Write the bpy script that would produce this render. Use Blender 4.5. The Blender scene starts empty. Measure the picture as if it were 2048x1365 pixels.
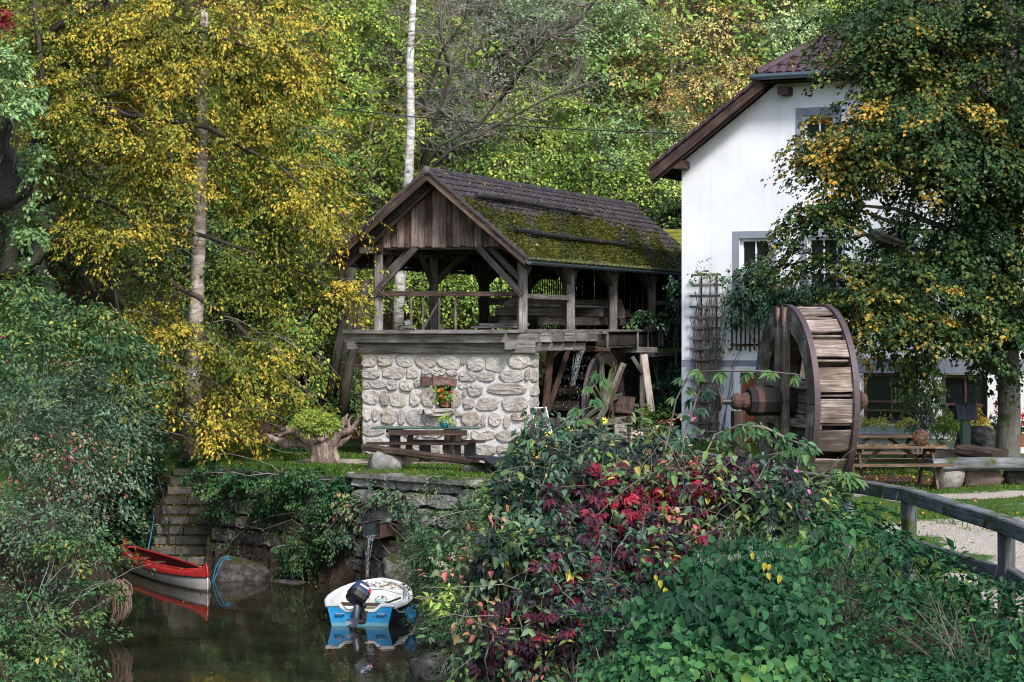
import bpy, math, random
import numpy as np
from mathutils import Vector, Matrix

# ---------------------------------------------------------------- camera, light, exposure
S = bpy.context.scene
COL = S.collection
rad = math.radians
EYE = 2.87            # camera height above the mill yard (yard ground is z = 0)
F, CX, HY = 4000.0, 1024.0, 658.0

cam_d = bpy.data.cameras.new("camera")
cam = bpy.data.objects.new("camera", cam_d)
COL.objects.link(cam)
cam.location = (0, 0, EYE)
cam.rotation_euler = (rad(90), 0, 0)
cam_d.sensor_width = 36.0
cam_d.lens = 36.0 * F / 2048
cam_d.shift_y = -(682.5 - HY) / 2048
cam_d.clip_start = 0.2
cam_d.clip_end = 600
S.camera = cam

SUN_EL, SUN_AZ = 44.0, -24.0       # azimuth of the light's travel, degrees to the left of +Y
world = bpy.data.worlds.new("World")
S.world = world
world.use_nodes = True
wn = world.node_tree
bg = wn.nodes["Background"]
sky = wn.nodes.new("ShaderNodeTexSky")
sky.sky_type = 'NISHITA'
sky.sun_disc = False
sky.sun_elevation = rad(SUN_EL)
sky.sun_rotation = rad(180 + SUN_AZ)
sky.air_density = 1.0
sky.dust_density = 1.5
sky.ozone_density = 1.0
wn.links.new(sky.outputs[0], bg.inputs[0])
bg.inputs[1].default_value = 0.14

sun_d = bpy.data.lights.new("sun", 'SUN')
sun_d.energy = 2.1
sun_d.angle = rad(11.0)
sun_d.color = (1.0, 0.975, 0.93)
sun = bpy.data.objects.new("sun", sun_d)
COL.objects.link(sun)
_az = rad(SUN_AZ)
_tr = Vector((math.sin(_az) * math.cos(rad(SUN_EL)), math.cos(_az) * math.cos(rad(SUN_EL)), -math.sin(rad(SUN_EL))))
sun.rotation_euler = _tr.to_track_quat('-Z', 'Y').to_euler()
sun.location = (10, -20, 30)

S.view_settings.view_transform = 'Standard'
S.view_settings.look = 'None'
S.view_settings.exposure = 1.1
S.view_settings.gamma = 1.0
S.view_settings.use_curve_mapping = False
S.render.engine = 'CYCLES'
S.cycles.max_bounces = 6
S.cycles.diffuse_bounces = 2
S.cycles.glossy_bounces = 3
S.cycles.transmission_bounces = 3
S.cycles.transparent_max_bounces = 4
S.cycles.caustics_reflective = False
S.cycles.caustics_refractive = False
S.cycles.sample_clamp_indirect = 4.0
S.cycles.pixel_filter_type = 'BLACKMAN_HARRIS'
S.cycles.filter_width = 1.05

rng = np.random.default_rng(11)
RD = random.Random(4)


def W(px, py, Y):
    """world point seen at photo pixel (px, py) at depth Y"""
    return Vector(((px - CX) / F * Y, Y, EYE + (HY - py) / F * Y))


def A3(v):
    return np.array([v[0], v[1], v[2]], float)


# ---------------------------------------------------------------- mesh helpers
LOC = {}


class MB:
    """collects vertices, faces and uv, then links ONE mesh object"""

    def __init__(self):
        self.v, self.f, self.uv = [], [], []

    def add(self, verts, faces, uvs=None):
        o = len(self.v)
        self.v += [tuple(map(float, p)) for p in verts]
        for i, fc in enumerate(faces):
            self.f.append(tuple(o + k for k in fc))
            self.uv.append(uvs[i] if uvs else [(0.0, 0.0)] * len(fc))
        return self

    def beam(self, p0, p1, w, h, up=(0, 0, 1), ch=.1, wob=0.0, taper=1.0, seg=1):
        """chamfered timber from p0 to p1, w wide (sideways), h high (along up)"""
        p0, p1 = A3(p0), A3(p1)
        d = p1 - p0
        L = np.linalg.norm(d)
        d = d / max(L, 1e-6)
        u = A3(up)
        u = u - d * u.dot(d)
        if np.linalg.norm(u) < 1e-4:
            u = np.array([0, 1.0, 0]) - d * d[1]
        u /= np.linalg.norm(u)
        s = np.cross(d, u)
        c = ch * min(w, h)
        ring = [(-w / 2 + c, -h / 2), (w / 2 - c, -h / 2), (w / 2, -h / 2 + c), (w / 2, h / 2 - c),
                (w / 2 - c, h / 2), (-w / 2 + c, h / 2), (-w / 2, h / 2 - c), (-w / 2, -h / 2 + c)]
        per = [0]
        for i in range(8):
            a, b = ring[i], ring[(i + 1) % 8]
            per.append(per[-1] + math.hypot(a[0] - b[0], a[1] - b[1]))
        off = RD.random() * 50
        off2 = RD.random() * 50
        vs, fs, us = [], [], []
        for k in range(seg + 1):
            t = k / seg
            sc = 1 + (taper - 1) * t
            wb = s * RD.uniform(-wob, wob) + u * RD.uniform(-wob, wob)
            for (a, b) in ring:
                vs.append(p0 + d * (L * t) + s * a * sc + u * b * sc + wb)
        for k in range(seg):
            for i in range(8):
                j = (i + 1) % 8
                fs.append((k * 8 + i, k * 8 + j, (k + 1) * 8 + j, (k + 1) * 8 + i))
                us.append([(off + L * k / seg, off2 + per[i]), (off + L * k / seg, off2 + per[i + 1]),
                           (off + L * (k + 1) / seg, off2 + per[i + 1]), (off + L * (k + 1) / seg, off2 + per[i])])
        fs.append(tuple(range(7, -1, -1)))
        us.append([(off, off2)] * 8)
        e = seg * 8
        fs.append(tuple(range(e, e + 8)))
        us.append([(off, off2)] * 8)
        return self.add(vs, fs, us)

    def box(self, c, size, rz=0.0, ch=.06):
        """box centred at c, size (x, y, z), turned by rz about z"""
        x = np.array([math.cos(rz), math.sin(rz), 0]) * size[0] / 2
        return self.beam(A3(c) - x, A3(c) + x, size[1], size[2], (0, 0, 1), ch)

    def tube(self, pts, radii, n=6, cap=True, rough=0.0):
        pts = [A3(p) for p in pts]
        if not hasattr(radii, '__len__'):
            radii = [radii] * len(pts)
        vs, fs, us = [], [], []
        off = RD.random() * 40
        acc = 0
        ref = None
        for k, p in enumerate(pts):
            a = pts[max(k - 1, 0)]
            b = pts[min(k + 1, len(pts) - 1)]
            d = b - a
            d = d / max(np.linalg.norm(d), 1e-6)
            if ref is None:
                ref = np.array([0, 0, 1.0]) if abs(d[2]) < .9 else np.array([1.0, 0, 0])
            s = np.cross(d, ref)
            s /= max(np.linalg.norm(s), 1e-6)
            u = np.cross(s, d)
            ref = u
            for i in range(n):
                an = 2 * math.pi * i / n
                r = radii[k] * (1 + RD.uniform(-rough, rough))
                vs.append(p + (s * math.cos(an) + u * math.sin(an)) * r)
        for k in range(len(pts) - 1):
            L = float(np.linalg.norm(pts[k + 1] - pts[k]))
            for i in range(n):
                j = (i + 1) % n
                fs.append((k * n + i, k * n + j, (k + 1) * n + j, (k + 1) * n + i))
                c = 2 * math.pi * radii[k] / n
                us.append([(off + acc, i * c), (off + acc, (i + 1) * c), (off + acc + L, (i + 1) * c), (off + acc + L, i * c)])
            acc += L
        if cap:
            fs.append(tuple(range(n - 1, -1, -1)))
            us.append([(off, off)] * n)
            e = (len(pts) - 1) * n
            fs.append(tuple(range(e, e + n)))
            us.append([(off, off)] * n)
        return self.add(vs, fs, us)

    def lathe(self, c, prof, n=12, axis=(0, 0, 1), jit=0.0):
        """profile [(radius, along axis)] swept about the axis through c"""
        c = A3(c)
        ax = A3(axis)
        ax /= np.linalg.norm(ax)
        t = np.array([1.0, 0, 0]) if abs(ax[0]) < .8 else np.array([0, 1.0, 0])
        s = np.cross(ax, t)
        s /= np.linalg.norm(s)
        u = np.cross(ax, s)
        vs, fs = [], []
        for (r, z) in prof:
            for i in range(n):
                a = 2 * math.pi * i / n
                vs.append(c + ax * z + (s * math.cos(a) + u * math.sin(a)) * r * (1 + RD.uniform(-jit, jit)))
        for k in range(len(prof) - 1):
            for i in range(n):
                j = (i + 1) % n
                fs.append((k * n + i, k * n + j, (k + 1) * n + j, (k + 1) * n + i))
        fs.append(tuple(range(n - 1, -1, -1)))
        e = (len(prof) - 1) * n
        fs.append(tuple(range(e, e + n)))
        return self.add(vs, fs)

    def plate(self, poly, off):
        """flat polygon (3-D points, counter-clockwise seen from the side it faces) given thickness off (3-D vector)"""
        n = len(poly)
        off = A3(off)
        P = [A3(p) for p in poly]
        vs = P + [p + off for p in P]
        fs = [tuple(range(n)), tuple(range(2 * n - 1, n - 1, -1))]
        q = [(float(p[0] + p[1] * .3), float(p[2])) for p in P]
        us = [q, q[::-1]]
        for i in range(n):
            j = (i + 1) % n
            fs.append((i, i + n, j + n, j))
            us.append([q[i], q[i], q[j], q[j]])
        return self.add(vs, fs, us)

    def quad(self, a, b, c, d):
        return self.add([a, b, c, d], [(0, 1, 2, 3)])

    def build(self, name, mat, parent=None, smooth=False, label=None, cat=None, group=None, kind=None, origin=None):
        me = bpy.data.meshes.new(name)
        V = np.array(self.v, float)
        if parent is not None:
            org = LOC[parent.name]
        elif origin is not None:
            org = A3(origin)
        else:
            org = np.array([(V[:, 0].min() + V[:, 0].max()) / 2, (V[:, 1].min() + V[:, 1].max()) / 2, V[:, 2].min()])
        me.from_pydata((V - org).tolist(), [], self.f)
        uvl = me.uv_layers.new(name="UVMap")
        flat = np.array([c for fc in self.uv for c in fc], np.float32).ravel()
        uvl.data.foreach_set("uv", flat)
        if smooth:
            me.polygons.foreach_set("use_smooth", [True] * len(me.polygons))
        me.materials.append(mat)
        return link(me, name, org, parent, label, cat, group, kind)


def link(me, name, org, parent=None, label=None, cat=None, group=None, kind=None):
    o = bpy.data.objects.new(name, me)
    COL.objects.link(o)
    if parent is not None:
        o.parent = parent
        LOC[o.name] = LOC[parent.name]
    else:
        o.location = org
        LOC[o.name] = np.array(org, float)
    tag(o, label, cat, group, kind)
    return o


def tag(o, label=None, cat=None, group=None, kind=None):
    if label:
        o["label"] = label
    if cat:
        o["category"] = cat
    if group:
        o["group"] = group
    if kind:
        o["kind"] = kind
    return o


def thing(name, loc, label, cat, group=None):
    o = bpy.data.objects.new(name, None)
    COL.objects.link(o)
    o.empty_display_size = .2
    o.location = tuple(loc)
    LOC[o.name] = A3(loc)
    return tag(o, label, cat, group)


def copy_part(src, parent, matrix):
    """a part sharing src's mesh, placed by a world matrix under parent"""
    c = src.copy()
    COL.objects.link(c)
    c.parent = parent
    c.matrix_local = Matrix.Translation(-Vector(LOC[parent.name])) @ matrix
    LOC[c.name] = LOC[parent.name]
    return c


def mesh_part(me, name, parent, matrix):
    o = bpy.data.objects.new(name, me)
    COL.objects.link(o)
    o.parent = parent
    o.matrix_local = Matrix.Translation(-Vector(LOC[parent.name])) @ matrix
    LOC[o.name] = LOC[parent.name]
    return o


def np_mesh(name, V, T, mat, parent=None, tint=None, label=None, cat=None, group=None, kind=None, smooth=False, origin=None):
    """triangle mesh straight from arrays"""
    V = np.asarray(V, np.float64)
    T = np.asarray(T, np.int32)
    if parent is not None:
        org = LOC[parent.name]
    elif origin is not None:
        org = A3(origin)
    else:
        org = np.array([V[:, 0].mean(), V[:, 1].mean(), V[:, 2].min()])
    me = bpy.data.meshes.new(name)
    me.vertices.add(len(V))
    me.vertices.foreach_set("co", (V - org).astype(np.float32).ravel())
    me.loops.add(len(T) * 3)
    me.loops.foreach_set("vertex_index", T.ravel())
    me.polygons.add(len(T))
    me.polygons.foreach_set("loop_start", np.arange(0, len(T) * 3, 3, dtype=np.int32))
    if smooth:
        me.polygons.foreach_set("use_smooth", np.ones(len(T), bool))
    if tint is not None:
        at = me.attributes.new("tint", 'FLOAT', 'POINT')
        at.data.foreach_set("value", np.asarray(tint, np.float32))
    me.update(calc_edges=True)
    me.materials.append(mat)
    return link(me, name, org, parent, label, cat, group, kind)


def unit(v):
    return v / np.maximum(np.linalg.norm(v, axis=-1, keepdims=True), 1e-9)


def leaf_arrays(C, D, N, L, Wd, tint, shape=0, fold=.18, droop=.15):
    """leaves: base points C, directions D, normals N, lengths L, widths Wd -> V, T, tint per vertex.
    shape 0: folded diamond (2 triangles); 1: ovate (4 triangles)"""
    n = len(C)
    D = unit(D)
    N = unit(N - D * (N * D).sum(1, keepdims=True))
    Sd = np.cross(N, D)
    L = np.broadcast_to(L, (n,))[:, None]
    Wd = np.broadcast_to(Wd, (n,))[:, None]
    if shape == 0:
        P = [C, C + D * L * .45 + Sd * Wd * .5 + N * Wd * fold, C + D * L - N * L * droop, C + D * L * .45 - Sd * Wd * .5 + N * Wd * fold]
        tri = np.array([[0, 1, 2], [0, 2, 3]])
    else:
        P = [C, C + D * L * .22 + Sd * Wd * .46 + N * Wd * fold, C + D * L * .6 + Sd * Wd * .40 + N * (Wd * fold - L * droop * .4),
             C + D * L - N * L * droop, C + D * L * .6 - Sd * Wd * .40 + N * (Wd * fold - L * droop * .4), C + D * L * .22 - Sd * Wd * .46 + N * Wd * fold]
        tri = np.array([[0, 1, 2], [0, 2, 3], [0, 3, 4], [0, 4, 5]])
    k = len(P)
    V = np.stack(P, 1).reshape(-1, 3)
    T = (np.arange(n)[:, None, None] * k + tri[None]).reshape(-1, 3)
    tv = np.repeat(np.broadcast_to(tint, (n,)), k)
    return V, T, tv


def join_arrays(parts):
    Vs, Ts, ts, o = [], [], [], 0
    for V, T, t in parts:
        Vs.append(V)
        Ts.append(T + o)
        ts.append(t)
        o += len(V)
    return np.concatenate(Vs), np.concatenate(Ts), np.concatenate(ts)


def sprays(A, OUT, Ls, n_per, leaf_l, leaf_w, tint0, droop=.5, spread=.42, tint_j=.18, r=None, up_n=1.0, hang=.35, shape=0, thick=.1, tip=0.0):
    """leafy twigs: anchors A, outward directions OUT; every twig carries n_per leaves laid in a drooping fan"""
    r = r or rng
    m = len(A)
    OUT = unit(OUT)
    up = np.array([0, 0, 1.0])
    SIDE = unit(np.cross(OUT, up) + 1e-4)
    UPV = np.cross(SIDE, OUT)
    Ls = np.broadcast_to(Ls, (m,))
    t = r.random((m, n_per)) ** .8
    s = r.uniform(-1, 1, (m, n_per))
    wdt = (1 - .55 * t)
    pos = (A[:, None] + OUT[:, None] * ((t - .45) * Ls[:, None])[..., None]
           + SIDE[:, None] * (s * wdt * spread * Ls[:, None])[..., None]
           - up * (t ** 2 * droop * Ls[:, None])[..., None]
           + UPV[:, None] * (r.normal(0, thick, (m, n_per)) * Ls[:, None])[..., None])
    D = OUT[:, None] * .8 + SIDE[:, None] * (np.sign(s) * .6)[..., None] - up * hang + r.normal(0, .3, (m, n_per, 3))
    N = up * up_n + OUT[:, None] * .35 + r.normal(0, .38, (m, n_per, 3))
    tint = np.clip(tint0[:, None] + r.normal(0, tint_j, (m, n_per)) + tip * (t ** 3 - .25), 0, 1)
    L = leaf_l * r.uniform(.5, 1.4, m * n_per)
    return leaf_arrays(pos.reshape(-1, 3), D.reshape(-1, 3), N.reshape(-1, 3), L, L * (leaf_w / leaf_l), tint.ravel(), shape)


def lump(dirs, seed, amp=.25):
    """uneven outline: a factor per direction"""
    r = np.random.default_rng(seed)
    f = np.ones(len(dirs))
    for k in range(7):
        a = r.normal(0, 1, 3) * r.uniform(1.2, 3.6)
        f += amp / 2.6 * np.sin(dirs @ a + r.uniform(0, 6.3))
    return f


def crown_anchors(c, rr, n, seed, inner=.45, front=.55, amp=.28):
    """points through the volume of an uneven ellipsoid; fewer on the side turned away from the pond"""
    r = np.random.default_rng(seed)
    d = unit(r.normal(0, 1, (n * 3, 3)))
    keep = (d[:, 1] < .25) | (r.random(len(d)) < 1 - front)
    d = d[keep][:n]
    u = inner + (1 - inner) * r.random(len(d)) ** .7
    rr = np.array(rr)
    f = lump(d, seed + 1, amp)
    P = np.array(c) + d * rr * (u * f)[:, None]
    return P, d, u


# ---------------------------------------------------------------- materials
def nmat(name):
    m = bpy.data.materials.new(name)
    m.use_nodes = True
    nt = m.node_tree
    return m, nt, nt.nodes["Principled BSDF"]


def node(nt, t, **kw):
    n = nt.nodes.new(t)
    for k, v in kw.items():
        setattr(n, k, v)
    return n


def ramp(nt, fac, stops):
    r = node(nt, "ShaderNodeValToRGB")
    cr = r.color_ramp
    while len(cr.elements) < len(stops):
        cr.elements.new(.5)
    for e, (p, c) in zip(cr.elements, stops):
        e.position = p
        e.color = (c[0], c[1], c[2], 1)
    nt.links.new(fac, r.inputs[0])
    return r.outputs[0]


def noise(nt, vec, scale, detail=4, rough=.55, dist=0.0):
    n = node(nt, "ShaderNodeTexNoise")
    n.inputs["Scale"].default_value = scale
    n.inputs["Detail"].default_value = detail
    n.inputs["Roughness"].default_value = rough
    n.inputs["Distortion"].default_value = dist
    if vec is not None:
        nt.links.new(vec, n.inputs["Vector"])
    return n.outputs["Fac"]


def math_n(nt, op, a, b=None, c=None):
    n = node(nt, "ShaderNodeMath", operation=op)
    for i, x in enumerate((a, b, c)):
        if x is None:
            continue
        if isinstance(x, (int, float)):
            n.inputs[i].default_value = x
        else:
            nt.links.new(x, n.inputs[i])
    return n.outputs[0]


def mix(nt, fac, a, b, mode='MIX'):
    n = node(nt, "ShaderNodeMix", data_type='RGBA', blend_type=mode)
    for key, x in ((0, fac), (6, a), (7, b)):
        if isinstance(x, (int, float)):
            n.inputs[key].default_value = x
        elif isinstance(x, tuple):
            n.inputs[key].default_value = (x[0], x[1], x[2], 1)
        else:
            nt.links.new(x, n.inputs[key])
    return n.outputs[2]


def bump(nt, h, strength, dist, bs):
    b = node(nt, "ShaderNodeBump")
    b.inputs["Strength"].default_value = strength
    b.inputs["Distance"].default_value = dist
    nt.links.new(h, b.inputs["Height"])
    nt.links.new(b.outputs[0], bs.inputs["Normal"])


def pos_of(nt):
    return node(nt, "ShaderNodeNewGeometry").outputs["Position"]


def rand_val(nt, lo, hi):
    """brightness factor that differs from object to object and from island to island"""
    a = node(nt, "ShaderNodeObjectInfo").outputs["Random"]
    b = node(nt, "ShaderNodeNewGeometry").outputs["Random Per Island"]
    f = math_n(nt, 'FRACT', math_n(nt, 'ADD', a, b))
    return math_n(nt, 'MULTIPLY_ADD', f, hi - lo, lo)


def scale_col(nt, col, val):
    return mix(nt, 1.0, col, node_gray(nt, val), 'MULTIPLY')


def node_gray(nt, val):
    c = node(nt, "ShaderNodeCombineColor")
    for i in range(3):
        nt.links.new(val, c.inputs[i])
    return c.outputs[0]


def wood(name, dark, mid, light, moss=0.0, var=(.65, 1.3), rough=.85):
    m, nt, bs = nmat(name)
    uv = node(nt, "ShaderNodeUVMap").outputs[0]
    mp = node(nt, "ShaderNodeMapping")
    mp.inputs["Scale"].default_value = (1.6, 26, 1)
    nt.links.new(uv, mp.inputs[0])
    g = noise(nt, mp.outputs[0], 1.0, 6, .65, .6)
    p = pos_of(nt)
    big = noise(nt, p, 2.2, 3)
    f = math_n(nt, 'MULTIPLY_ADD', big, .5, math_n(nt, 'MULTIPLY_ADD', g, .8, -.16))
    col = ramp(nt, f, [(.25, dark), (.5, mid), (.72, light)])
    mp2 = node(nt, "ShaderNodeMapping")
    mp2.inputs["Scale"].default_value = (1.1, 44, 1)
    nt.links.new(uv, mp2.inputs[0])
    ck = ramp(nt, noise(nt, mp2.outputs[0], 1.0, 3, .6, .4), [(.60, (1, 1, 1)), (.68, (.25, .24, .23))])
    col = mix(nt, 1.0, col, ck, 'MULTIPLY')
    col = scale_col(nt, col, rand_val(nt, *var))
    if moss:
        mk = ramp(nt, noise(nt, p, 3.1, 4), [(.6 - moss * .25, (0, 0, 0)), (.68 - moss * .2, (1, 1, 1))])
        col = mix(nt, mk, col, (.05, .065, .015))
    nt.links.new(col, bs.inputs["Base Color"])
    bs.inputs["Roughness"].default_value = rough
    bs.inputs["Specular IOR Level"].default_value = .25
    bump(nt, g, .5, .012, bs)
    return m


def stone(name, cols, scale=14, moss=0.0, var=(.75, 1.25), bumpd=.02, mosscol=(.05, .07, .012)):
    m, nt, bs = nmat(name)
    p = pos_of(nt)
    a = noise(nt, p, scale, 8, .75)
    b = noise(nt, p, scale * .22, 3)
    f = math_n(nt, 'MULTIPLY_ADD', b, .45, math_n(nt, 'MULTIPLY_ADD', a, .9, -.18))
    col = ramp(nt, f, [(.25, cols[0]), (.48, cols[1]), (.72, cols[2])])
    col = scale_col(nt, col, rand_val(nt, *var))
    if moss:
        nz = node(nt, "ShaderNodeSeparateXYZ")
        nt.links.new(node(nt, "ShaderNodeNewGeometry").outputs["Normal"], nz.inputs[0])
        mf = math_n(nt, 'MULTIPLY_ADD', nz.outputs[2], .22, noise(nt, p, 2.4, 6, .65))
        mk = ramp(nt, mf, [(.66 - moss * .3, (0, 0, 0)), (.74 - moss * .3, (1, 1, 1))])
        col = mix(nt, mk, col, mosscol)
    nt.links.new(col, bs.inputs["Base Color"])
    bs.inputs["Roughness"].default_value = .92
    bs.inputs["Specular IOR Level"].default_value = .2
    bump(nt, a, .8, bumpd, bs)
    return m


def plain(name, col, rough=.6, var=.25, scale=6, metal=0.0, spec=.4, bumps=.15, col2=None, coat=0.0):
    m, nt, bs = nmat(name)
    p = pos_of(nt)
    a = noise(nt, p, scale, 6, .65)
    d = col2 or tuple(c * (1 - var) for c in col)
    l = tuple(min(1, c * (1 + var * .5)) for c in col)
    c = ramp(nt, a, [(.3, d), (.5, col), (.7, l)])
    nt.links.new(c, bs.inputs["Base Color"])
    bs.inputs["Roughness"].default_value = rough
    bs.inputs["Metallic"].default_value = metal
    bs.inputs["Specular IOR Level"].default_value = spec
    if bumps:
        bump(nt, a, bumps, .01, bs)
    return m


def leafmat(name, stops, trans=.3, rough=.6, spec=.18):
    m, nt, bs = nmat(name)
    at = node(nt, "ShaderNodeAttribute", attribute_name="tint")
    col = ramp(nt, at.outputs["Fac"], stops)
    isl = node(nt, "ShaderNodeNewGeometry").outputs["Random Per Island"]
    col = scale_col(nt, col, math_n(nt, 'MULTIPLY_ADD', isl, .7, .65))
    nt.links.new(col, bs.inputs["Base Color"])
    bs.inputs["Roughness"].default_value = rough
    bs.inputs["Specular IOR Level"].default_value = spec
    tr = node(nt, "ShaderNodeBsdfTranslucent")
    nt.links.new(col, tr.inputs[0])
    mx = node(nt, "ShaderNodeMixShader")
    mx.inputs[0].default_value = trans
    nt.links.new(bs.outputs[0], mx.inputs[1])
    nt.links.new(tr.outputs[0], mx.inputs[2])
    out = [n for n in nt.nodes if n.type == 'OUTPUT_MATERIAL'][0]
    nt.links.new(mx.outputs[0], out.inputs[0])
    return m


M = {}
M['oldwood'] = wood('weathered_wood', (.022, .018, .016), (.095, .08, .072), (.24, .21, .195))
M['greywood'] = wood('grey_wood', (.045, .039, .036), (.165, .15, .142), (.35, .325, .31), var=(.7, 1.25))
M['brownwood'] = wood('brown_wood', (.018, .011, .009), (.055, .033, .026), (.14, .095, .075))
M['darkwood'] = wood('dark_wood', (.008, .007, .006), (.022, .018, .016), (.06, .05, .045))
M['gablewood'] = wood('gable_wood', (.018, .011, .009), (.075, .047, .038), (.24, .17, .145), var=(.4, 1.6))
M['wheelwood'] = wood('wheel_wood', (.03, .020, .015), (.17, .125, .10), (.46, .40, .37), var=(.6, 1.3))
M['wetwood'] = wood('wet_wood', (.006, .005, .005), (.016, .012, .01), (.05, .04, .035), rough=.3)
M['mosswood'] = wood('mossy_wood', (.04, .038, .03), (.12, .115, .09), (.22, .21, .17), moss=.5)
M['fencewood'] = wood('fence_wood', (.035, .035, .035), (.11, .113, .115), (.24, .245, .25), moss=.3)
M['tanwood'] = wood('tan_wood', (.04, .025, .016), (.115, .075, .048), (.26, .19, .135))
M['stumpwood'] = wood('stump_wood', (.06, .035, .025), (.21, .145, .115), (.42, .33, .28), var=(.9, 1.1), rough=.7)
M['gablepale'] = wood('gable_wood_pale', (.055, .036, .029), (.18, .13, .108), (.36, .285, .25), var=(.7, 1.25))
M['bark'] = wood('bark', (.015, .013, .01), (.04, .035, .028), (.09, .08, .065), moss=.25)
M['palebark'] = wood('pale_bark', (.09, .07, .055), (.30, .25, .21), (.55, .48, .43))
M['greybark'] = wood('grey_bark', (.07, .065, .055), (.16, .145, .125), (.27, .25, .22), moss=.1)
M['twig'] = wood('twig_wood', (.07, .055, .045), (.16, .135, .115), (.28, .25, .22))
M['stone'] = stone('field_stone', [(.15, .135, .12), (.36, .33, .30), (.56, .53, .49)], 26, var=(.82, 1.2), bumpd=.035)
M['browstone'] = stone('brown_stone', [(.15, .125, .10), (.34, .295, .25), (.53, .485, .43)], 26, var=(.82, 1.15), bumpd=.035)
M['redstone'] = stone('red_stone', [(.07, .04, .034), (.15, .085, .07), (.28, .2, .18)], 10)
M['mortar'] = stone('mortar', [(.34, .32, .31), (.50, .48, .47), (.62, .60, .59)], 22, var=(1, 1.001), bumpd=.03)
M['wallstone'] = stone('old_wall_stone', [(.02, .018, .015), (.075, .066, .056), (.21, .195, .17)], 9, moss=.2, mosscol=(.03, .042, .008), bumpd=.05)
M['palewall'] = stone('pale_wall_stone', [(.07, .06, .055), (.2, .185, .17), (.42, .40, .38)], 9, moss=.15)
M['walljoint'] = stone('dark_joint', [(.012, .01, .008), (.035, .03, .024), (.07, .06, .05)], 8, moss=.2, var=(1, 1.001))
M['stepstone'] = stone('step_stone', [(.03, .027, .022), (.09, .083, .068), (.19, .175, .15)], 12, moss=.16, mosscol=(.03, .042, .01))
M['boulder'] = stone('boulder_stone', [(.012, .011, .010), (.05, .044, .04), (.20, .185, .175)], 5, moss=-.02, bumpd=.06, mosscol=(.03, .034, .008))
M['paleboulder'] = stone('pale_boulder_stone', [(.10, .09, .08), (.26, .24, .215), (.47, .45, .42)], 6, moss=.08, bumpd=.04)
def plaster():
    m, nt, bs = nmat('white_plaster')
    p = pos_of(nt)
    a = noise(nt, p, 1.1, 6, .6)
    mp = node(nt, "ShaderNodeMapping")
    mp.inputs["Scale"].default_value = (5, 5, .35)
    nt.links.new(p, mp.inputs[0])
    st = noise(nt, mp.outputs[0], 1.0, 5, .65)
    c = ramp(nt, a, [(.3, (.72, .72, .735)), (.5, (.79, .79, .81)), (.7, (.82, .82, .835))])
    c = mix(nt, math_n(nt, 'MULTIPLY', ramp(nt, st, [(.52, (0, 0, 0)), (.72, (1, 1, 1))]), .28), c, (.52, .52, .52))
    sp = ramp(nt, noise(nt, p, 3.0, 6, .7), [(.66, (0, 0, 0)), (.74, (1, 1, 1))])
    c = mix(nt, math_n(nt, 'MULTIPLY', sp, .25), c, (.45, .44, .42))
    nt.links.new(c, bs.inputs["Base Color"])
    bs.inputs["Roughness"].default_value = .92
    bump(nt, noise(nt, p, 22, 6, .7), .25, .012, bs)
    return m
M['plaster'] = plaster()
def zone_mat(name, col, col2, zlim):
    m = plain(name, col, .4, .18, 3, col2=tuple(c * .75 for c in col))
    nt = m.node_tree
    bs = nt.nodes["Principled BSDF"]
    src = bs.inputs["Base Color"].links[0].from_socket
    p = pos_of(nt)
    z = node(nt, "ShaderNodeSeparateXYZ")
    nt.links.new(p, z.inputs[0])
    f = math_n(nt, 'ADD', math_n(nt, 'MULTIPLY', math_n(nt, 'SUBTRACT', zlim, z.outputs[2]), 14.0), noise(nt, p, 14, 4, .7))
    k = ramp(nt, f, [(.35, (0, 0, 0)), (.8, (.75, .75, .75))])
    nt.links.new(mix(nt, k, src, col2), bs.inputs["Base Color"])
    return m
def stump_mat():
    m, nt, bs = nmat('driftwood')
    p = pos_of(nt)
    mp = node(nt, "ShaderNodeMapping")
    mp.inputs["Scale"].default_value = (13, 13, 2.6)
    nt.links.new(p, mp.inputs[0])
    a = noise(nt, mp.outputs[0], 1.0, 7, .7, .8)
    b = noise(nt, p, 4, 5, .7)
    f = math_n(nt, 'MULTIPLY_ADD', b, .5, math_n(nt, 'MULTIPLY_ADD', a, .9, -.2))
    c = ramp(nt, f, [(.3, (.025, .016, .012)), (.46, (.13, .085, .065)), (.6, (.30, .22, .18)), (.75, (.50, .42, .37))])
    nt.links.new(c, bs.inputs["Base Color"])
    bs.inputs["Roughness"].default_value = .75
    bump(nt, a, .9, .05, bs)
    return m
def cliff_mat():
    m, nt, bs = nmat('cliff_stone')
    p = pos_of(nt)
    mp = node(nt, "ShaderNodeMapping")
    mp.inputs["Rotation"].default_value = (0, .5, 0)
    mp.inputs["Scale"].default_value = (3.2, 3.2, .9)
    nt.links.new(p, mp.inputs[0])
    a = noise(nt, mp.outputs[0], 1.0, 8, .75, .5)
    c = ramp(nt, a, [(.4, (.008, .007, .007)), (.56, (.025, .021, .020)), (.64, (.10, .095, .10)), (.74, (.36, .35, .37))])
    nt.links.new(c, bs.inputs["Base Color"])
    bs.inputs["Roughness"].default_value = .9
    bump(nt, noise(nt, p, 6, 8, .7), 1.0, .1, bs)
    return m
def birch_mat(name, lo, hi, dk):
    m, nt, bs = nmat(name)
    p = pos_of(nt)
    mp = node(nt, "ShaderNodeMapping")
    mp.inputs["Scale"].default_value = (2.2, 2.2, 7)
    nt.links.new(p, mp.inputs[0])
    a = noise(nt, mp.outputs[0], 1.0, 7, .72, .6)
    c = ramp(nt, a, [(.36, dk), (.45, lo), (.62, hi)])
    nt.links.new(c, bs.inputs["Base Color"])
    bs.inputs["Roughness"].default_value = .85
    bump(nt, a, .8, .05, bs)
    return m
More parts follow.
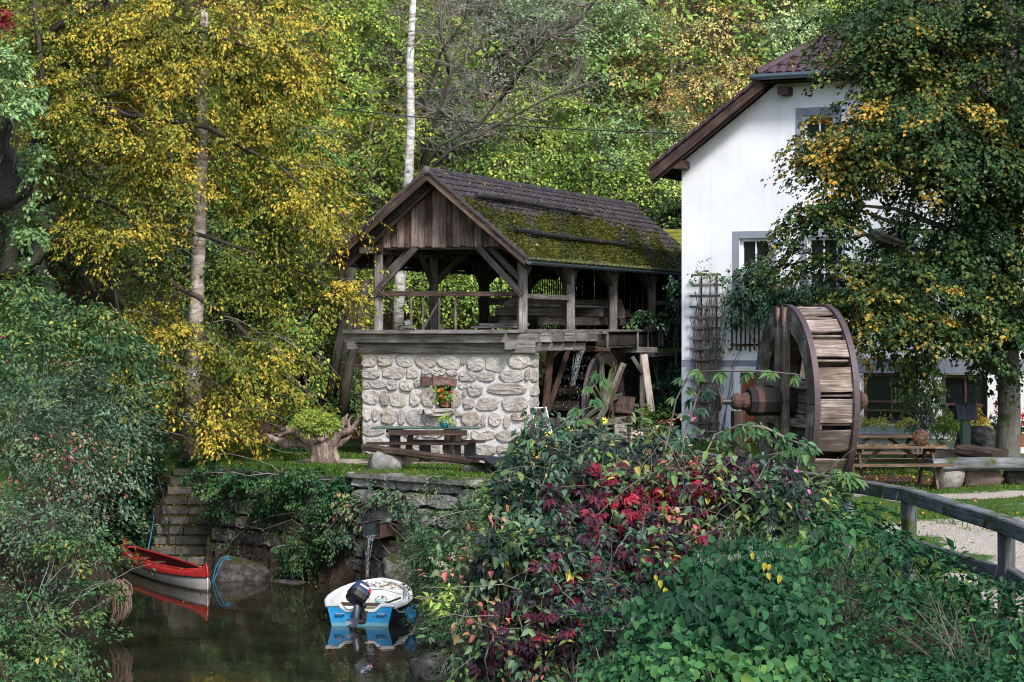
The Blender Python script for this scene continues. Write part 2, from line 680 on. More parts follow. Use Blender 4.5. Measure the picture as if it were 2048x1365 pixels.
M['birchbark'] = birch_mat('birch_bark', (.32, .30, .27), (.62, .60, .56), (.05, .045, .04))
M['deadbark'] = birch_mat('flaking_bark', (.30, .24, .20), (.60, .53, .47), (.10, .075, .055))
M['driftwood'] = stump_mat()
M['cliff'] = cliff_mat()
M['greyband'] = plain('blue_grey_paint', (.24, .26, .31), .85, .15, 3)
M['plinth'] = plain('pale_grey_paint', (.50, .53, .60), .85, .12, 3)
M['whitepaint'] = plain('white_paint', (.74, .75, .78), .5, .08, 8)
M['redframe'] = plain('red_brown_paint', (.10, .045, .04), .5, .3, 8)
M['doorwood'] = plain('orange_brown_door', (.25, .07, .02), .5, .3, 5)
M['iron'] = plain('dark_iron', (.035, .035, .04), .55, .3, 9, .3)
M['rust'] = plain('rust_iron', (.075, .04, .03), .85, .5, 9, .1, col2=(.03, .02, .018))
M['rustband'] = plain('rusty_band', (.08, .052, .055), .6, .4, 5, .3, col2=(.06, .055, .075))
M['gutter'] = plain('gutter_metal', (.09, .12, .14), .4, .3, 3, .6)
M['tile'] = plain('roof_tile', (.055, .04, .042), .8, .4, 6)
M['housetile'] = plain('house_roof_tile', (.058, .034, .040), .75, .4, 7)
M['rubber'] = plain('black_rubber', (.012, .012, .013), .5, .2, 9)
M['tarp'] = plain('black_felt', (.018, .019, .023), .6, .3, 7)
M['greentop'] = plain('dark_green_top', (.03, .08, .065), .25, .2, 4)
M['teal'] = plain('teal_glaze', (.03, .22, .24), .25, .3, 9, col2=(.02, .08, .30))
M['terracotta'] = plain('terracotta', (.30, .11, .06), .85, .3, 9)
M['slate'] = plain('blue_slate', (.055, .066, .09), .7, .3, 12)
M['redgel'] = plain('red_gelcoat', (.36, .022, .02), .38, .25, 3, spec=.5, col2=(.22, .018, .022))
M['darkred'] = plain('dark_red_inside', (.14, .02, .015), .6, .4, 5)
M['hullgrey'] = zone_mat('grey_hull', (.46, .43, .40), (.10, .085, .06), -2.12)
M['black'] = plain('black_trim', (.012, .012, .012), .5, .2, 9)
M['bluegel'] = zone_mat('blue_gelcoat', (.02, .24, .50), (.16, .33, .36), -2.10)
M['blueshade'] = plain('shaded_blue_hull', (.012, .03, .075), .35, .2, 4)  # blue hull sides, the bush's shade put into their colour
M['whitegel'] = plain('white_gelcoat', (.66, .66, .64), .45, .15, 4, col2=(.42, .40, .36))
M['motor'] = plain('motor_cowl', (.028, .042, .09), .2, .2, 6, spec=.6)
M['motorleg'] = plain('motor_leg', (.09, .10, .13), .4, .3, 9, .5)
M['chrome'] = plain('bright_metal', (.55, .57, .60), .3, .1, 9, .9)
M['red'] = plain('red_print', (.55, .02, .05), .5, .05, 9)
M['white'] = plain('white_print', (.82, .82, .82), .5, .03, 9)
M['greenplastic'] = plain('green_plastic', (.03, .13, .06), .5, .2, 9)
M['rope'] = plain('blue_rope', (.02, .20, .34), .7, .25, 40)
M['bluetarp'] = plain('blue_plastic_sheet', (.02, .20, .38), .4, .35, 8)
M['bucket'] = plain('pale_green_plastic', (.42, .58, .56), .35, .1, 8)
M['wicker'] = plain('wicker', (.14, .065, .04), .8, .4, 30)
M['roots'] = plain('dry_roots', (.23, .16, .11), .9, .4, 25)
M['redpetal'] = plain('red_petal', (.62, .015, .015), .6, .2, 20)
M['yellowpetal'] = plain('yellow_petal', (.80, .50, .01), .6, .15, 20)
M['pinkpetal'] = plain('pink_petal', (.55, .08, .32), .6, .2, 20)
M['seedhead'] = plain('seed_head', (.42, .31, .26), .9, .3, 30)
M['fluff'] = plain('silver_fluff', (.40, .44, .36), .9, .2, 30)
M['berry'] = plain('pink_berry', (.30, .045, .07), .4, .2, 20)
M['boardback'] = plain('grey_board', (.16, .17, .18), .7, .2, 5)
M['cable'] = plain('black_cable', (.01, .012, .016), .5, .1, 5)

# roof tile with moss growing on it
def mossy_tile():
    m, nt, bs = nmat('mossy_roof_tile')
    p = pos_of(nt)
    a = noise(nt, p, 9, 6, .7)
    col = ramp(nt, a, [(.3, (.010, .008, .009)), (.5, (.028, .022, .025)), (.75, (.075, .062, .066))])
    col = scale_col(nt, col, rand_val(nt, .7, 1.3))
    z = node(nt, "ShaderNodeSeparateXYZ")
    nt.links.new(p, z.inputs[0])
    # thickest a little below the middle of the slope, thin near the ridge
    hgt = math_n(nt, 'MULTIPLY', math_n(nt, 'SUBTRACT', 5.55, z.outputs[2]), .2)
    mf = math_n(nt, 'ADD', math_n(nt, 'MULTIPLY_ADD', noise(nt, p, 1.1, 3), .7, math_n(nt, 'MULTIPLY', noise(nt, p, 14, 4, .7), .55)), hgt)
    mk = ramp(nt, mf, [(.72, (0, 0, 0)), (.86, (1, 1, 1))])
    mc = ramp(nt, noise(nt, p, 18, 3), [(.3, (.022, .028, .006)), (.55, (.068, .078, .012)), (.8, (.15, .15, .02))])
    col = mix(nt, mk, col, mc)
    li = ramp(nt, noise(nt, p, 38, 2), [(.71, (0, 0, 0)), (.75, (1, 1, 1))])
    col = mix(nt, math_n(nt, 'MULTIPLY', li, .7), col, (.40, .40, .38))
    nt.links.new(col, bs.inputs["Base Color"])
    bs.inputs["Roughness"].default_value = .9
    bump(nt, a, .6, .02, bs)
    return m
M['mosstile'] = mossy_tile()

G = {}
G['yellow'] = leafmat('yellow_leaf', [(0, (0.035, 0.072, 0.016)), (.3, (0.107, 0.143, 0.024)), (.5, (0.249, 0.230, 0.032)), (.75, (0.535, 0.396, 0.051)), (1, (0.610, 0.389, 0.067))], .24)
G['green'] = leafmat('green_leaf', [(0, (0.046, 0.101, 0.028)), (.45, (0.134, 0.253, 0.050)), (.8, (0.311, 0.406, 0.073)), (1, (0.640, 0.513, 0.084))], .24)
G['bright'] = leafmat('bright_green_leaf', [(0, (0.080, 0.165, 0.042)), (.5, (0.242, 0.380, 0.074)), (.85, (0.506, 0.566, 0.123)), (1, (0.750, 0.643, 0.137))], .24)
G['olive'] = leafmat('olive_leaf', [(0, (0.098, 0.130, 0.044)), (.5, (0.312, 0.312, 0.105)), (.8, (0.544, 0.429, 0.144)), (1, (0.704, 0.395, 0.149))], .24)
G['palegreen'] = leafmat('pale_green_leaf', [(0, (0.106, 0.192, 0.069)), (.5, (0.263, 0.410, 0.166)), (1, (0.469, 0.591, 0.274))], .24)
G['greygreen'] = leafmat('grey_green_leaf', [(0, (0.055, 0.083, 0.055)), (.5, (0.143, 0.198, 0.132)), (1, (0.286, 0.341, 0.220))], .25)
G['conifer'] = leafmat('conifer_needle', [(0, (.03, .04, .014)), (.5, (.085, .095, .03)), (1, (.19, .17, .06))], .2)
G['darkgreen'] = leafmat('dark_green_leaf', [(0, (0.018, 0.043, 0.018)), (.5, (0.044, 0.101, 0.034)), (.85, (0.113, 0.189, 0.050)), (1, (0.247, 0.272, 0.057))], .25)
G['linden'] = leafmat('linden_leaf', [(0, (.014, .036, .014)), (.4, (.034, .078, .026)), (.62, (.10, .14, .035)), (.8, (.30, .22, .04)), (1, (.60, .32, .045))], .2)
G['bluegreen'] = leafmat('blue_green_leaf', [(0, (.012, .038, .024)), (.5, (.032, .085, .044)), (.85, (.09, .18, .08)), (1, (.22, .28, .06))], .22, .45, .35)
G['ground'] = leafmat('ground_cover_leaf', [(0, (0.009, 0.038, 0.018)), (.5, (0.024, 0.089, 0.034)), (.85, (0.069, 0.179, 0.050)), (1, (0.166, 0.273, 0.056))], .25)
G['creeper'] = leafmat('creeper_leaf', [(0, (.016, .042, .026)), (.25, (.030, .052, .038)), (.45, (.042, .026, .040)), (.63, (.10, .016, .032)), (.84, (.32, .016, .035)), (1, (.42, .035, .06))], .28, .55, .22)
G['hedge'] = leafmat('hedge_leaf', [(0, (0.021, 0.054, 0.025)), (.5, (0.056, 0.130, 0.051)), (.85, (0.146, 0.228, 0.068)), (1, (0.381, 0.327, 0.057))], .25)
G['rosehip'] = leafmat('rosehip_leaf', [(0, (0.038, 0.073, 0.055)), (.45, (0.092, 0.163, 0.103)), (.75, (0.200, 0.277, 0.126)), (.9, (0.374, 0.244, 0.113)), (1, (0.574, 0.163, 0.136))], .25)
G['dry'] = leafmat('fallen_leaf', [(0, (.09, .04, .015)), (.5, (.32, .16, .03)), (1, (.60, .34, .04))], .2)
G['grass'] = leafmat('grass_blade', [(0, (.03, .075, .012)), (.5, (.08, .16, .022)), (1, (.17, .24, .04))], .3)
G['moss'] = leafmat('moss_tuft', [(0, (.022, .028, .006)), (.5, (.08, .088, .012)), (1, (.19, .18, .022))], .2)
G['water'] = None
# ================================================================ THE SETTING
WATER_Z = -2.17
POND = [(-8.6, 43.9), (-7.75, 43.6), (-7.7, 42.55), (-6.35, 42.35), (-3.15, 39.35), (-1.5, 37.9), (-1.15, 36.4), (-1.2, 33), (-1.25, 29.6),
        (-.9, 25), (-.7, 18), (-.7, 8), (-.7, -8), (-6.2, -8), (-6.0, 18), (-6.05, 25), (-6.25, 29), (-6.85, 33.5), (-7.5, 38.5), (-8.4, 42.0)]
WALL_EDGES = {2, 3, 4}
# bank slope behind every shoreline edge
SLOPES = [1.4, 6, 40, 40, 40, 1.6, 1.2, 1.15, 1.0, 1.0, 1.0, 1.0, 1, 1.2, 1.2, 1.2, 1.3, 1.3, 1.4, 1.4]


def smooth(x, a, b):
    t = np.clip((x - a) / (b - a), 0, 1)
    return t * t * (3 - 2 * t)


def ground_z(X, Y):
    X = np.asarray(X, float)
    Y = np.asarray(Y, float)
    n = len(POND)
    best = np.full(X.shape, 1e9)
    sl = np.ones(X.shape)
    inside = np.zeros(X.shape, bool)
    for i in range(n):
        (x0, y0), (x1, y1) = POND[i], POND[(i + 1) % n]
        dx, dy = x1 - x0, y1 - y0
        t = np.clip(((X - x0) * dx + (Y - y0) * dy) / (dx * dx + dy * dy), 0, 1)
        d = np.hypot(X - x0 - t * dx, Y - y0 - t * dy)
        m = d < best - 1e-9
        best = np.where(m, d, best)
        sl = np.where(m, SLOPES[i], sl)
        if dy:
            c = ((y0 > Y) != (y1 > Y)) & (X < dx * (Y - y0) / dy + x0)
            inside ^= c
    bank = np.minimum(0, -2.35 + best * sl)
    h = np.where(inside, np.maximum(-2.2 - best * .9, -3.2), bank)
    # stair notch
    st = (X > -7.78) & (X < -6.3) & (Y > 42.3) & (Y < 45.1)
    h = np.where(st, np.minimum(h, -2.35 + (Y - 42.45) * .8), h)
    # wooded slope behind, and the left flank
    y0 = 60 - 8.5 * smooth(-X, 3.2, 6.5) - 3 * smooth(-X, 8, 12)
    up = np.maximum(0, Y - y0)
    h = h + np.where(up > 0, up * .82 * smooth(up, -1, 5), 0)
    lf = np.maximum(0, -8.9 - .03 * (Y - 34) - X)
    h = h + np.where(~inside, lf * .55 * smooth(lf, 0, 2), 0)
    # soft unevenness
    w = np.sin(X * 1.7 + Y * .6) * np.sin(Y * 1.3 - X * .4) * .03 + np.sin(X * .31 + 1) * np.sin(Y * .27) * .05
    return h + np.where(best > .5, w, 0) * (1 - .7 * ((Y > 36) & (Y < 55) & (X > -6)))


def gz(x, y):
    return float(ground_z(np.array([x]), np.array([y]))[0])


def axis(segs):
    out = []
    for a, b, s in segs:
        out += list(np.arange(a, b, s))
    return np.array(out)


def nz2(X, Y, s, seed):
    """cheap smooth noise, about -1..1"""
    r = np.random.default_rng(seed)
    f = np.zeros(np.shape(X))
    for k in range(6):
        a = r.normal(0, 1, 2) * s * (1 + .5 * k)
        f = f + np.sin(X * a[0] + Y * a[1] + r.uniform(0, 6.3)) / (1 + .4 * k)
    return f / 2.2


gx = axis([(-60, -14, 2.5), (-14, 10, .22), (10, 16, .6), (16, 60, 2.5)])
gy = axis([(-12, 6, 1.5), (6, 52, .22), (52, 90, 1.0), (90, 160, 5)])
GX, GY = np.meshgrid(gx, gy)
GZ = ground_z(GX, GY)
nx, ny = len(gx), len(gy)
idx = np.arange(nx * ny).reshape(ny, nx)
q = np.stack([idx[:-1, :-1], idx[:-1, 1:], idx[1:, 1:], idx[1:, :-1]], -1).reshape(-1, 4)
tri = np.concatenate([q[:, [0, 1, 2]], q[:, [0, 2, 3]]])


def gravel_amount(X, Y):
    """bare gravel and sand in the yard, 0..1"""
    n = nz2(X, Y, 1.1, 3)
    a = np.exp(-((Y - 42.7 + .25 * X * .3 + n * .25) / .95) ** 2) * 1.35 * smooth(X, -5.0, -4.2) * (1 - smooth(X, 2.5, 4))
    a2 = np.exp(-(((X + 3.9) / 1.0) ** 2 + ((Y - 43.1) / .9) ** 2)) * 1.5
    b = np.exp(-((Y - 34.3 - .15 * (X - 7) + n * .6) / .8) ** 2) * smooth(X, 3.8, 5.2)
    c = np.exp(-((X - 5.6 - .12 * (Y - 20) + n * .35) / .75) ** 2) * smooth(Y, 15, 18) * (1 - smooth(Y, 27, 31))
    d = np.exp(-((Y - 29.0 - .5 * (X - 6) + n * .5) / 1.0) ** 2) * smooth(X, 4.6, 5.6) * .9
    return np.clip(np.maximum.reduce([a, a2, b * .8, c * .85, d * .8]) * 1.1 + n * .32 + .12 * nz2(X, Y, 3.2, 13), 0, 1)


def litter_amount(X, Y):
    hill = smooth(Y, 48, 54) * (1 - smooth(X, -3, 0) * (1 - smooth(Y, 57, 59)))
    under = np.exp(-(((X - 7.2) / 2.6) ** 2 + ((Y - 37.7) / 1.6) ** 2)) * 1.1
    bank = np.maximum(smooth(-GZ_of(X, Y), .15, .5), .95 * ((X > -1.5) & (Y < 26) & (X < np.interp(Y, [10, 17.4, 19.3, 22.4, 24.3, 30.4], [5.2, 4.6, 4.5, 4.2, 3.8, 2.3]))))
    return np.clip(np.maximum.reduce([hill, under, bank]) + .15 * nz2(X, Y, .9, 8), 0, 1)


def GZ_of(X, Y):
    return ground_z(X, Y)


gmat, nt, bs = nmat('yard_ground')
p = pos_of(nt)
fine = noise(nt, p, 30, 6, .7)
midn = noise(nt, p, 3.2, 5, .65)
gr = ramp(nt, math_n(nt, 'MULTIPLY_ADD', midn, .5, math_n(nt, 'MULTIPLY', fine, .5)), [(.3, (.02, .045, .010)), (.5, (.05, .10, .018)), (.7, (.10, .15, .03))])
pe = node(nt, "ShaderNodeTexVoronoi")
pe.inputs["Scale"].default_value = 32
nt.links.new(p, pe.inputs["Vector"])
gv = ramp(nt, math_n(nt, 'MULTIPLY_ADD', noise(nt, p, 60, 3), .5, math_n(nt, 'MULTIPLY', pe.outputs["Distance"], .8)), [(.2, (.12, .095, .07)), (.45, (.27, .225, .18)), (.7, (.44, .385, .325))])
lt = ramp(nt, math_n(nt, 'MULTIPLY_ADD', noise(nt, p, 24, 5, .7), .7, math_n(nt, 'MULTIPLY', midn, .3)), [(.35, (.014, .010, .008)), (.52, (.05, .032, .022)), (.7, (.13, .08, .05))])
ag = node(nt, "ShaderNodeAttribute", attribute_name="gravel").outputs["Fac"]
al = node(nt, "ShaderNodeAttribute", attribute_name="litter").outputs["Fac"]
fg = ramp(nt, math_n(nt, 'ADD', ag, math_n(nt, 'MULTIPLY_ADD', noise(nt, p, 6, 6, .7), .9, -.45)), [(.42, (0, 0, 0)), (.58, (1, 1, 1))])
fl = ramp(nt, math_n(nt, 'ADD', al, math_n(nt, 'MULTIPLY_ADD', noise(nt, p, 4, 6, .7), .8, -.4)), [(.42, (0, 0, 0)), (.58, (1, 1, 1))])
col = mix(nt, fl, mix(nt, fg, gr, gv), lt)
nt.links.new(col, bs.inputs["Base Color"])
bs.inputs["Roughness"].default_value = .95
bs.inputs["Specular IOR Level"].default_value = .15
bump(nt, math_n(nt, 'ADD', fine, pe.outputs["Distance"]), .7, .03, bs)
V = np.stack([GX, GY, GZ], -1).reshape(-1, 3)
ground = np_mesh('ground', V, tri, gmat, label='grassy mill yard with gravel patches, pond bank and wooded slope', kind='structure', smooth=True, origin=(0, 0, 0))
for nm, fn in (("gravel", gravel_amount), ("litter", litter_amount)):
    at = ground.data.attributes.new(nm, 'FLOAT', 'POINT')
    at.data.foreach_set("value", np.asarray(fn(GX, GY), np.float32).ravel())

# pond water
wm, nt, bs = nmat('pond_water')
p = pos_of(nt)
mp = node(nt, "ShaderNodeMapping")
mp.inputs["Scale"].default_value = (1.0, .55, 1)
nt.links.new(p, mp.inputs[0])
h1 = noise(nt, mp.outputs[0], 5.5, 3, .5, .4)
h2 = noise(nt, mp.outputs[0], 1.3, 2, .5)
bump(nt, math_n(nt, 'MULTIPLY_ADD', h2, 1.6, h1), .10, .02, bs)
mud = ramp(nt, noise(nt, p, .8, 4), [(.35, (.010, .011, .006)), (.65, (.028, .024, .013))])
nt.links.new(mud, bs.inputs["Base Color"])
bs.inputs["Roughness"].default_value = .035
bs.inputs["IOR"].default_value = 1.45
MB().add([(-10, -10, WATER_Z), (1.5, -10, WATER_Z), (1.5, 44.6, WATER_Z), (-10, 44.6, WATER_Z)], [(0, 1, 2, 3)]).build(
    'water', wm, label='dark still mill pond reflecting the boats', kind='structure', origin=(0, 0, WATER_Z))


# ---------------------------------------------------------------- stones: shared mesh maker
def rock_mesh(name, mat, seed, n=10, rings=6, amp=.22, flat=.0):
    """irregular boulder of unit half-size, closed"""
    r = np.random.default_rng(seed)
    ph = [r.uniform(0, 6.3) for _ in range(8)]
    ax = r.normal(0, 1, (8, 3)) * np.linspace(1.2, 3.4, 8)[:, None]
    vs, fs = [], []
    for k in range(rings + 1):
        th = math.pi * k / rings
        m = 1 if k in (0, rings) else n
        for i in range(m):
            a = 2 * math.pi * i / n + (k % 2) * .3
            d = np.array([math.sin(th) * math.cos(a), math.sin(th) * math.sin(a), math.cos(th)])
            s = np.sign(d) * np.abs(d) ** .7
            f = 1 + amp * sum(math.sin(float(ax[j] @ d) + ph[j]) for j in range(8)) / 3
            vs.append(s * f)
    def ix(k, i):
        return 0 if k == 0 else (1 + (rings - 1) * n if k == rings else 1 + (k - 1) * n + i % n)
    for k in range(rings):
        for i in range(n):
            if k == 0:
                fs.append((0, ix(1, i), ix(1, i + 1)))
            elif k == rings - 1:
                fs.append((ix(k, i), ix(rings, 0), ix(k, i + 1)))
            else:
                fs.append((ix(k, i), ix(k + 1, i), ix(k + 1, i + 1), ix(k, i + 1)))
    me = bpy.data.meshes.new(name)
    me.from_pydata([tuple(v) for v in vs], [], fs)
    me.polygons.foreach_set("use_smooth", [True] * len(me.polygons))
    me.materials.append(mat)
    return me


def rock(name, c, size, mat, label, seed, rz=0.0, cat='rock', group=None, n=14, rings=9, amp=.25):
    me = rock_mesh(name, mat, seed, n, rings, amp)
    o = bpy.data.objects.new(name, me)
    COL.objects.link(o)
    o.location = tuple(c)
    o.scale = tuple(s / 2 for s in size)
    o.rotation_euler = (0, 0, rz)
    LOC[o.name] = A3(c)
    return tag(o, label, cat, group)


def face_stone(outline, org, ex, ez, nrm, depth):
    """a dressed field stone: outline [(x, z)] on a wall face, bulging out along nrm by depth"""
    ol = np.array(outline)
    c = ol.mean(0)
    org, ex, ez, nrm = A3(org), A3(ex), A3(ez), A3(nrm)
    n = len(ol)
    vs, fs = [], []
    for sc, d in ((1.0, -.05), (.975, depth * .6), (.88, depth * 1.0), (.4, depth * 1.05)):
        for q in ol:
            w = c + (q - c) * (sc + (RD.uniform(-.05, .03) if 0 < d and sc < .96 else 0))
            dd = d + (RD.uniform(-.28, .22) * depth if d > 0 else 0)
            vs.append(org + ex * w[0] + ez * w[1] + nrm * dd)
    for k in range(3):
        for i in range(n):
            j = (i + 1) % n
            fs.append((k * n + i, k * n + j, (k + 1) * n + j, (k + 1) * n + i))
    fs.append(tuple(range(3 * n, 4 * n)))
    return vs, fs


def blob_outline(x0, z0, x1, z1, n=11, pw=3.0, jit=.09):
    cx, cz, rx, rz = (x0 + x1) / 2, (z0 + z1) / 2, (x1 - x0) / 2, (z1 - z0) / 2
    out = []
    for i in range(n):
        a = 2 * math.pi * i / n + RD.uniform(-.12, .12)
        ca, sa = math.cos(a), math.sin(a)
        k = (abs(ca) ** pw + abs(sa) ** pw) ** (-1 / pw) * (1 + RD.uniform(-jit, jit))
        out.append((cx + rx * ca * k, cz + rz * sa * k))
    return out


# ---------------------------------------------------------------- retaining wall along the pond
def retaining_wall():
    t = thing('retaining_wall', (-4.8, 40.9, -2.2), 'old mossy stone retaining wall overgrown with ivy between steps and water chute', 'wall')
    core = MB()
    segs = [((-6.35, 45.0), (-6.33, 42.3)), ((-6.33, 42.3), (-3.15, 39.35)), ((-3.15, 39.35), (-1.0, 37.45)), ((-1.0, 37.45), (.6, 36.2))]
    for i, (a, b) in enumerate(segs):
        a3, b3 = np.array([*a, 0.0]), np.array([*b, 0.0])
        L = np.linalg.norm(b3 - a3)
        ex = (b3 - a3) / L
        nrm = np.array([ex[1], -ex[0], 0.0])          # towards the pond
        if i == 0:
            nrm = np.array([-1.0, 0, 0])
        ez = np.array([0, 0, 1.0])
        core.plate([a3 - nrm * .05 + ez * -2.5, b3 - nrm * .05 + ez * -2.5, b3 - nrm * .05 + ez * -.1, a3 - nrm * .05 + ez * -.1], -nrm * .5)
        z = -2.32
        row = 0
        while z < -.06:
            hgt = RD.uniform(.26, .42) if row > 0 else .42
            hgt = min(hgt, -.03 - z)
            x = 0.0
            while x < L - .02:
                w = RD.uniform(.42, .95)
                if x + w > L - .25:
                    w = L - x
                g = .012
                big = i >= 2
                vs, fs = face_stone(blob_outline(x + g, z + g, x + w - g, z + hgt - g, 10, 7, .03), a3, ex, ez, nrm, RD.uniform(.02, .075))
                MB().add(vs, fs).build('stone', M['palewall'] if big and z > -1.1 else M['wallstone'], t)
                x += w
            z += hgt
            row += 1
    core.build('joint_fill', M['walljoint'], t)
    # coping slabs of the bare stretch on the right
    x = -3.1
    for k in range(4):
        w = RD.uniform(.7, 1.0)
        y = 39.35 - (x + 3.15) * .885
        MB().box((x + w / 2, y - w * .44 + .2, .0), (w * 1.25, .55, .13), -.725, .2).build('coping_slab', M['palewall'], t)
        x += w + .02
    return t


retaining_wall()


# ---------------------------------------------------------------- stone steps with handrail
def stairs():
    t = thing('stone_steps', (-7.05, 43.7, -2.2), 'worn stone steps climbing from the pond to the yard, strewn with yellow leaves', 'steps')
    n = 10
    for i in range(n):
        z1 = -1.98 + i * .192
        y = 42.5 + i * .27
        x0 = -7.72 + .012 * i
        x1 = -6.38 - .02 * i
        # two blocks per tread with an uneven joint
        cut = x0 + (x1 - x0) * RD.uniform(.35, .65)
        for a, b in ((x0, cut - .008), (cut + .008, x1)):
            MB().box(((a + b) / 2, y + .17 + RD.uniform(-.01, .015), z1 - .095), (b - a, .40, .185), RD.uniform(-.012, .012), .12).build('step_block', M['stepstone'], t)
    for k in range(3):
        MB().box((-6.95, 45.2 + k * .1, -.07 + k * .02), (1.1, .5, .14), .05, .2).build('landing_slab', M['stepstone'], t)
    MB().box((-6.25, 44.9, -.02), (.75, .5, .22), -.2, .25).build('kerb_block', M['stepstone'], t)
    h = thing('handrail', (-7.2, 43.7, -1.5), 'dark metal handrail with a mid rail beside the stone steps', 'handrail')
    a, b = W(342, 1105, 42.95), W(342, 1042, 42.95)
    b1 = W(310, 945, 44.2)
    P = [(W(338, 1108, 42.9), W(337, 1042, 42.9)), (W(311, 1010, 44.0), W(311, 938, 44.0)), (W(299, 990, 44.6), W(297, 925, 44.6)), (W(333, 938, 46.0), W(333, 869, 46.0))]
    for a, b in P:
        MB().tube([a, b], .022, 6).build('post', M['iron'], h)
    MB().tube([W(342, 1050, 42.8), P[1][1], P[2][1]], .024, 6).build('rail', M['iron'], h)
    MB().tube([W(334, 1062, 42.9), W(312, 976, 44.0), W(299, 956, 44.6)], .016, 6).build('rail', M['iron'], h)
    MB().tube([P[2][1] + Vector((0, 0, -.35)), W(306, 910, 45.1), P[3][1]], .024, 6).build('rail', M['iron'], h)
    MB().tube([W(300, 955, 44.6), W(315, 927, 45.2), W(333, 900, 46)], .016, 6).build('rail', M['iron'], h)
    rp = MB()
    pts = []
    for k in range(14):
        tt = k / 13
        pts.append(W(309 - 14 * tt + 2 * math.sin(tt * 5), 1005 + 118 * tt, 44.0 - 1.2 * tt))
    rp.tube(pts, .012, 5)
    rp.tube([W(306 + 6 * math.cos(a), 1006 + 4 * math.sin(a), 43.97) for a in np.linspace(0, 12, 22)], .014, 5)
    rp.build('mooring_rope', M['rope'], label='blue rope tied to the handrail and hanging down to the canoe', cat='rope')


stairs()

# boulders and rocks round the pond
rock('boulder', W(490, 1152, 40.5) + Vector((0, 0, -.15)), (1.35, 1.1, 1.0), M['boulder'], 'dark mossy boulder at the foot of the wall beside the steps', 5, .4)
rock('shore_rock', W(868, 1345, 29.3) + Vector((.1, 0, -.05)), (.9, 1.2, .6), M['boulder'], 'brown rock at the edge of the water below the bushes', 9, .2)
rock('cliff_rock', (-11.95, 39.0, 6.05), (3.9, 3.4, 2.2), M['cliff'], 'dark overhanging rock with pale streaks and hanging ivy', 24, .3, n=26, rings=18, amp=.36)
rock('shore_stone', W(560, 1163, 40.2) + Vector((0, 0, -.1)), (1.6, .6, .3), M['boulder'], 'flat brown stone ledge at the waterline under the wall', 31, -.7)
rock('shore_stone', W(800, 1140, 37.4) + Vector((0, 0, -.1)), (.9, .7, .7), M['wallstone'], 'dark stone under the water chute behind the blue boat', 33, .5)

rp = MB()
for k in (0, 1):
    pts = []
    for i in range(16):
        tt = i / 15
        pts.append(W(424 + 40 * tt ** 1.4 + (5 * math.sin(tt * 3.1) if k else -3 * math.sin(tt * 3)), 1180 - 66 * math.sin(min(tt * 1.25, 1) * 1.57) + (6 if tt > .85 else 0), 39.9))
    rp.tube(pts, .009, 5)
rp.build('mooring_rope', M['rope'], label='looped blue rope hanging over the boulder into the water', cat='rope')
# ================================================================ STONE WALL UNDER THE SAWMILL
O_ = np.array([-3.36, 45.0, 0.0])
U_ = np.array([.978, -.208, 0.0])
V_ = np.array([.39, .92, 0.0])
NF = -np.array([.208, .978, 0.0])          # outward normal of the front wall
EZ = np.array([0, 0, 1.0])
WALL_W = 3.82


def P(u, v, z):
    return O_ + U_ * u + V_ * v + EZ * z


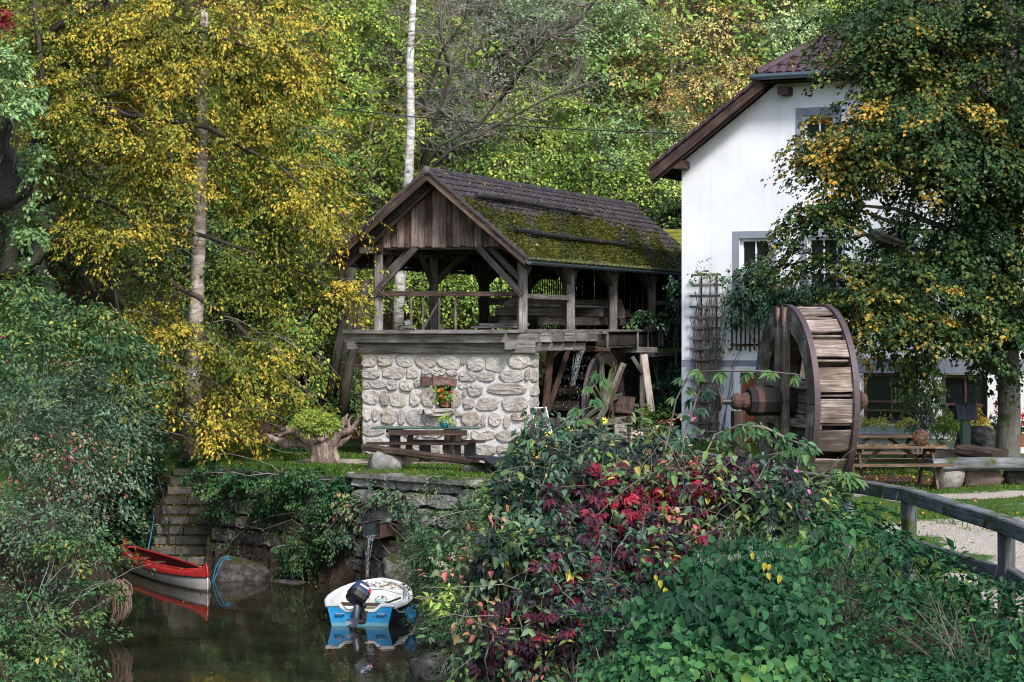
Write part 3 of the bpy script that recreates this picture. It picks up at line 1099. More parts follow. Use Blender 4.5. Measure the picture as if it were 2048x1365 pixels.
def stone_wall():
    t = thing('stone_wall', P(1.9, .3, 0), 'whitish field stone wall with a flower niche under the timber deck', 'wall')

    def uz(x, y):
        px, py = 640 + x * .2246, 660 + y * .2246
        u = (px - 725) / 333 * WALL_W
        Y = 45 - .208 * u
        return u, EYE + (HY - py) / F * Y
    # mortar body with the niche left open
    nu0, nz0 = uz(1030, 700)
    nu1, nz1 = uz(1172, 500)
    m = MB()
    th = V_ * .55
    def slab(u0, u1, z0, z1, d0=0.0):
        m.plate([P(u0, d0, z0), P(u1, d0, z0), P(u1, d0, z1), P(u0, d0, z1)], th - V_ * d0)
    slab(0, nu0, -.1, 2.33)
    slab(nu1, WALL_W, -.1, 2.33)
    slab(nu0 + .001, nu1 - .001, -.1, nz0)
    slab(nu0 + .001, nu1 - .001, nz1, 2.33)
    m.build('mortar', M['mortar'], t)
    MB().plate([P(nu0 - .05, .5, nz0 - .05), P(nu1 + .05, .5, nz0 - .05), P(nu1 + .05, .5, nz1 + .05), P(nu0 - .05, .5, nz1 + .05)], V_ * .04).build('niche_back', M['darkwood'], t)
    L = [(372, 205, 495, 335), (515, 220, 650, 325), (685, 210, 845, 335), (855, 225, 1040, 340), (1050, 225, 1262, 355), (1262, 235, 1302, 312), (1318, 240, 1465, 372), (1475, 228, 1658, 370), (1680, 215, 1872, 345),
         (375, 342, 538, 440), (555, 322, 765, 440), (778, 335, 880, 435), (910, 330, 990, 400), (1000, 345, 1130, 410), (1140, 355, 1232, 412), (1240, 360, 1400, 465), (1415, 370, 1570, 462), (1605, 355, 1825, 470), (1828, 350, 1866, 455),
         (375, 445, 448, 530), (455, 442, 602, 520), (606, 445, 695, 540), (715, 442, 840, 545), (848, 435, 902, 515), (1238, 468, 1322, 525), (1322, 485, 1452, 590), (1490, 472, 1846, 580),
         (372, 532, 535, 660), (542, 535, 612, 680), (622, 565, 770, 690), (808, 525, 905, 680), (912, 515, 1034, 690), (1164, 525, 1268, 695), (1280, 530, 1312, 592), (1275, 600, 1385, 705), (1398, 605, 1600, 725), (1622, 590, 1860, 730),
         (378, 680, 460, 815), (465, 695, 535, 815), (550, 692, 685, 845), (700, 697, 766, 855), (772, 702, 915, 860), (925, 780, 1020, 850), (884, 705, 934, 752), (1140, 790, 1220, 862), (1222, 720, 1262, 775), (1268, 722, 1430, 865), (1445, 745, 1482, 865), (1510, 730, 1622, 860), (1640, 752, 1700, 872), (1712, 738, 1860, 805),
         (380, 835, 585, 945), (598, 872, 740, 958), (752, 872, 900, 960), (912, 880, 1100, 962), (1112, 880, 1332, 970), (1350, 890, 1552, 985), (1565, 890, 1786, 1000), (1796, 815, 1862, 1000),
         (378, 955, 592, 1122), (602, 968, 820, 1105), (832, 975, 1080, 1120), (1092, 982, 1378, 1112), (1390, 1020, 1572, 1122), (1582, 1012, 1852, 1132)]
    for k, (x0, y0, x1, y1) in enumerate(L):
        u0, z1 = uz(x0, y0)
        u1, z0 = uz(x1, y1)
        n = 12 if x1 - x0 > 90 else 9
        e = .004
        ol = blob_outline(u0 - e, z0 - e, u1 + e, z1 + e, n, RD.choice([2.8, 3.6, 5.0]), .09)
        vs, fs = face_stone(ol, P(0, 0, 0), U_, EZ, NF, RD.uniform(.04, .08))
        mt = M['browstone'] if RD.random() < .22 else M['stone']
        MB().add(vs, fs).build('stone', mt, t)
    for (x0, y0, x1, y1) in [(900, 405, 1003, 502), (1003, 415, 1232, 508)]:
        u0, z1 = uz(x0, y0)
        u1, z0 = uz(x1, y1)
        ol = [(u0, z0), ((u0 + u1) / 2, z0 + (.03 if x0 > 950 else -.01)), (u1 - .03, z0), (u1, z1 - .05), ((u0 + u1) / 2, z1), (u0 + .02, z1 + .02)]
        vs, fs = face_stone(ol, P(0, 0, 0), U_, EZ, NF, .09)
        MB().add(vs, fs).build('lintel_stone', M['redstone'], t)
    u0, z1 = uz(930, 702)
    u1, z0 = uz(1222, 765)
    ol = [(u0 + .05, z0 + .03), (u0 + .15, z0), (u1 - .15, z0 - .01), (u1 - .03, z0 + .05), (u1, z1), (u0, z1)]
    vs, fs = face_stone(ol, P(0, 0, 0), U_, EZ, NF, .2)
    MB().add(vs, fs).build('sill_stone', M['stone'], t)
    # side courses at the right hand end of the wall
    z = 0.05
    while z < 2.25:
        h = RD.uniform(.25, .4)
        h = min(h, 2.33 - z)
        vs, fs = face_stone(blob_outline(.03, z, .52, z + h - .02, 10, 3, .06), P(WALL_W, 0, 0), V_, EZ, np.array([.92, -.39, 0]), .05)
        MB().add(vs, fs).build('stone', M['stone'], t)
        z += h
    return nu0, nu1, nz0, nz1


NICHE = stone_wall()

# ================================================================ SAWMILL SHED
DECK = 2.87
RU, RZ = 1.81, 6.39          # ridge
EUL, EUR, EZZ = -.45, 4.05, 4.45
V0, V1 = -.7, 12.8


def sawmill():
    t = thing('sawmill_shed', P(1.9, 6, 0), 'open timber sawmill shed with mossy tiled gable roof on the stone wall', 'shed')
    ow, gw = M['oldwood'], M['greywood']

    def bm(name, a, b, w, h, mat=None, up=(0, 0, 1), ch=.08):
        return MB().beam(a, b, w, h, up, ch, wob=.006, seg=2).build(name, mat or ow, t)
    # --- deck
    bm('wall_plate', P(-.12, .02, 2.455), P(3.98, .02, 2.455), .3, .26, gw)
    bm('edge_beam', P(-.28, -.28, 2.66), P(3.42, -.28, 2.66), .16, .2, gw)
    bm('edge_board', P(-.26, -.36, 2.805), P(3.44, -.36, 2.805), .34, .085, gw)
    bm('bracket', P(-.1, -.4, 2.5), P(-.1, .5, 2.5), .18, .17, gw)
    bm('bracket', P(3.5, -.38, 2.5), P(3.5, .5, 2.5), .18, .17, gw)
    for k in range(17):
        v = .06 + k * .74
        bm('joist', P(.1, v, 2.665), P(4.02 if k < 6 else 3.3, v, 2.665), .2, .2, gw)
    for k in range(5):
        v = .1 + k * .74
        bm('joist_rest', P(3.15, v + .1, 2.455), P(4.0 - .02 * k, v + .1, 2.455), .26, .18, gw)
    bm('side_beam', P(3.5, .35, 2.45), P(3.5, 4.1, 2.45), .2, .17, gw)
    bm('side_beam', P(3.3, 4.4, 2.45), P(3.3, 12.6, 2.45), .2, .2, ow)
    bm('side_beam', P(.1, .35, 2.45), P(.1, 12.6, 2.45), .2, .2, ow)
    w = 3.75 / 14
    for k in range(14):
        u = -.08 + (k + .5) * w
        bm('deck_plank', P(u, -.15, 2.81), P(u, 12.6, 2.81), w - .012, .07, gw)
    bm('side_board', P(3.76, .2, 2.80), P(3.76, 9.5, 2.80), .14, .07, gw)
    # --- posts, plates, braces
    PV = [.25, 3.18, 6.1, 9.05, 12.0]
    for i, v in enumerate(PV):
        for u in (.25, 3.57):
            bm('post', P(u, v, 2.845), P(u, v, 4.62), .2, .2, gw if i < 4 else ow, up=(.2, -1, 0))
            # braces along the side
            for sgn in (-1, 1):
                if (i == 0 and sgn < 0) or (i == 4 and sgn > 0):
                    continue
                bm('brace', P(u, v + .06 * sgn, 3.95), P(u, v + .78 * sgn, 4.68), .10, .13, ow)
        # braces across
        du = .74
        bm('brace', P(.28, v + .02, 3.95), P(.28 + du, v + .02, 4.7), .11, .13, ow)
        bm('brace', P(3.54, v + .02, 3.95), P(3.54 - du, v + .02, 4.7), .11, .13, ow)
        if i == 0:
            bm('brace', P(.2, v - .16, 3.62), P(.2 + 1.0, v - .16, 4.7), .10, .14, ow)
            bm('brace', P(3.62, v - .16, 3.62), P(3.62 - 1.0, v - .16, 4.7), .10, .14, ow)
        bm('tie_beam', P(.1, v, 4.74), P(3.5, v, 4.74), .18, .18, ow)
    for u in (.25, 3.57):
        bm('eave_plate', P(u, -.5, 4.62), P(u, 12.7, 4.62), .2, .14, ow)
    bm('plate_end', P(-.32, -.1, 4.66), P(.5, -.1, 4.66), .2, .17, M['brownwood'])
    bm('middle_post', P(2.75, 5.3, 2.84), P(2.75, 5.3, 4.75), .3, .3, M['tanwood'])
    # --- railing
    bm('rail', P(.33, .1, 3.66), P(3.5, .1, 3.64), .09, .11, M['brownwood'])
    bm('rail', P(3.57, .35, 3.60), P(3.57, 3.1, 3.60), .08, .11, gw)
    for u in (1.08, 1.35, 1.72, 2.1):
        bm('baluster', P(u, .12, 2.84), P(u, .12, 3.6), .045, .05, ow)
    bm('baluster', P(1.32, .16, 2.84), P(1.75, .16, 3.55), .045, .05, ow)
    bm('rail', P(3.57, 9.2, 3.56), P(3.57, 11.9, 3.56), .06, .1, gw)
    # --- gable planking
    sl = (RZ - EZZ) / (EUR - RU)
    n = 19
    u0, u1 = .3, 3.36
    wp = (u1 - u0) / n
    for k in range(n):
        a, b = u0 + k * wp + .004, u0 + (k + 1) * wp - .004
        za, zb = (RZ - .26 - sl * abs(a - RU), RZ - .26 - sl * abs(b - RU))
        zb0 = 4.70 + RD.uniform(-.015, .015)
        v = .05 - (.025 if k % 2 else 0)
        poly = [P(a, v, zb0), P(b, v, zb0), P(b, v, max(zb, zb0 + .03)), P(a, v, max(za, zb0 + .03))]
        if a < RU < b:
            poly.insert(3, P(RU, v, RZ - .26))
        m = MB()
        m.plate(poly, V_ * .03)
        # the grain runs up the plank
        m.uv = [[(float(m.v[i][2]), k * 3.1 + float(m.v[i][0])) for i in fc] for fc in m.f]
        m.build('gable_plank', M['gablepale'] if k in (1, 3, 5, 6, 8, 9, 11, 14, 16) else M['gablewood'], t)
    # --- roof structure
    for (ue, sg) in ((EUR, 1), (EUL, -1)):
        m = MB()
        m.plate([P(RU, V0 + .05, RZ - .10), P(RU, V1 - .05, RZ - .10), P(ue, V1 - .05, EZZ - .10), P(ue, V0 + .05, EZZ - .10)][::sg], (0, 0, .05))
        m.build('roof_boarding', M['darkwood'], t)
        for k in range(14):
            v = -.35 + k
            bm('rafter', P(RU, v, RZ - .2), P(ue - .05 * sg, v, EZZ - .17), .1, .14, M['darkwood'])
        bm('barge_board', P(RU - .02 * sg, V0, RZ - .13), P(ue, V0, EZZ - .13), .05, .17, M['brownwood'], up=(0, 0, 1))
        bm('barge_strip', P(RU - .02 * sg, V0 - .035, RZ - .05), P(ue, V0 - .035, EZZ - .05), .03, .05, ow, up=(0, 0, 1))
        bm('inner_rafter', P(RU, -.28, RZ - .27), P(ue - .1 * sg, -.28, EZZ - .26), .09, .13, M['brownwood'])
    m = MB()
    m.lathe(P(RU, V0 - .08, RZ - .02), [(.02, -.02), (.085, 0), (.085, .05), (.05, .06)], 8, V_).build('ridge_cap_end', M['greywood'], t)
    # --- gutters
    for u, z, a, b in ((EUR + .06, EZZ - .11, V0 - .05, V1 + .4), (EUL - .06, EZZ - .11, V0 - .3, V1)):
        m = MB()
        pr = []
        for k in range(7):
            an = math.pi * k / 6
            pr.append((-math.cos(an) * .075, -math.sin(an) * .075))
        vs = [P(u + x, v, z + y) for v in (a, b) for x, y in pr] + [P(u + x * .86, v, z + y * .86 + .002) for v in (a, b) for x, y in pr]
        fs = [(k, k + 1, k + 8, k + 7) for k in range(6)] + [(14 + k + 1, 14 + k, 14 + k + 7, 14 + k + 8) for k in range(6)]
        fs += [(0, 7, 21, 14), (6, 20, 27, 13)] + [(k, 14 + k, 14 + k + 1, k + 1) for k in range(6)] + [tuple(range(0, 7))]
        m.add(vs, fs).build('gutter', M['gutter'], t)
    # --- closed back part
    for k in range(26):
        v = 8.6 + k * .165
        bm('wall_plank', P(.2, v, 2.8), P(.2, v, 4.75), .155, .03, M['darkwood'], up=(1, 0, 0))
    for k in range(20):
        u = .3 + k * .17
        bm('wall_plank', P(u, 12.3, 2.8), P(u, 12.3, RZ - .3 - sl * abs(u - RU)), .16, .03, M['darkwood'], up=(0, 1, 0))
    # --- tiles of the near slope
    down = P(EUR, 0, EZZ) - P(RU, 0, RZ)
    SL = np.linalg.norm(down)
    down = down / SL
    xd = -V_ / np.linalg.norm(V_)
    nn = np.cross(xd, down)
    nn /= np.linalg.norm(nn)
    dn = np.cross(nn, xd)
    rows = 14
    rh = (SL + .06) / rows
    tw = (V1 - V0) / 45

    def tile_mesh(seed):
        r = random.Random(seed)
        prof = [(-.5, .004), (-.36, .03), (-.2, .004), (.0, .0), (.2, .002), (.36, .03), (.5, .008)]
        vs = []
        for yy, zz in ((-.03, 0.0), (rh * 1.02, .035), (rh * 1.02, .0)):
            for x, z in prof:
                vs.append((x * tw * 1.0, yy + (r.uniform(-.008, .008) if yy > 0 else 0), z * (1 if zz != 0.0 or yy < 0 else .2) + zz))
        k = len(prof)
        fs = []
        for j in range(2):
            for i in range(k - 1):
                fs.append((j * k + i, j * k + i + 1, (j + 1) * k + i + 1, (j + 1) * k + i))
        fs.append((0, k, 2 * k))
        fs.append((k - 1, 3 * k - 1, 2 * k - 1))
        return vs, [f[::-1] for f in fs]
    metas = []
    for s in range(4):
        vs, fs = tile_mesh(s)
        me = bpy.data.meshes.new('roof_tile')
        me.from_pydata(vs, [], fs)
        me.materials.append(M['mosstile'])
        metas.append((me, np.array(vs), fs))
    far = MB()
    for c in range(45):
        for rw in range(rows):
            v = V0 + (c + .5) * tw
            o = P(RU, v, RZ - .04) + down * (rw * rh + .02) + nn * RD.uniform(-.004, .008)
            me, vs, fs = metas[RD.randrange(4)]
            tilt = RD.uniform(-.02, .02)
            Rm = Matrix((Vector(xd), Vector(dn), Vector(nn))).transposed().to_4x4()
            Mx = Matrix.Translation(Vector(o)) @ Rm @ Matrix.Rotation(tilt, 4, 'Z')
            if c < 21:
                mesh_part(me, 'roof_tile', t, Mx)
            else:
                far.add([Mx @ Vector(p) for p in vs], fs)
    far.build('roof_tiles', M['mosstile'], t, kind='stuff')
    # left slope, seen only along its verge
    m = MB()
    for rw in range(rows):
        f0, f1 = rw / rows, (rw + 1) / rows
        a0 = P(RU + (EUL - RU) * f0, 0, RZ - .03 + (EZZ - RZ) * f0)
        a1 = P(RU + (EUL - RU) * f1, 0, RZ + .0 + (EZZ - RZ) * f1)
        m.plate([a0 + V_ * V0, a1 + V_ * V0, a1 + V_ * V1, a0 + V_ * V1], (0, 0, -.035))
    m.build('roof_tiles', M['mosstile'], t, kind='stuff')
    for rw in range(rows):
        for ue in (EUL, EUR):
            f0, f1 = rw / rows, (rw + 1.06) / rows
            bm('verge_tile', P(RU + (ue - RU) * f0, V0 - .03, RZ - .03 + (EZZ - RZ) * f0), P(RU + (ue - RU) * f1, V0 - .03, RZ - .005 + (EZZ - RZ) * f1), .09, .06, M['tile'])
    for k in range(34):
        v = V0 - .05 + k * .4
        m = MB()
        m.lathe(P(RU, v, RZ - .06), [(.09, 0), (.105, .02), (.105, .38), (.115, .42)], 8, V_)
        m.build('ridge_tile', M['mosstile'], t)

    # points on the near slope from the photo
    n0 = A3(P(RU, 0, RZ + .04))

    def hit(px, py):
        d = A3(W(px, py, 1.0)) - np.array([0, 0, EYE])
        k = (n0 - np.array([0, 0, EYE])).dot(nn) / d.dot(nn)
        return np.array([0, 0, EYE]) + d * k
    for pl, r0 in (([(948, 398), (1000, 405), (1060, 415), (1120, 425), (1182, 437)], .06), ([(1026, 466), (1075, 474), (1130, 482), (1190, 488), (1246, 494)], .055)):
        pts = [hit(*q) + nn * .09 + EZ * RD.uniform(-.015, .015) for q in pl]
        snow = MB().tube(pts, [r0, r0 * 1.05, r0, r0 * .9, r0 * .8], 7, rough=.12).build('snow_pole', M['darkwood'], t)
        for q in pts:
            MB().tube([q - dn * .2 - nn * .04, q + nn * .07, q + dn * .07 + nn * .05], .012, 4).build('pole_hook', M['iron'], snow)
    # moss tufts standing on the tiles
    r = np.random.default_rng(77)
    n = 60000
    sv = r.uniform(V0, V1, n)
    ss = r.uniform(.25, SL, n)
    dens = .35 * nz2(sv, ss * 2.2, .8, 4) + .30 * nz2(sv, ss, 3.0, 6) + 1.1 * smooth(ss, .5, 1.5) - .05 * sv - .35
    keep = dens + r.normal(0, .20, n) > .40
    sv, ss = sv[keep], ss[keep]
    C = (A3(P(RU, 0, RZ - .0))[None] + V_ * sv[:, None] + down * ss[:, None] + nn * .03)
    m_ = len(C)
    D = nn[None] * .6 + dn[None] * .7 + r.normal(0, .4, (m_, 3))
    V, T, tt = leaf_arrays(C, D, np.tile(nn, (m_, 1)) + r.normal(0, .5, (m_, 3)), r.uniform(.03, .085, m_), r.uniform(.015, .035, m_), np.clip(.42 + .25 * nz2(sv, ss, 2.5, 61) + r.normal(0, .2, m_), 0, 1))
    np_mesh('moss', V, T, G['moss'], t, tint=tt, kind='stuff')
    # leaves fallen on the tiles
    n = 260
    C = A3(P(RU, 0, RZ + .05))[None] + V_ * r.uniform(V0, V1, n)[:, None] + down * r.uniform(.1, SL, n)[:, None]
    V, T, tt = leaf_arrays(C, r.normal(0, 1, (n, 3)), np.tile(nn, (n, 1)) + r.normal(0, .3, (n, 3)), r.uniform(.04, .09, n), r.uniform(.03, .06, n), r.random(n))
    np_mesh('fallen_leaves', V, T, G['dry'], tint=tt, label='fallen autumn leaves lying on the shed roof tiles', kind='stuff')
    return t


sawmill()


# ---------------------------------------------------------------- machinery on the deck
def machinery():
    t = thing('saw_carriage', P(2.4, 5, DECK), 'old wooden saw carriage of heavy grey beams standing inside the shed', 'saw carriage')
    gw = M['oldwood']
    for u in (2.2, 3.1):
        MB().beam(P(u, 2.6, 3.05), P(u, 8.8, 3.05), .18, .2).build('rail_beam', gw, t)
    for v in (2.9, 4.2, 6.2, 8.2):
        MB().beam(P(1.9, v, 3.27), P(3.3, v, 3.27), .2, .2).build('cross_beam', gw, t)
    for v in (3.6, 7.4):
        MB().plate([P(1.8, v, 3.15), P(3.4, v, 3.15), P(3.4, v, 3.3), P(3.3, v, 3.62), P(2.0, v, 3.62), P(1.8, v, 3.5)], V_ * .14).build('end_block', gw, t)
    for k in range(5):
        MB().beam(P(2.2 + k * .22, 3.0, 3.42), P(2.22 + k * .22, 6.9, 3.42), .19, .05).build('plank', M['greywood'], t)
    f = thing('frame_saw', P(1.2, 4.6, DECK), 'tall dark timber frame saw with crossheads inside the shed', 'saw')
    for u in (.75, 1.55):
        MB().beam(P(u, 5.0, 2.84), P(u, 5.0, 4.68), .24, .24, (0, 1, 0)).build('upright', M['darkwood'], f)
    for z in (3.1, 3.55, 4.4):
        MB().beam(P(.6, 5.0, z), P(1.7, 5.0, z), .2, .18).build('crosshead', M['oldwood'], f)
    for u in (.95, 1.15, 1.35):
        MB().beam(P(u, 5.0, 3.1), P(u, 5.0, 4.4), .01, .12, (0, 1, 0)).build('saw_blade', M['iron'], f)
    s = thing('plank_stack', P(2.6, .9, DECK), 'short sawn planks stacked on the deck behind the railing', 'planks')
    for k, (a, b, z) in enumerate(((2.1, 3.3, 2.91), (2.3, 3.4, 2.97), (2.75, 3.2, 3.03))):
        MB().beam(P(a, 1.0, z), P(b, 1.05, z), .22, .055).build('plank', M['greywood'], s)
    b = thing('light_box', P(.95, .15, DECK), 'small pale metal box on a board beside the left railing', 'box')
    MB().beam(P(.85, .15, 2.9), P(1.12, .15, 2.9), .2, .05).build('base_board', M['greywood'], b)
    MB().beam(P(.92, .15, 2.99), P(1.05, .15, 3.02), .1, .11).build('case', M['chrome'], b)


machinery()


# ---------------------------------------------------------------- mill race and small water wheel
def wm_water():
    m, nt, bs = nmat('falling_water')
    p = pos_of(nt)
    a = noise(nt, p, 28, 4, .7)
    c = ramp(nt, a, [(.42, (.05, .06, .065)), (.58, (.32, .35, .38)), (.72, (.85, .88, .9))])
    nt.links.new(c, bs.inputs["Base Color"])
    bs.inputs["Roughness"].default_value = .12
    bs.inputs["Transmission Weight"].default_value = .25
    bs.inputs["IOR"].default_value = 1.33
    return m


M['fall'] = wm_water()


def strands(path, width, n, seed, r0=.012, side=(1, 0, 0), spread=1.0):
    """bundle of thin water strands following a path of points"""
    r = random.Random(seed)
    m = MB()
    side = A3(side)
    for k in range(n):
        o = r.uniform(-1, 1)
        a = r.uniform(0, .75)
        b = min(1.0, a + r.uniform(.1, .4))
        if k % 6 == 0:
            a, b = 0.0, 1.0
        pts, rr = [], []
        N = 9
        ph = r.uniform(0, 6)
        for i in range(N):
            tt = a + (b - a) * i / (N - 1)
            f = tt * (len(path) - 1)
            j = min(int(f), len(path) - 2)
            q = A3(path[j]) * (1 - f + j) + A3(path[j + 1]) * (f - j)
            q = q + side * (o * width * (.6 + .4 * spread * math.cos(tt * 2)) + .012 * math.sin(ph + tt * 9)) + np.array([0, r.uniform(-.015, .015), 0])
            pts.append(q)
            rr.append(r0 * r.uniform(.15, 1.2) * (1 if 0 < i < N - 1 else .2))
        m.tube(pts, rr, 5, cap=False)
    return m


def mill_race():
    t = thing('wooden_flume', P(3.5, 6.5, 2.4), 'weathered wooden flume box pouring water onto the small wheel', 'flume')
    u0, u1, z0, z1 = 3.36, 3.90, 2.43, 2.76
    MB().beam(P((u0 + u1) / 2, 4.0, z0), P((u0 + u1) / 2, 9.5, z0), u1 - u0, .05).build('trough_floor', M['mosswood'], t)
    MB().beam(P(u0, 4.0, (z0 + z1) / 2), P(u0, 9.5, (z0 + z1) / 2), .06, z1 - z0 - .05).build('trough_side', M['mosswood'], t)
    MB().beam(P(u1, 4.05, (z0 + z1) / 2), P(u1, 9.5, (z0 + z1) / 2), .06, z1 - z0 - .05).build('trough_side', M['darkwood'], t)
    MB().beam(P(u0 - .1, 4.3, z1 + .02), P(u1 + .15, 4.3, z1 + .02), .16, .06).build('top_board', M['greywood'], t)
    for v in (4.6, 6.8, 7.6, 8.5, 8.75, 9.3):
        MB().beam(P(u1 + .06, v, z0 - .02), P(u1 + .06, v, z1 + .1), .1, .05, (1, 0, 0)).build('batten', M['greywood'], t)
    MB().beam(P(u1 + .02, 4.2, z1 + .06), P(u1 + .02, 9.8, z1 + .06), .16, .05).build('side_rail', M['greywood'], t)
    MB().beam(P(2.85, 4.1, 2.37), P(u1 + .3, 4.1, 2.37), .12, .09).build('bearer', M['rust'], t)
    MB().beam(P(3.2, 7.0, 2.33), P(u1 + .5, 7.0, 2.33), .2, .14).build('bearer', M['greywood'], t)
    MB().beam(P(3.3, 8.7, 2.30), P(u1 + .7, 8.7, 2.30), .2, .12).build('bearer', M['mosswood'], t)
    MB().beam(P(u1 + .35, 6.3, 2.2), P(u1 + .5, 9.6, 2.22), .14, .1).build('bearer', M['oldwood'], t)

    q = thing('flume_trestle', P(3.6, 4, 0), 'grey timber trestle with slanting braces carrying flume and deck edge', 'trestle')
    g = M['greywood']
    MB().beam(P(2.9, 2.1, -.4), P(2.9, 2.1, 2.36), .15, .15, (0, 1, 0)).build('post', g, q)
    MB().beam(P(3.12, 2.5, -.4), P(3.28, 2.7, 2.36), .17, .15, (0, 1, 0)).build('post', M['brownwood'], q)
    MB().beam(P(3.2, 2.7, .9), P(3.6, 3.0, 2.4), .12, .13, (0, 1, 0)).build('brace', M['brownwood'], q)
    MB().beam(P(2.9, 2.05, .95), P(1.95, 2.0, 2.36), .13, .14, (0, 1, 0)).build('brace', g, q)
    MB().beam(P(2.9, 2.08, 1.5), P(2.3, 2.05, 2.36), .12, .12, (0, 1, 0)).build('brace', g, q)
    a, b = W(1303, 826, 48.6), W(1288, 712, 49.2)
    MB().beam(a, b, .17, .17, (0, 1, 0)).build('post', M['palebark'], q)
    a, b = W(1284, 850, 49.8), W(1284, 712, 49.8)
    MB().beam(a, b, .12, .12, (0, 1, 0)).build('post', M['oldwood'], q)
    MB().beam(W(1284, 745, 49.7), W(1264, 714, 49.7), .1, .1, (0, 1, 0)).build('brace', M['oldwood'], q)

    # small overshot wheel
    uA, uB, vc, zc, R = 2.80, 3.74, 4.9, .92, 1.40
    w = thing('mill_wheel', P((uA + uB) / 2, vc, zc), 'small dark wet overshot water wheel turning under the flume beside the shed', 'water wheel')

    def pt(u, ang, r):
        return P(u, vc - math.cos(ang) * r, zc + math.sin(ang) * r)
    N = 28
    for u in (uA, uB):
        m, m2 = MB(), MB()
        for k in range(N):
            a, b = 2 * math.pi * k / N, 2 * math.pi * (k + 1) / N
            m.plate([pt(u, a, R - .3), pt(u, a, R), pt(u, b, R), pt(u, b, R - .3)], U_ * .06)
            m2.plate([pt(u - .01, a, R), pt(u - .01, a, R + .025), pt(u - .01, b, R + .025), pt(u - .01, b, R)], U_ * .08)
        rim = m.build('rim', M['darkwood'] if u == uB else M['wetwood'], w)
        m2.build('iron_band', M['rustband'], rim)
    for k in range(22):
        a = 2 * math.pi * k / 22
        MB().plate([pt(uA + .06, a, R - .02), pt(uB, a, R - .02), pt(uB, a + .24, R - .26), pt(uA + .06, a + .24, R - .26)], EZ * .025).build('paddle', M['wetwood'], w)
    m = MB()
    for k in range(N):
        a, b = 2 * math.pi * k / N, 2 * math.pi * (k + 1) / N
        m.plate([pt(uA + .06, a, R - .28), pt(uB, a, R - .28), pt(uB, b, R - .28), pt(uA + .06, b, R - .28)], U_ * .001 + EZ * .002)
    m.build('drum', M['wetwood'], w)
    for k in range(4):
        a = .6 + math.pi * k / 4
        for s in (-.09, .09):
            for u in (uB + .03,):
                p0 = A3(pt(u, a, R - .1)) + A3(pt(u, a + math.pi / 2, s)) - A3(pt(u, 0, 0))
                p1 = A3(pt(u, a + math.pi, R - .1)) + A3(pt(u, a + math.pi / 2, s)) - A3(pt(u, 0, 0))
                MB().beam(p0, p1, .1, .07, U_).build('spoke', M['mosswood'], w)
    MB().tube([P(uA - .8, vc, zc), P(uB + .9, vc, zc)], .16, 10).build('axle', M['wetwood'], w)

    path = [P(3.58, 4.02, 2.45), P(3.56, 3.88, 2.40), P(3.54, 3.82, 2.25), P(3.50, 3.80, 2.05), P(3.46, 3.76, 1.8), P(3.44, 3.68, 1.5)]
    strands(path, .13, 46, 5, .010, U_).build('falling_water', M['fall'], label='white water falling from the flume mouth onto the small wheel', cat='water stream')
    r = random.Random(8)
    m = MB()
    for k in range(150):
        a = r.uniform(.0, 1.2)
        c = A3(pt(r.uniform(uA + .1, uB - .05), a, R + .02 + r.uniform(0, .05))) - V_ * .02
        l = r.uniform(.015, .07)
        m.tube([c, c - EZ * l], [.006, .003], 4, cap=False)
    for k in range(90):
        u = r.choice((uA - .01, uB + .05))
        a = r.uniform(-.6, 1.3)
        c = A3(pt(u, a, R + .03)) - V_ * .02
        m.tube([c, c - EZ * r.uniform(.02, .1)], [.006, .003], 4, cap=False)
    m.build('water_drops', M['fall'], label='water drops and splashes running off the small wheel', kind='stuff')
    # second fall behind the trestle
    path = [W(1103, 745, 50), W(1100, 775, 49.9), W(1096, 800, 49.8)]
    strands(path, .16, 36, 15, .016, (1, 0, 0), 1.5).build('falling_water', M['fall'], label='pale overflow fall in the shade between stone wall and trestle', cat='water stream')
    MB().box(W(1080, 792, 49.4), (.5, .4, .5), .2).build('sluice_box', M['brownwood'], label='brown wooden sluice box beside the overflow in the shade', cat='box')
    MB().lathe(W(1096, 825, 49.5), [(.26, -.35), (.27, 0), (.25, .3), (.22, .31)], 12).build('sluice_barrel', M['brownwood'], label='brown barrel under the overflow fall behind the trestle', cat='barrel')
    # low plank barrier and shingled post in front of the wheel pit
    b = thing('plank_barrier', W(1190, 860, 45.5), 'low brown plank barrier on posts before the small wheel pit', 'barrier')
    Yb = 45.6
    MB().beam(W(1046, 845, Yb), W(1200, 846, Yb), .05, .17).build('plank', M['brownwood'], b)
    MB().beam(W(1198, 846, Yb - .1), W(1265, 838, Yb + .3), .1, .15).build('plank', M['mosswood'], b)
    for px in (1117, 1207, 1258):
        MB().beam(W(px, 900, Yb + .12), W(px, 832, Yb + .12), .09, .1, (0, 1, 0)).build('post', M['brownwood'], b)
    s = thing('shingled_pillar', W(1246, 900, 46.4), 'small stone pillar with a sloping wooden shingle cap by the wheel', 'pillar')
    MB().box(W(1246, 870, 46.6), (.42, .4, .75)).build('pillar_base', M['stone'], s)
    for k in range(4):
        x = 1240 + k * 8.4 - 3
        MB().beam(W(x + 4, 796 + k, 46.9), W(x - 3, 825 + k, 46.3), .095, .03, (0, -1, .6)).build('shingle', M['brownwood'], s)
    MB().beam(W(1236, 795, 46.95), W(1270, 797, 46.95), .07, .06).build('ridge_board', M['brownwood'], s)
    for k, (a, c, m_) in enumerate((((1246, 725), (1212, 830), 'tanwood'), ((1212, 800), (1190, 850), 'oldwood'), ((1222, 780), (1230, 835), 'rust'))):
        pass
    l = thing('lever_timbers', W(1225, 850, 46.8), 'crossed timbers and rusty rod leaning in front of the small wheel', 'timbers')
    MB().beam(W(1247, 728, 47.2), W(1212, 815, 46.7), .14, .08, (0, 1, 0)).build('lever', M['mosswood'], l)
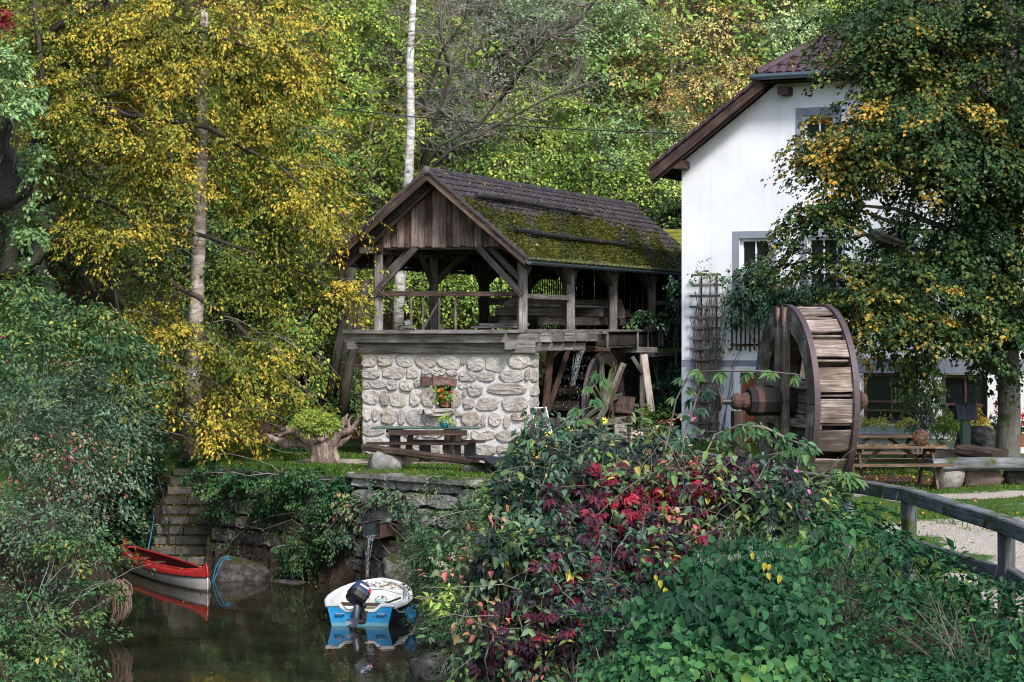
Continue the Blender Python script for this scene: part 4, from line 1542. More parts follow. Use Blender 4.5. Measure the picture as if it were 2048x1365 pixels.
    MB().beam(W(1213, 812, 46.6), W(1192, 850, 46.4), .14, .1, (0, 1, 0)).build('lever', M['oldwood'], l)
    MB().tube([W(1248, 735, 47), W(1222, 808, 46.5), W(1228, 835, 46.4)], .03, 6).build('rod', M['rust'], l)


mill_race()


# ================================================================ WHITE HOUSE
HA = np.array([4.2, 49.5, 0.0])
HE = np.array([.906, -.423, 0.0])
HN = np.array([.423, .906, 0.0])


def H(s, d, z):
    return HA + HE * s + HN * d + EZ * z


def glass_mat():
    m, nt, bs = nmat('window_glass')
    bs.inputs["Base Color"].default_value = (.012, .014, .018, 1)
    bs.inputs["Roughness"].default_value = .06
    bs.inputs["IOR"].default_value = 1.5
    p = pos_of(nt)
    bump(nt, noise(nt, p, 2.5, 2), .06, .02, bs)
    return m


M['glass'] = glass_mat()


def window(t, s0, s1, z0, z1, fm, surround=True, bars=(1, 1), grille=None, rec=.14, transom=None):
    """window in the hole s0..s1, z0..z1 (already cut)"""
    if surround:
        w = MB()
        b = .17
        for (a, c, e, f) in ((s0 - b, s1 + b, z1, z1 + b), (s0 - b, s0, z0 - .02, z1), (s1, s1 + b, z0 - .02, z1), (s0 - b - .04, s1 + b + .04, z0 - .14, z0 - .02)):
            w.plate([H(a, -.012, e), H(c, -.012, e), H(c, -.012, f), H(a, -.012, f)], HN * .012)
        # reveals in the same paint
        w.build('window_surround', M['greyband'], t)
    wf = MB()
    f = .075
    wf.beam(H(s0, rec, z0 + f / 2), H(s1, rec, z0 + f / 2), .07, f)
    wf.beam(H(s0, rec, z1 - f / 2), H(s1, rec, z1 - f / 2), .07, f)
    wf.beam(H(s0 + f / 2, rec, z0 + f), H(s0 + f / 2, rec, z1 - f), f, .07, HN)
    wf.beam(H(s1 - f / 2, rec, z0 + f), H(s1 - f / 2, rec, z1 - f), f, .07, HN)
    fr = wf.build('window', fm, t)
    nb, nt_ = bars
    zs = transom if transom else (z0 + z1) / 2
    th = .13 if surround else .05
    MB().beam(H(s0 + f, rec, zs), H(s1 - f, rec, zs), .06, th).build('transom', fm, fr)
    for k in range(nb):
        s = s0 + (s1 - s0) * (k + 1) / (nb + 1)
        for a, c in ((z0 + f, zs - th / 2), (zs + th / 2, z1 - f)):
            MB().beam(H(s, rec, a), H(s, rec, c), .04, .05, HN).build('glazing_bar', fm, fr)
    for k in range(nb + 1):
        a = s0 + f + (s1 - s0 - 2 * f) * k / (nb + 1)
        c = s0 + f + (s1 - s0 - 2 * f) * (k + 1) / (nb + 1)
        for e, g in ((z0 + f, zs), (zs, z1 - f)):
            m = MB()
            tl = RD.uniform(-.006, .006)
            m.plate([H(a, rec + .02, e), H(c, rec + .02 + tl, e), H(c, rec + .02 + tl, g), H(a, rec + .02, g)], HN * .006)
            m.build('pane', M['glass'], fr)
    if grille:
        g = MB()
        za, zb = grille
        n = 5
        dw = (s1 - s0 + .1) / n
        for k in range(n + 1):
            for sg in (-1, 1):
                pts = []
                for j in range(9):
                    z = za + (zb - za) * j / 8
                    pts.append(H(s0 - .05 + k * dw + sg * dw / 2 * (1 if j % 2 else 0), -.03, z))
                if s0 - .2 < s0 - .05 + k * dw + sg * dw / 2 < s1 + .2:
                    g.tube(pts, .009, 4)
        g.build('lattice_grille', M['iron'], fr)
    return fr


def house():
    t = thing('white_house', H(6, 6, 0), 'white plastered mill house with half hipped brown tile roof', 'house')
    Wd, D = 12.0, 14.0
    zr0, k_ = 6.98, .745                     # rake line on the facade: z = zr0 + k s
    sh = 2.45
    zh = zr0 + k_ * sh
    holes = [(1.49, 2.27, 3.45, 5.08), (3.2, 3.97, 3.45, 5.08), (3.09, 3.88, 6.75, 8.02),
             (4.57, 5.9, .62, 1.82), (6.44, 7.52, .55, 1.80), (1.5, 2.16, 0.02, 1.82),
             (4.9, 5.67, 3.45, 5.08), (6.6, 7.37, 3.45, 5.08), (6.0, 6.78, 6.75, 8.02)]
    m = MB()
    ss = sorted({0, Wd, sh, Wd - sh} | {h[0] for h in holes} | {h[1] for h in holes})
    zs = sorted({-.2, 6.6, zh} | {h[2] for h in holes} | {h[3] for h in holes})
    for i in range(len(ss) - 1):
        for j in range(len(zs) - 1):
            a, b, c, d = ss[i], ss[i + 1], zs[j], zs[j + 1]
            cs, cz = (a + b) / 2, (c + d) / 2
            if any(h[0] < cs < h[1] and h[2] < cz < h[3] for h in holes):
                continue
            if cz > 6.6 and not (sh < cs < Wd - sh):
                continue
            m.quad(H(a, 0, c), H(b, 0, c), H(b, 0, d), H(a, 0, d))
    m.quad(H(0, 0, 6.6), H(sh, 0, 6.6), H(sh, 0, zh), H(0, 0, zr0))
    m.quad(H(Wd - sh, 0, 6.6), H(Wd, 0, 6.6), H(Wd, 0, zr0), H(Wd - sh, 0, zh))
    for (a, b, c, d) in holes:
        e = .2
        m.quad(H(a, 0, c), H(a, 0, d), H(a, e, d), H(a, e, c))
        m.quad(H(b, 0, d), H(b, 0, c), H(b, e, c), H(b, e, d))
        m.quad(H(a, 0, d), H(b, 0, d), H(b, e, d), H(a, e, d))
        m.quad(H(b, 0, c), H(a, 0, c), H(a, e, c), H(b, e, c))
        m.quad(H(a, e, c), H(b, e, c), H(b, e, d), H(a, e, d))
    # side walls and back
    m.quad(H(0, D, -.2), H(0, 0, -.2), H(0, 0, zr0), H(0, D, zr0))
    m.quad(H(Wd, 0, -.2), H(Wd, D, -.2), H(Wd, D, zr0), H(Wd, 0, zr0))
    m.quad(H(Wd, D, -.2), H(0, D, -.2), H(0, D, zr0), H(Wd, D, zr0))
    m.build('wall', M['plaster'], t)
    # plinth colour field and grey band, a little proud
    pl = MB()
    for a, b in ((0.0, 1.36), (2.3, 4.5)):
        pl.plate([H(a, -.008, -.1), H(b, -.008, -.1), H(b, -.008, 1.93), H(a, -.008, 1.93)], HN * .008)
    pl.build('plinth', M['plinth'], t)
    bd = MB()
    bd.plate([H(0.0, -.014, 1.93), H(4.2, -.014, 1.93), H(4.2, -.014, 2.1), H(0.0, -.014, 2.1)], HN * .014)
    bd.plate([H(4.3, -.02, 1.83), H(8.6, -.02, 1.83), H(8.6, -.02, 2.18), H(4.3, -.02, 2.18)], HN * .02)
    bd.build('painted_band', M['greyband'], t)
    window(t, 1.49, 2.27, 3.45, 5.08, M['whitepaint'], grille=(3.45, 4.35))
    window(t, 3.2, 3.97, 3.45, 5.08, M['whitepaint'], grille=(3.45, 4.35))
    window(t, 4.9, 5.67, 3.45, 5.08, M['whitepaint'])
    window(t, 6.6, 7.37, 3.45, 5.08, M['whitepaint'])
    window(t, 3.09, 3.88, 6.75, 8.02, M['whitepaint'], grille=(6.75, 7.5))
    window(t, 6.0, 6.78, 6.75, 8.02, M['whitepaint'])
    window(t, 4.57, 5.9, .62, 1.82, M['redframe'], False, transom=1.14)
    window(t, 6.44, 7.52, .55, 1.80, M['redframe'], False, transom=1.1)
    MB().beam(H(4.65, .1, .93), H(5.85, .1, .93), .06, .05).build('shelf_board', M['tanwood'], t)
    # door
    d = MB()
    for a, b in ((1.36, 1.52), (2.14, 2.26)):
        d.plate([H(a, -.03, 0), H(b, -.03, 0), H(b, -.03, 1.95), H(a, -.03, 1.95)], HN * .16)
    d.plate([H(1.52, -.03, 1.80), H(2.14, -.03, 1.80), H(2.14, -.03, 1.95), H(1.52, -.03, 1.95)], HN * .16)
    dr = d.build('door', M['whitepaint'], t)
    for k in range(5):
        a = 1.53 + k * .12
        MB().plate([H(a, .08, .03), H(a + .11, .08, .03), H(a + .11, .08, 1.79), H(a, .08, 1.79)], HN * .04).build('door_board', M['doorwood'], dr)
    MB().box(H(1.8, -.25, .04), (1.2, .5, .12), -.437).build('door_step', M['plinth'], t)
    # ---- roof
    ov = .6
    ze = zr0 + .28 - k_ * .62
    zrdg = zr0 + .28 + k_ * 6.0
    th = EZ * .1
    zhip = zr0 + .28 + k_ * 2.25
    rb = MB()
    hipd = 3.0
    for sg in (0, 1):
        def q(s, dd, z):
            return H(Wd - s if sg else s, dd, z)
        poly = [q(-.62, -ov, ze), q(2.25, -ov, zhip), q(6, hipd, zrdg), q(6, D + .6, zrdg), q(-.62, D + .6, ze)]
        rb.plate(poly if not sg else poly[::-1], -th)
    rb.plate([H(2.25, -ov, zhip), H(Wd - 2.25, -ov, zhip), H(6, hipd, zrdg)], -th)
    rb.build('roof', M['housetile'], t)
    bb = MB()
    bb.beam(H(-.62, -ov + .02, ze - .2), H(2.25, -ov + .02, zhip - .2), .05, .2)
    bb.build('barge_board', M['brownwood'], t)
    MB().beam(H(-.6, -ov + .12, ze - .3), H(2.25, -ov + .12, zhip - .3), .07, .13).build('barge_board', M['brownwood'], t)
    sf = MB()
    sf.plate([H(-.6, -ov + .05, ze - .16), H(2.25, -ov + .05, zhip - .16), H(2.25, 0.0, zhip - .16), H(-.6, 0.0, ze - .16)], EZ * .03)
    sf.plate([H(-.6, 0.02, ze - .16), H(0, .02, ze + .29), H(0, D, ze + .29), H(-.6, D, ze - .16)], EZ * .03)
    sf.plate([H(2.25, -ov + .05, zhip - .16), H(Wd - 2.25, -ov + .05, zhip - .16), H(Wd - 2.25, 0, zhip - .1), H(2.25, 0, zhip - .1)], EZ * .03)
    sf.build('soffit', M['darkwood'], t)
    n = 12
    for k in range(n):
        a, b = k / n, (k + 1.05) / n
        MB().beam(H(-.64 + 2.95 * a, -ov + .02, ze + .0 + (zhip - ze) * a), H(-.64 + 2.95 * b, -ov + .02, ze + .035 + (zhip - ze) * b), .2, .07).build('verge_tile', M['housetile'], t)
    MB().beam(H(.08, -ov + .1, zr0 - .08), H(.08, .02, zr0 - .08), .26, .2).build('purlin_end', M['brownwood'], t)
    MB().beam(H(2.72, -ov + .2, zhip - .34), H(2.72, .02, zhip - .34), .26, .2).build('purlin_end', M['brownwood'], t)
    # hip gutter
    m = MB()
    m.tube([H(2.0, -ov - .1, zhip - .03), H(Wd - 2.0, -ov - .1, zhip - .03)], .075, 8)
    m.build('gutter', M['gutter'], t)
    # tiles of the hip
    base = A3(H(6, -ov, zhip + .02))
    up = A3(H(6, hipd, zrdg + .02)) - base
    SLh = np.linalg.norm(up)
    up /= SLh
    nn = np.cross(HE, up)
    nn /= np.linalg.norm(nn)
    rh, tw = .34, .235
    vs = []
    prof = [(-.5, .0), (-.25, .045), (0, .055), (.25, .045), (.5, .0)]
    for yy, zz in ((0, .03), (rh * 1.06, .0)):
        for x, z in prof:
            vs.append((x * tw, yy, z + zz))
    for x, z in prof:
        vs.append((x * tw, 0, z * .4))
    fs = [(i, i + 1, i + 6, i + 5) for i in range(4)] + [(10 + i, 11 + i, i + 1, i) for i in range(4)]
    me = bpy.data.meshes.new('hip_tile')
    me.from_pydata(vs, [], fs)
    me.materials.append(M['housetile'])
    Rm = Matrix((Vector(HE), Vector(up), Vector(nn))).transposed().to_4x4()
    for r_ in range(11):
        y = r_ * rh
        half = 3.75 * (1 - y / SLh) - .1
        c = -math.floor(half / tw)
        while c * tw < min(half, 1.4):
            o = base + HE * (c * tw) + up * y + nn * RD.uniform(0, .01)
            mesh_part(me, 'hip_tile', t, Matrix.Translation(Vector(o)) @ Rm @ Matrix.Rotation(RD.uniform(-.02, .02), 4, 'Z'))
            c += 1
    hb = MB()
    hb.tube([H(2.15, -ov, zhip + .06), H(6, hipd, zrdg + .06)], .11, 7)
    hb.build('hip_ridge', M['housetile'], t)
    return t


house()

# small outbuilding roof behind the shed
ob = thing('outbuilding', (4.6, 58.6, 0), 'low outbuilding with bright green mossy tile roof between shed and house', 'building')
gm = plain('green_moss_tile', (.16, .15, .018), .95, .5, 5, col2=(.06, .06, .015))
a, b = W(1310, 455, 58), W(1420, 455, 58)
MB().box((4.9, 59.6, 2.2), (3.2, 2.4, 5.0)).build('wall', M['darkwood'], ob)
for k in range(9):
    z0, z1 = 4.75 + k * .115, 4.75 + (k + 1) * .115
    y0, y1 = 57.5 + k * .11, 57.5 + (k + 1) * .11
    MB().plate([(3.2, y0 - .03, z0 + .03), (7.0, y0 - .03, z0 + .03), (7.0, y1, z1), (3.2, y1, z1)], (0, 0, -.04)).build('tile_course', gm, ob)
# ================================================================ LARGE DISPLAY WHEEL
def big_wheel():
    a = np.array([.984, .179, 0.0])
    b = np.array([.179, -.984, 0.0])
    C0 = A3(W(1567, 803, 33.9))
    R, wd = 1.62, .76
    t = thing('display_wheel', (C0[0], C0[1], 0), 'large weathered wooden water wheel with rusty iron bands standing on the lawn', 'water wheel')

    def pt(w, an, r):
        return C0 + a * w + b * (math.cos(an) * r) + EZ * (math.sin(an) * r)
    N = 80
    for w0, w1 in ((0, .09), (wd - .09, wd)):
        fel = []
        for k in range(10):                       # wooden rim segments
            m = MB()
            n = 6
            for j in range(n):
                x, y = 2 * math.pi * (k + j / n) / 10 + (.004 if j == 0 else 0), 2 * math.pi * (k + (j + 1) / n) / 10 - (.004 if j == n - 1 else 0)
                r0 = R - .40 + RD.uniform(-.006, .006)
                q = [pt(w0, x, r0), pt(w0, x, R), pt(w0, y, R), pt(w0, y, r0)]
                m.plate(q, a * (w1 - w0))
                for i in range(6):
                    fc = m.f[-6 + i]
                    m.uv[-6 + i] = [(((2.0 * (k * 7 + (2 * math.pi * (j + (1 if ii % len(q) in (2, 3) else 0)) / n / 10) * R / 2))), .3 * (1 if ii in (1, 2) else 0)) for ii in range(len(fc))]
            m.build('rim_segment', M['wheelwood'], t)
        m = MB()
        e = .004
        for k in range(N):
            x, y = 2 * math.pi * k / N, 2 * math.pi * (k + 1) / N
            m.plate([pt(w0 - e, x, R + .001), pt(w0 - e, x, R + .022), pt(w0 - e, y, R + .022), pt(w0 - e, y, R + .001)], a * (w1 - w0 + 2 * e))
        m.build('iron_band', M['rustband'], t)
        # bolts and straps on the left face
        for k in range(12):
            an = 2 * math.pi * (k + .5) / 12
            MB().lathe(pt(w0 - .02, an, R - .12), [(.022, 0), (.018, .03)], 6, a).build('bolt', M['rust'], t)
    nb = 19
    for k in range(nb):
        an = 2 * math.pi * k / nb + .05
        d = 2 * math.pi / nb * RD.uniform(.55, .80)
        th = RD.uniform(.03, .045)
        r1, r2 = R - RD.uniform(.0, .03), R - RD.uniform(.05, .10)
        m = MB()
        sag = RD.uniform(-.008, .008)
        m.beam((pt(.095, an, r1) + pt(.095, an - d, r2)) / 2, (pt(wd - .095, an, r1) + pt(wd - .095, an - d, r2)) / 2 + EZ * sag,
               float(np.linalg.norm(pt(0, an, r1) - pt(0, an - d, r2))), th, (pt(0, an - d / 2, R) - C0), .15, wob=.005, seg=3)
        m.build('paddle_board', M['wheelwood'], t)
        m = MB()
        m.beam((pt(.095, an - d, r2) + pt(.095, an - d * 1.25, R - .34)) / 2, (pt(wd - .095, an - d, r2) + pt(wd - .095, an - d * 1.25, R - .34)) / 2,
               .25, .035, (pt(0, an + 1.3, R) - C0), .1)
        m.build('bucket_board', M['wheelwood'], t)
    m = MB()
    for k in range(nb):
        x, y = 2 * math.pi * k / nb, 2 * math.pi * (k + 1) / nb
        m.plate([pt(.09, x, R - .33), pt(wd - .09, x, R - .33), pt(wd - .09, y, R - .33), pt(.09, y, R - .33)], EZ * .003)
    m.build('sole_boards', M['darkwood'], t)
    # compass arms
    for w in (.045, wd - .045):
        for o in (-.17, .17):
            q = C0 + a * (w - .07) + b * o
            m = MB().beam(q - EZ * (R - .06), q + EZ * (R - .03), .15, .13, a, .1, wob=.008, seg=4).build('arm', M['wheelwood'], t)
            if w < .1:
                MB().beam(q + EZ * (R - .36) - a * .07, q + EZ * (R + .0) - a * .07, .13, .02, a).build('iron_strap', M['rust'], m)
            q = C0 + a * (w + .05) + EZ * (o * 1.9 - .02)
            MB().beam(q - b * (R - .1), q + b * (R - .1), .13, .12, a, .1, wob=.008, seg=4).build('arm', M['wheelwood'], t)
    # filled-in boards behind the arms
    for k in range(8):
        q = C0 + a * .2 + EZ * (-1.25 + k * .19)
        MB().beam(q - b * 1.0, q + b * 1.05, .17, .03, a).build('back_board', M['wheelwood'], t)
    # axle, hub and flange
    m = MB().lathe(C0 - a * .62, [(.235, 0), (.24, .05), (.24, 1.5), (.23, 1.95)], 8, a).build('axle', M['darkwood'], t)
    MB().lathe(C0 - a * .5, [(.246, 0), (.25, .01), (.25, .10), (.246, .11)], 8, a).build('iron_hoop', M['rust'], m)
    MB().lathe(C0 - a * .92, [(.08, 0), (.13, .04), (.145, .12), (.12, .16), (.145, .2), (.15, .28), (.16, .3)], 14, a, .05).build('bearing_casting', M['rust'], t)
    MB().lathe(C0 - a * 1.12, [(.05, 0), (.05, .2)], 8, a).build('gudgeon', M['iron'], t)
    MB().lathe(C0 - a * 1.15, [(.14, 0), (.16, .01), (.16, .035), (.14, .045)], 16, a).build('flange', M['rust'], t)
    MB().lathe(C0 + a * (wd + .0), [(.2, .55), (.12, .7), (.08, .72)], 12, a).build('bearing_casting', M['rust'], t)
    p = C0 - a * .8
    MB().beam((p[0], p[1], gz(p[0], p[1]) - .1), (p[0], p[1], C0[2] - .16), .22, .2, a).build('stand_post', M['brownwood'], t)
    p = C0 + a * (wd + .35)
    MB().beam((p[0], p[1], -.1), (p[0], p[1], C0[2] - .18), .2, .2, a).build('stand_post', M['brownwood'], t)


big_wheel()


# ================================================================ TABLES AND BENCHES
def copy_thing(root, loc, rz, label):
    r = root.copy()
    COL.objects.link(r)
    r.location = loc
    r.rotation_euler = (0, 0, rz)
    r['label'] = label
    LOC[r.name] = A3(loc)
    for ch in list(root.children):
        c = ch.copy()
        COL.objects.link(c)
        c.parent = r
    return r


def picnic_table(loc, rz, label):
    t = thing('picnic_table', (0, 0, 0), label, 'picnic table', 'wooden picnic tables in front of the house')
    w = M['tanwood']
    L = 1.84
    for k in range(5):
        y = -.32 + k * .16
        MB().beam((-L / 2, y, .74), (L / 2, y, .74), .15, .04).build('table_board', w, t)
    for s in (-1, 1):
        for k in range(2):
            y = s * (.66 + k * .15)
            MB().beam((-L / 2, y, .45), (L / 2, y, .45), .14, .04).build('seat_board', w, t)
    for x in (-.66, .66):
        for s in (-1, 1):
            MB().beam((x, s * .72, 0), (x, s * .22, .72), .09, .045, (1, 0, 0)).build('leg', w, t)
        MB().beam((x + .05, -.80, .39), (x + .05, .80, .39), .045, .1).build('seat_bearer', w, t)
        MB().beam((x + .05, -.38, .68), (x + .05, .38, .68), .045, .08).build('top_bearer', w, t)
        MB().beam((x * .92, 0, .4), (x * .3, 0, .70), .06, .045, (0, 1, 0)).build('brace', w, t)
    t.location = loc
    t.rotation_euler = (0, 0, rz)
    LOC[t.name] = A3(loc)
    return t


pt1 = picnic_table((6.88, 36.2, 0), .03, 'front wooden picnic table with a wicker ball on it and fallen leaves on its boards')
pt2 = copy_thing(pt1, (7.28, 39.7, 0), .05, 'rear wooden picnic table half hidden behind the front one near the flower box')


def ball():
    c = A3(W(1842, 884, 36.0))
    c[2] = .76 + .145
    m = MB()
    for k in range(26):
        ax = unit(np.array([RD.gauss(0, 1) for _ in range(3)]))
        s = unit(np.cross(ax, [.3, .5, .8]))
        u = np.cross(ax, s)
        o = RD.uniform(-.09, .09)
        pts = [c + ax * o + (s * math.cos(q) + u * math.sin(q)) * math.sqrt(.145 ** 2 - o * o) for q in np.linspace(0, 6.28, 15)]
        m.tube([q_ + np.array([RD.gauss(0, .004) for _ in range(3)]) for q_ in pts], RD.uniform(.004, .008), 4, cap=False)
    m.build('wicker_ball', M['wicker'], label='brown wicker ball lying on the front picnic table', cat='ornament')


ball()


def log_bench_right():
    t = thing('log_bench', (9.4, 36.4, 0), 'long half log bench resting on pale stones at the lawn edge', 'bench')
    MB().beam(A3(W(1858, 930, 35.9)), A3((13.2, 37.0, .43)), .42, .22, ch=.22, wob=.01, seg=6).build('seat_plank', M['fencewood'], t)
    for (px, py, Y, s, m, nm) in ((1895, 962, 36.0, (.55, .4, .42), 'paleboulder', 'support_stone'), (1965, 958, 36.3, (.75, .35, .4), 'wheelwood', 'support_log'), (2040, 960, 36.5, (.6, .4, .4), 'boulder', 'support_stone')):
        p = W(px, py, Y)
        me = rock_mesh(nm, M[m], px, 12, 8, .2)
        mesh_part(me, nm, t, Matrix.Translation((p[0], p[1], .16)) @ Matrix.Diagonal((s[0] / 2, s[1] / 2, s[2] / 2, 1)))
    s = thing('log_slab', (9.3, 38.6, 0), 'low slanting log slab strewn with leaves behind the long bench', 'log')
    MB().beam(A3(W(1925, 900, 38.2)), A3(W(2000, 912, 37.6)), .5, .2, ch=.25, wob=.01, seg=3).build('slab', M['brownwood'], s)
    MB().box((8.9, 38.4, .2), (.3, .3, .4)).build('support', M['oldwood'], s)


log_bench_right()


def wall_table():
    t = thing('garden_table', (-1.82, 42.9, 0), 'garden table with thin dark green top before the stone wall', 'table')
    a, b = A3(W(745, 857, 42.6)), A3(W(963, 858, 42.4))
    MB().beam(a + np.array([0, .35, 0]), b + np.array([0, .35, 0]), .75, .03).build('table_top', M['greentop'], t)
    for px in (790, 905):
        p = W(px, 900, 42.9)
        MB().lathe((p[0], p[1], 0), [(.2, 0), (.2, .06), (.13, .1), (.12, .62), (.2, .66), (.2, .71)], 10).build('pedestal', M['tarp'], t)
    b1 = thing('back_bench', (-1.9, 42.0, 0), 'dark brown bench with a thick back plank and carved supports', 'bench')
    bw = M['brownwood']
    MB().beam(W(777, 866, 41.9), W(934, 866, 41.7), .06, .115, ch=.15).build('back_plank', bw, b1)
    MB().beam(W(734, 887, 42.15), W(935, 888, 41.95), .36, .045).build('seat_plank', bw, b1)
    for px in (793, 819, 893, 916):
        p0, p1 = W(px + 3, 868, 42.0), W(px - 3, 900, 42.05)
        MB().beam(p0, p1, .12, .1, (0, 1, 0)).build('arm_support', bw, b1)
        q = W(px, 900, 42.05)
        MB().beam((q[0], q[1], -.02), (q[0], q[1], .42), .12, .12, (0, 1, 0)).build('leg', bw, b1)
    b2 = thing('far_bench', (-1.4, 43.6, 0), 'low brown bench seat against the stone wall behind the table', 'bench')
    MB().beam(W(820, 882, 43.4), W(968, 884, 43.1), .32, .05).build('seat_plank', bw, b2)
    for px in (850, 940):
        q = W(px, 884, 43.3)
        MB().beam((q[0], q[1], -.02), (q[0], q[1], .4), .25, .1, (0, 1, 0)).build('leg', M['tarp'], b2)
    l = thing('log_bench', (-1.9, 40.6, 0), 'slanting dark log plank bench on two mossy stones above the pond', 'bench')
    MB().beam(W(730, 895, 41.0), W(952, 924, 40.0), .36, .12, ch=.2, wob=.012, seg=5).build('seat_plank', M['brownwood'], l)
    p = W(775, 922, 40.9)
    mesh_part(rock_mesh('support_stone', M['paleboulder'], 51, 12, 8, .18), 'support_stone', l, Matrix.Translation((p[0], p[1], .15)) @ Matrix.Diagonal((.36, .3, .26, 1)))
    p = W(950, 935, 39.9)
    mesh_part(rock_mesh('support_stone', M['wallstone'], 57, 12, 8, .22), 'support_stone', l, Matrix.Translation((p[0], p[1], .05)) @ Matrix.Diagonal((.34, .3, .18, 1)))
    d = thing('covered_slab', W(985, 935, 39.3), 'black felt covered slab sloping beside the log bench', 'cover')
    A, B, Cc = W(948, 914, 39.7), W(985, 918, 39.4), W(1018, 938, 39.0)
    MB().beam(A, B, .5, .05).build('felt_sheet', M['tarp'], d)
    MB().beam(B, Cc, .5, .05).build('felt_sheet', M['tarp'], d)
    MB().beam((B[0], B[1], -.05), (B[0], B[1], B[2] - .03), .3, .3).build('support', M['darkwood'], d)
    # teal pot on the table
    p = W(889, 856, 42.7)
    p = Vector((p[0], p[1], a[2] + .018))
    pot = thing('flower_pot', p, 'small teal glazed pot with trailing green plant on the garden table', 'flower pot')
    MB().lathe(p, [(.06, 0), (.075, .01), (.10, .06), (.10, .09), (.07, .13), (.08, .16)], 12).build('pot', M['teal'], pot, smooth=True)
    n = 150
    r = np.random.default_rng(3)
    C = A3(p) + np.array([0, 0, .17]) + r.normal(0, 1, (n, 3)) * [.10, .08, .045]
    C[:, 2] -= np.maximum(0, np.abs(C[:, 0] - p[0]) - .09) * 1.0
    V, T, tt = leaf_arrays(C, r.normal(0, 1, (n, 3)) + [0, -.2, .2], r.normal(0, .5, (n, 3)) + [0, -.5, 1], r.uniform(.05, .09, n), .04, r.random(n))
    np_mesh('foliage', V, T, G['bright'], pot, tint=tt)


wall_table()


def niche_pot():
    nu0, nu1, nz0, nz1 = NICHE
    p = P((nu0 + nu1) / 2 + .04, .1, nz0 + .03)
    t = thing('geranium_pot', p, 'terracotta pot of red geraniums set in the niche of the stone wall', 'flower pot')
    MB().lathe(p, [(.085, 0), (.105, .14), (.12, .145), (.12, .18), (.1, .185)], 12).build('pot', M['terracotta'], t)
    r = np.random.default_rng(5)
    n = 260
    C = p + np.array([-.02, -.08, .26]) + r.normal(0, 1, (n, 3)) * [.13, .08, .11]
    V, T, tt = leaf_arrays(C, r.normal(0, 1, (n, 3)), r.normal(0, .5, (n, 3)) + [0, -.8, .6], r.uniform(.05, .085, n), .075, r.uniform(.3, .8, n))
    np_mesh('foliage', V, T, G['green'], t, tint=tt)
    for (x, y, z, s) in ((-.13, -.2, .37, .055), (-.10, -.22, .24, .055), (.13, -.16, .34, .04)):
        m = MB()
        for k in range(34):
            d = unit(np.array([RD.gauss(0, 1) for _ in range(3)]))
            c = p + np.array([x, y, z]) + d * s * .7
            e = unit(np.cross(d, [.3, .2, .9])) * s * .45
            f = np.cross(d, e)
            m.add([c - e - f, c + e - f, c + e + f + d * .01, c - e + f], [(0, 1, 2, 3)])
        m.build('blossom', M['redpetal'], t)
    m = MB()
    rr = np.random.default_rng(6)


niche_pot()


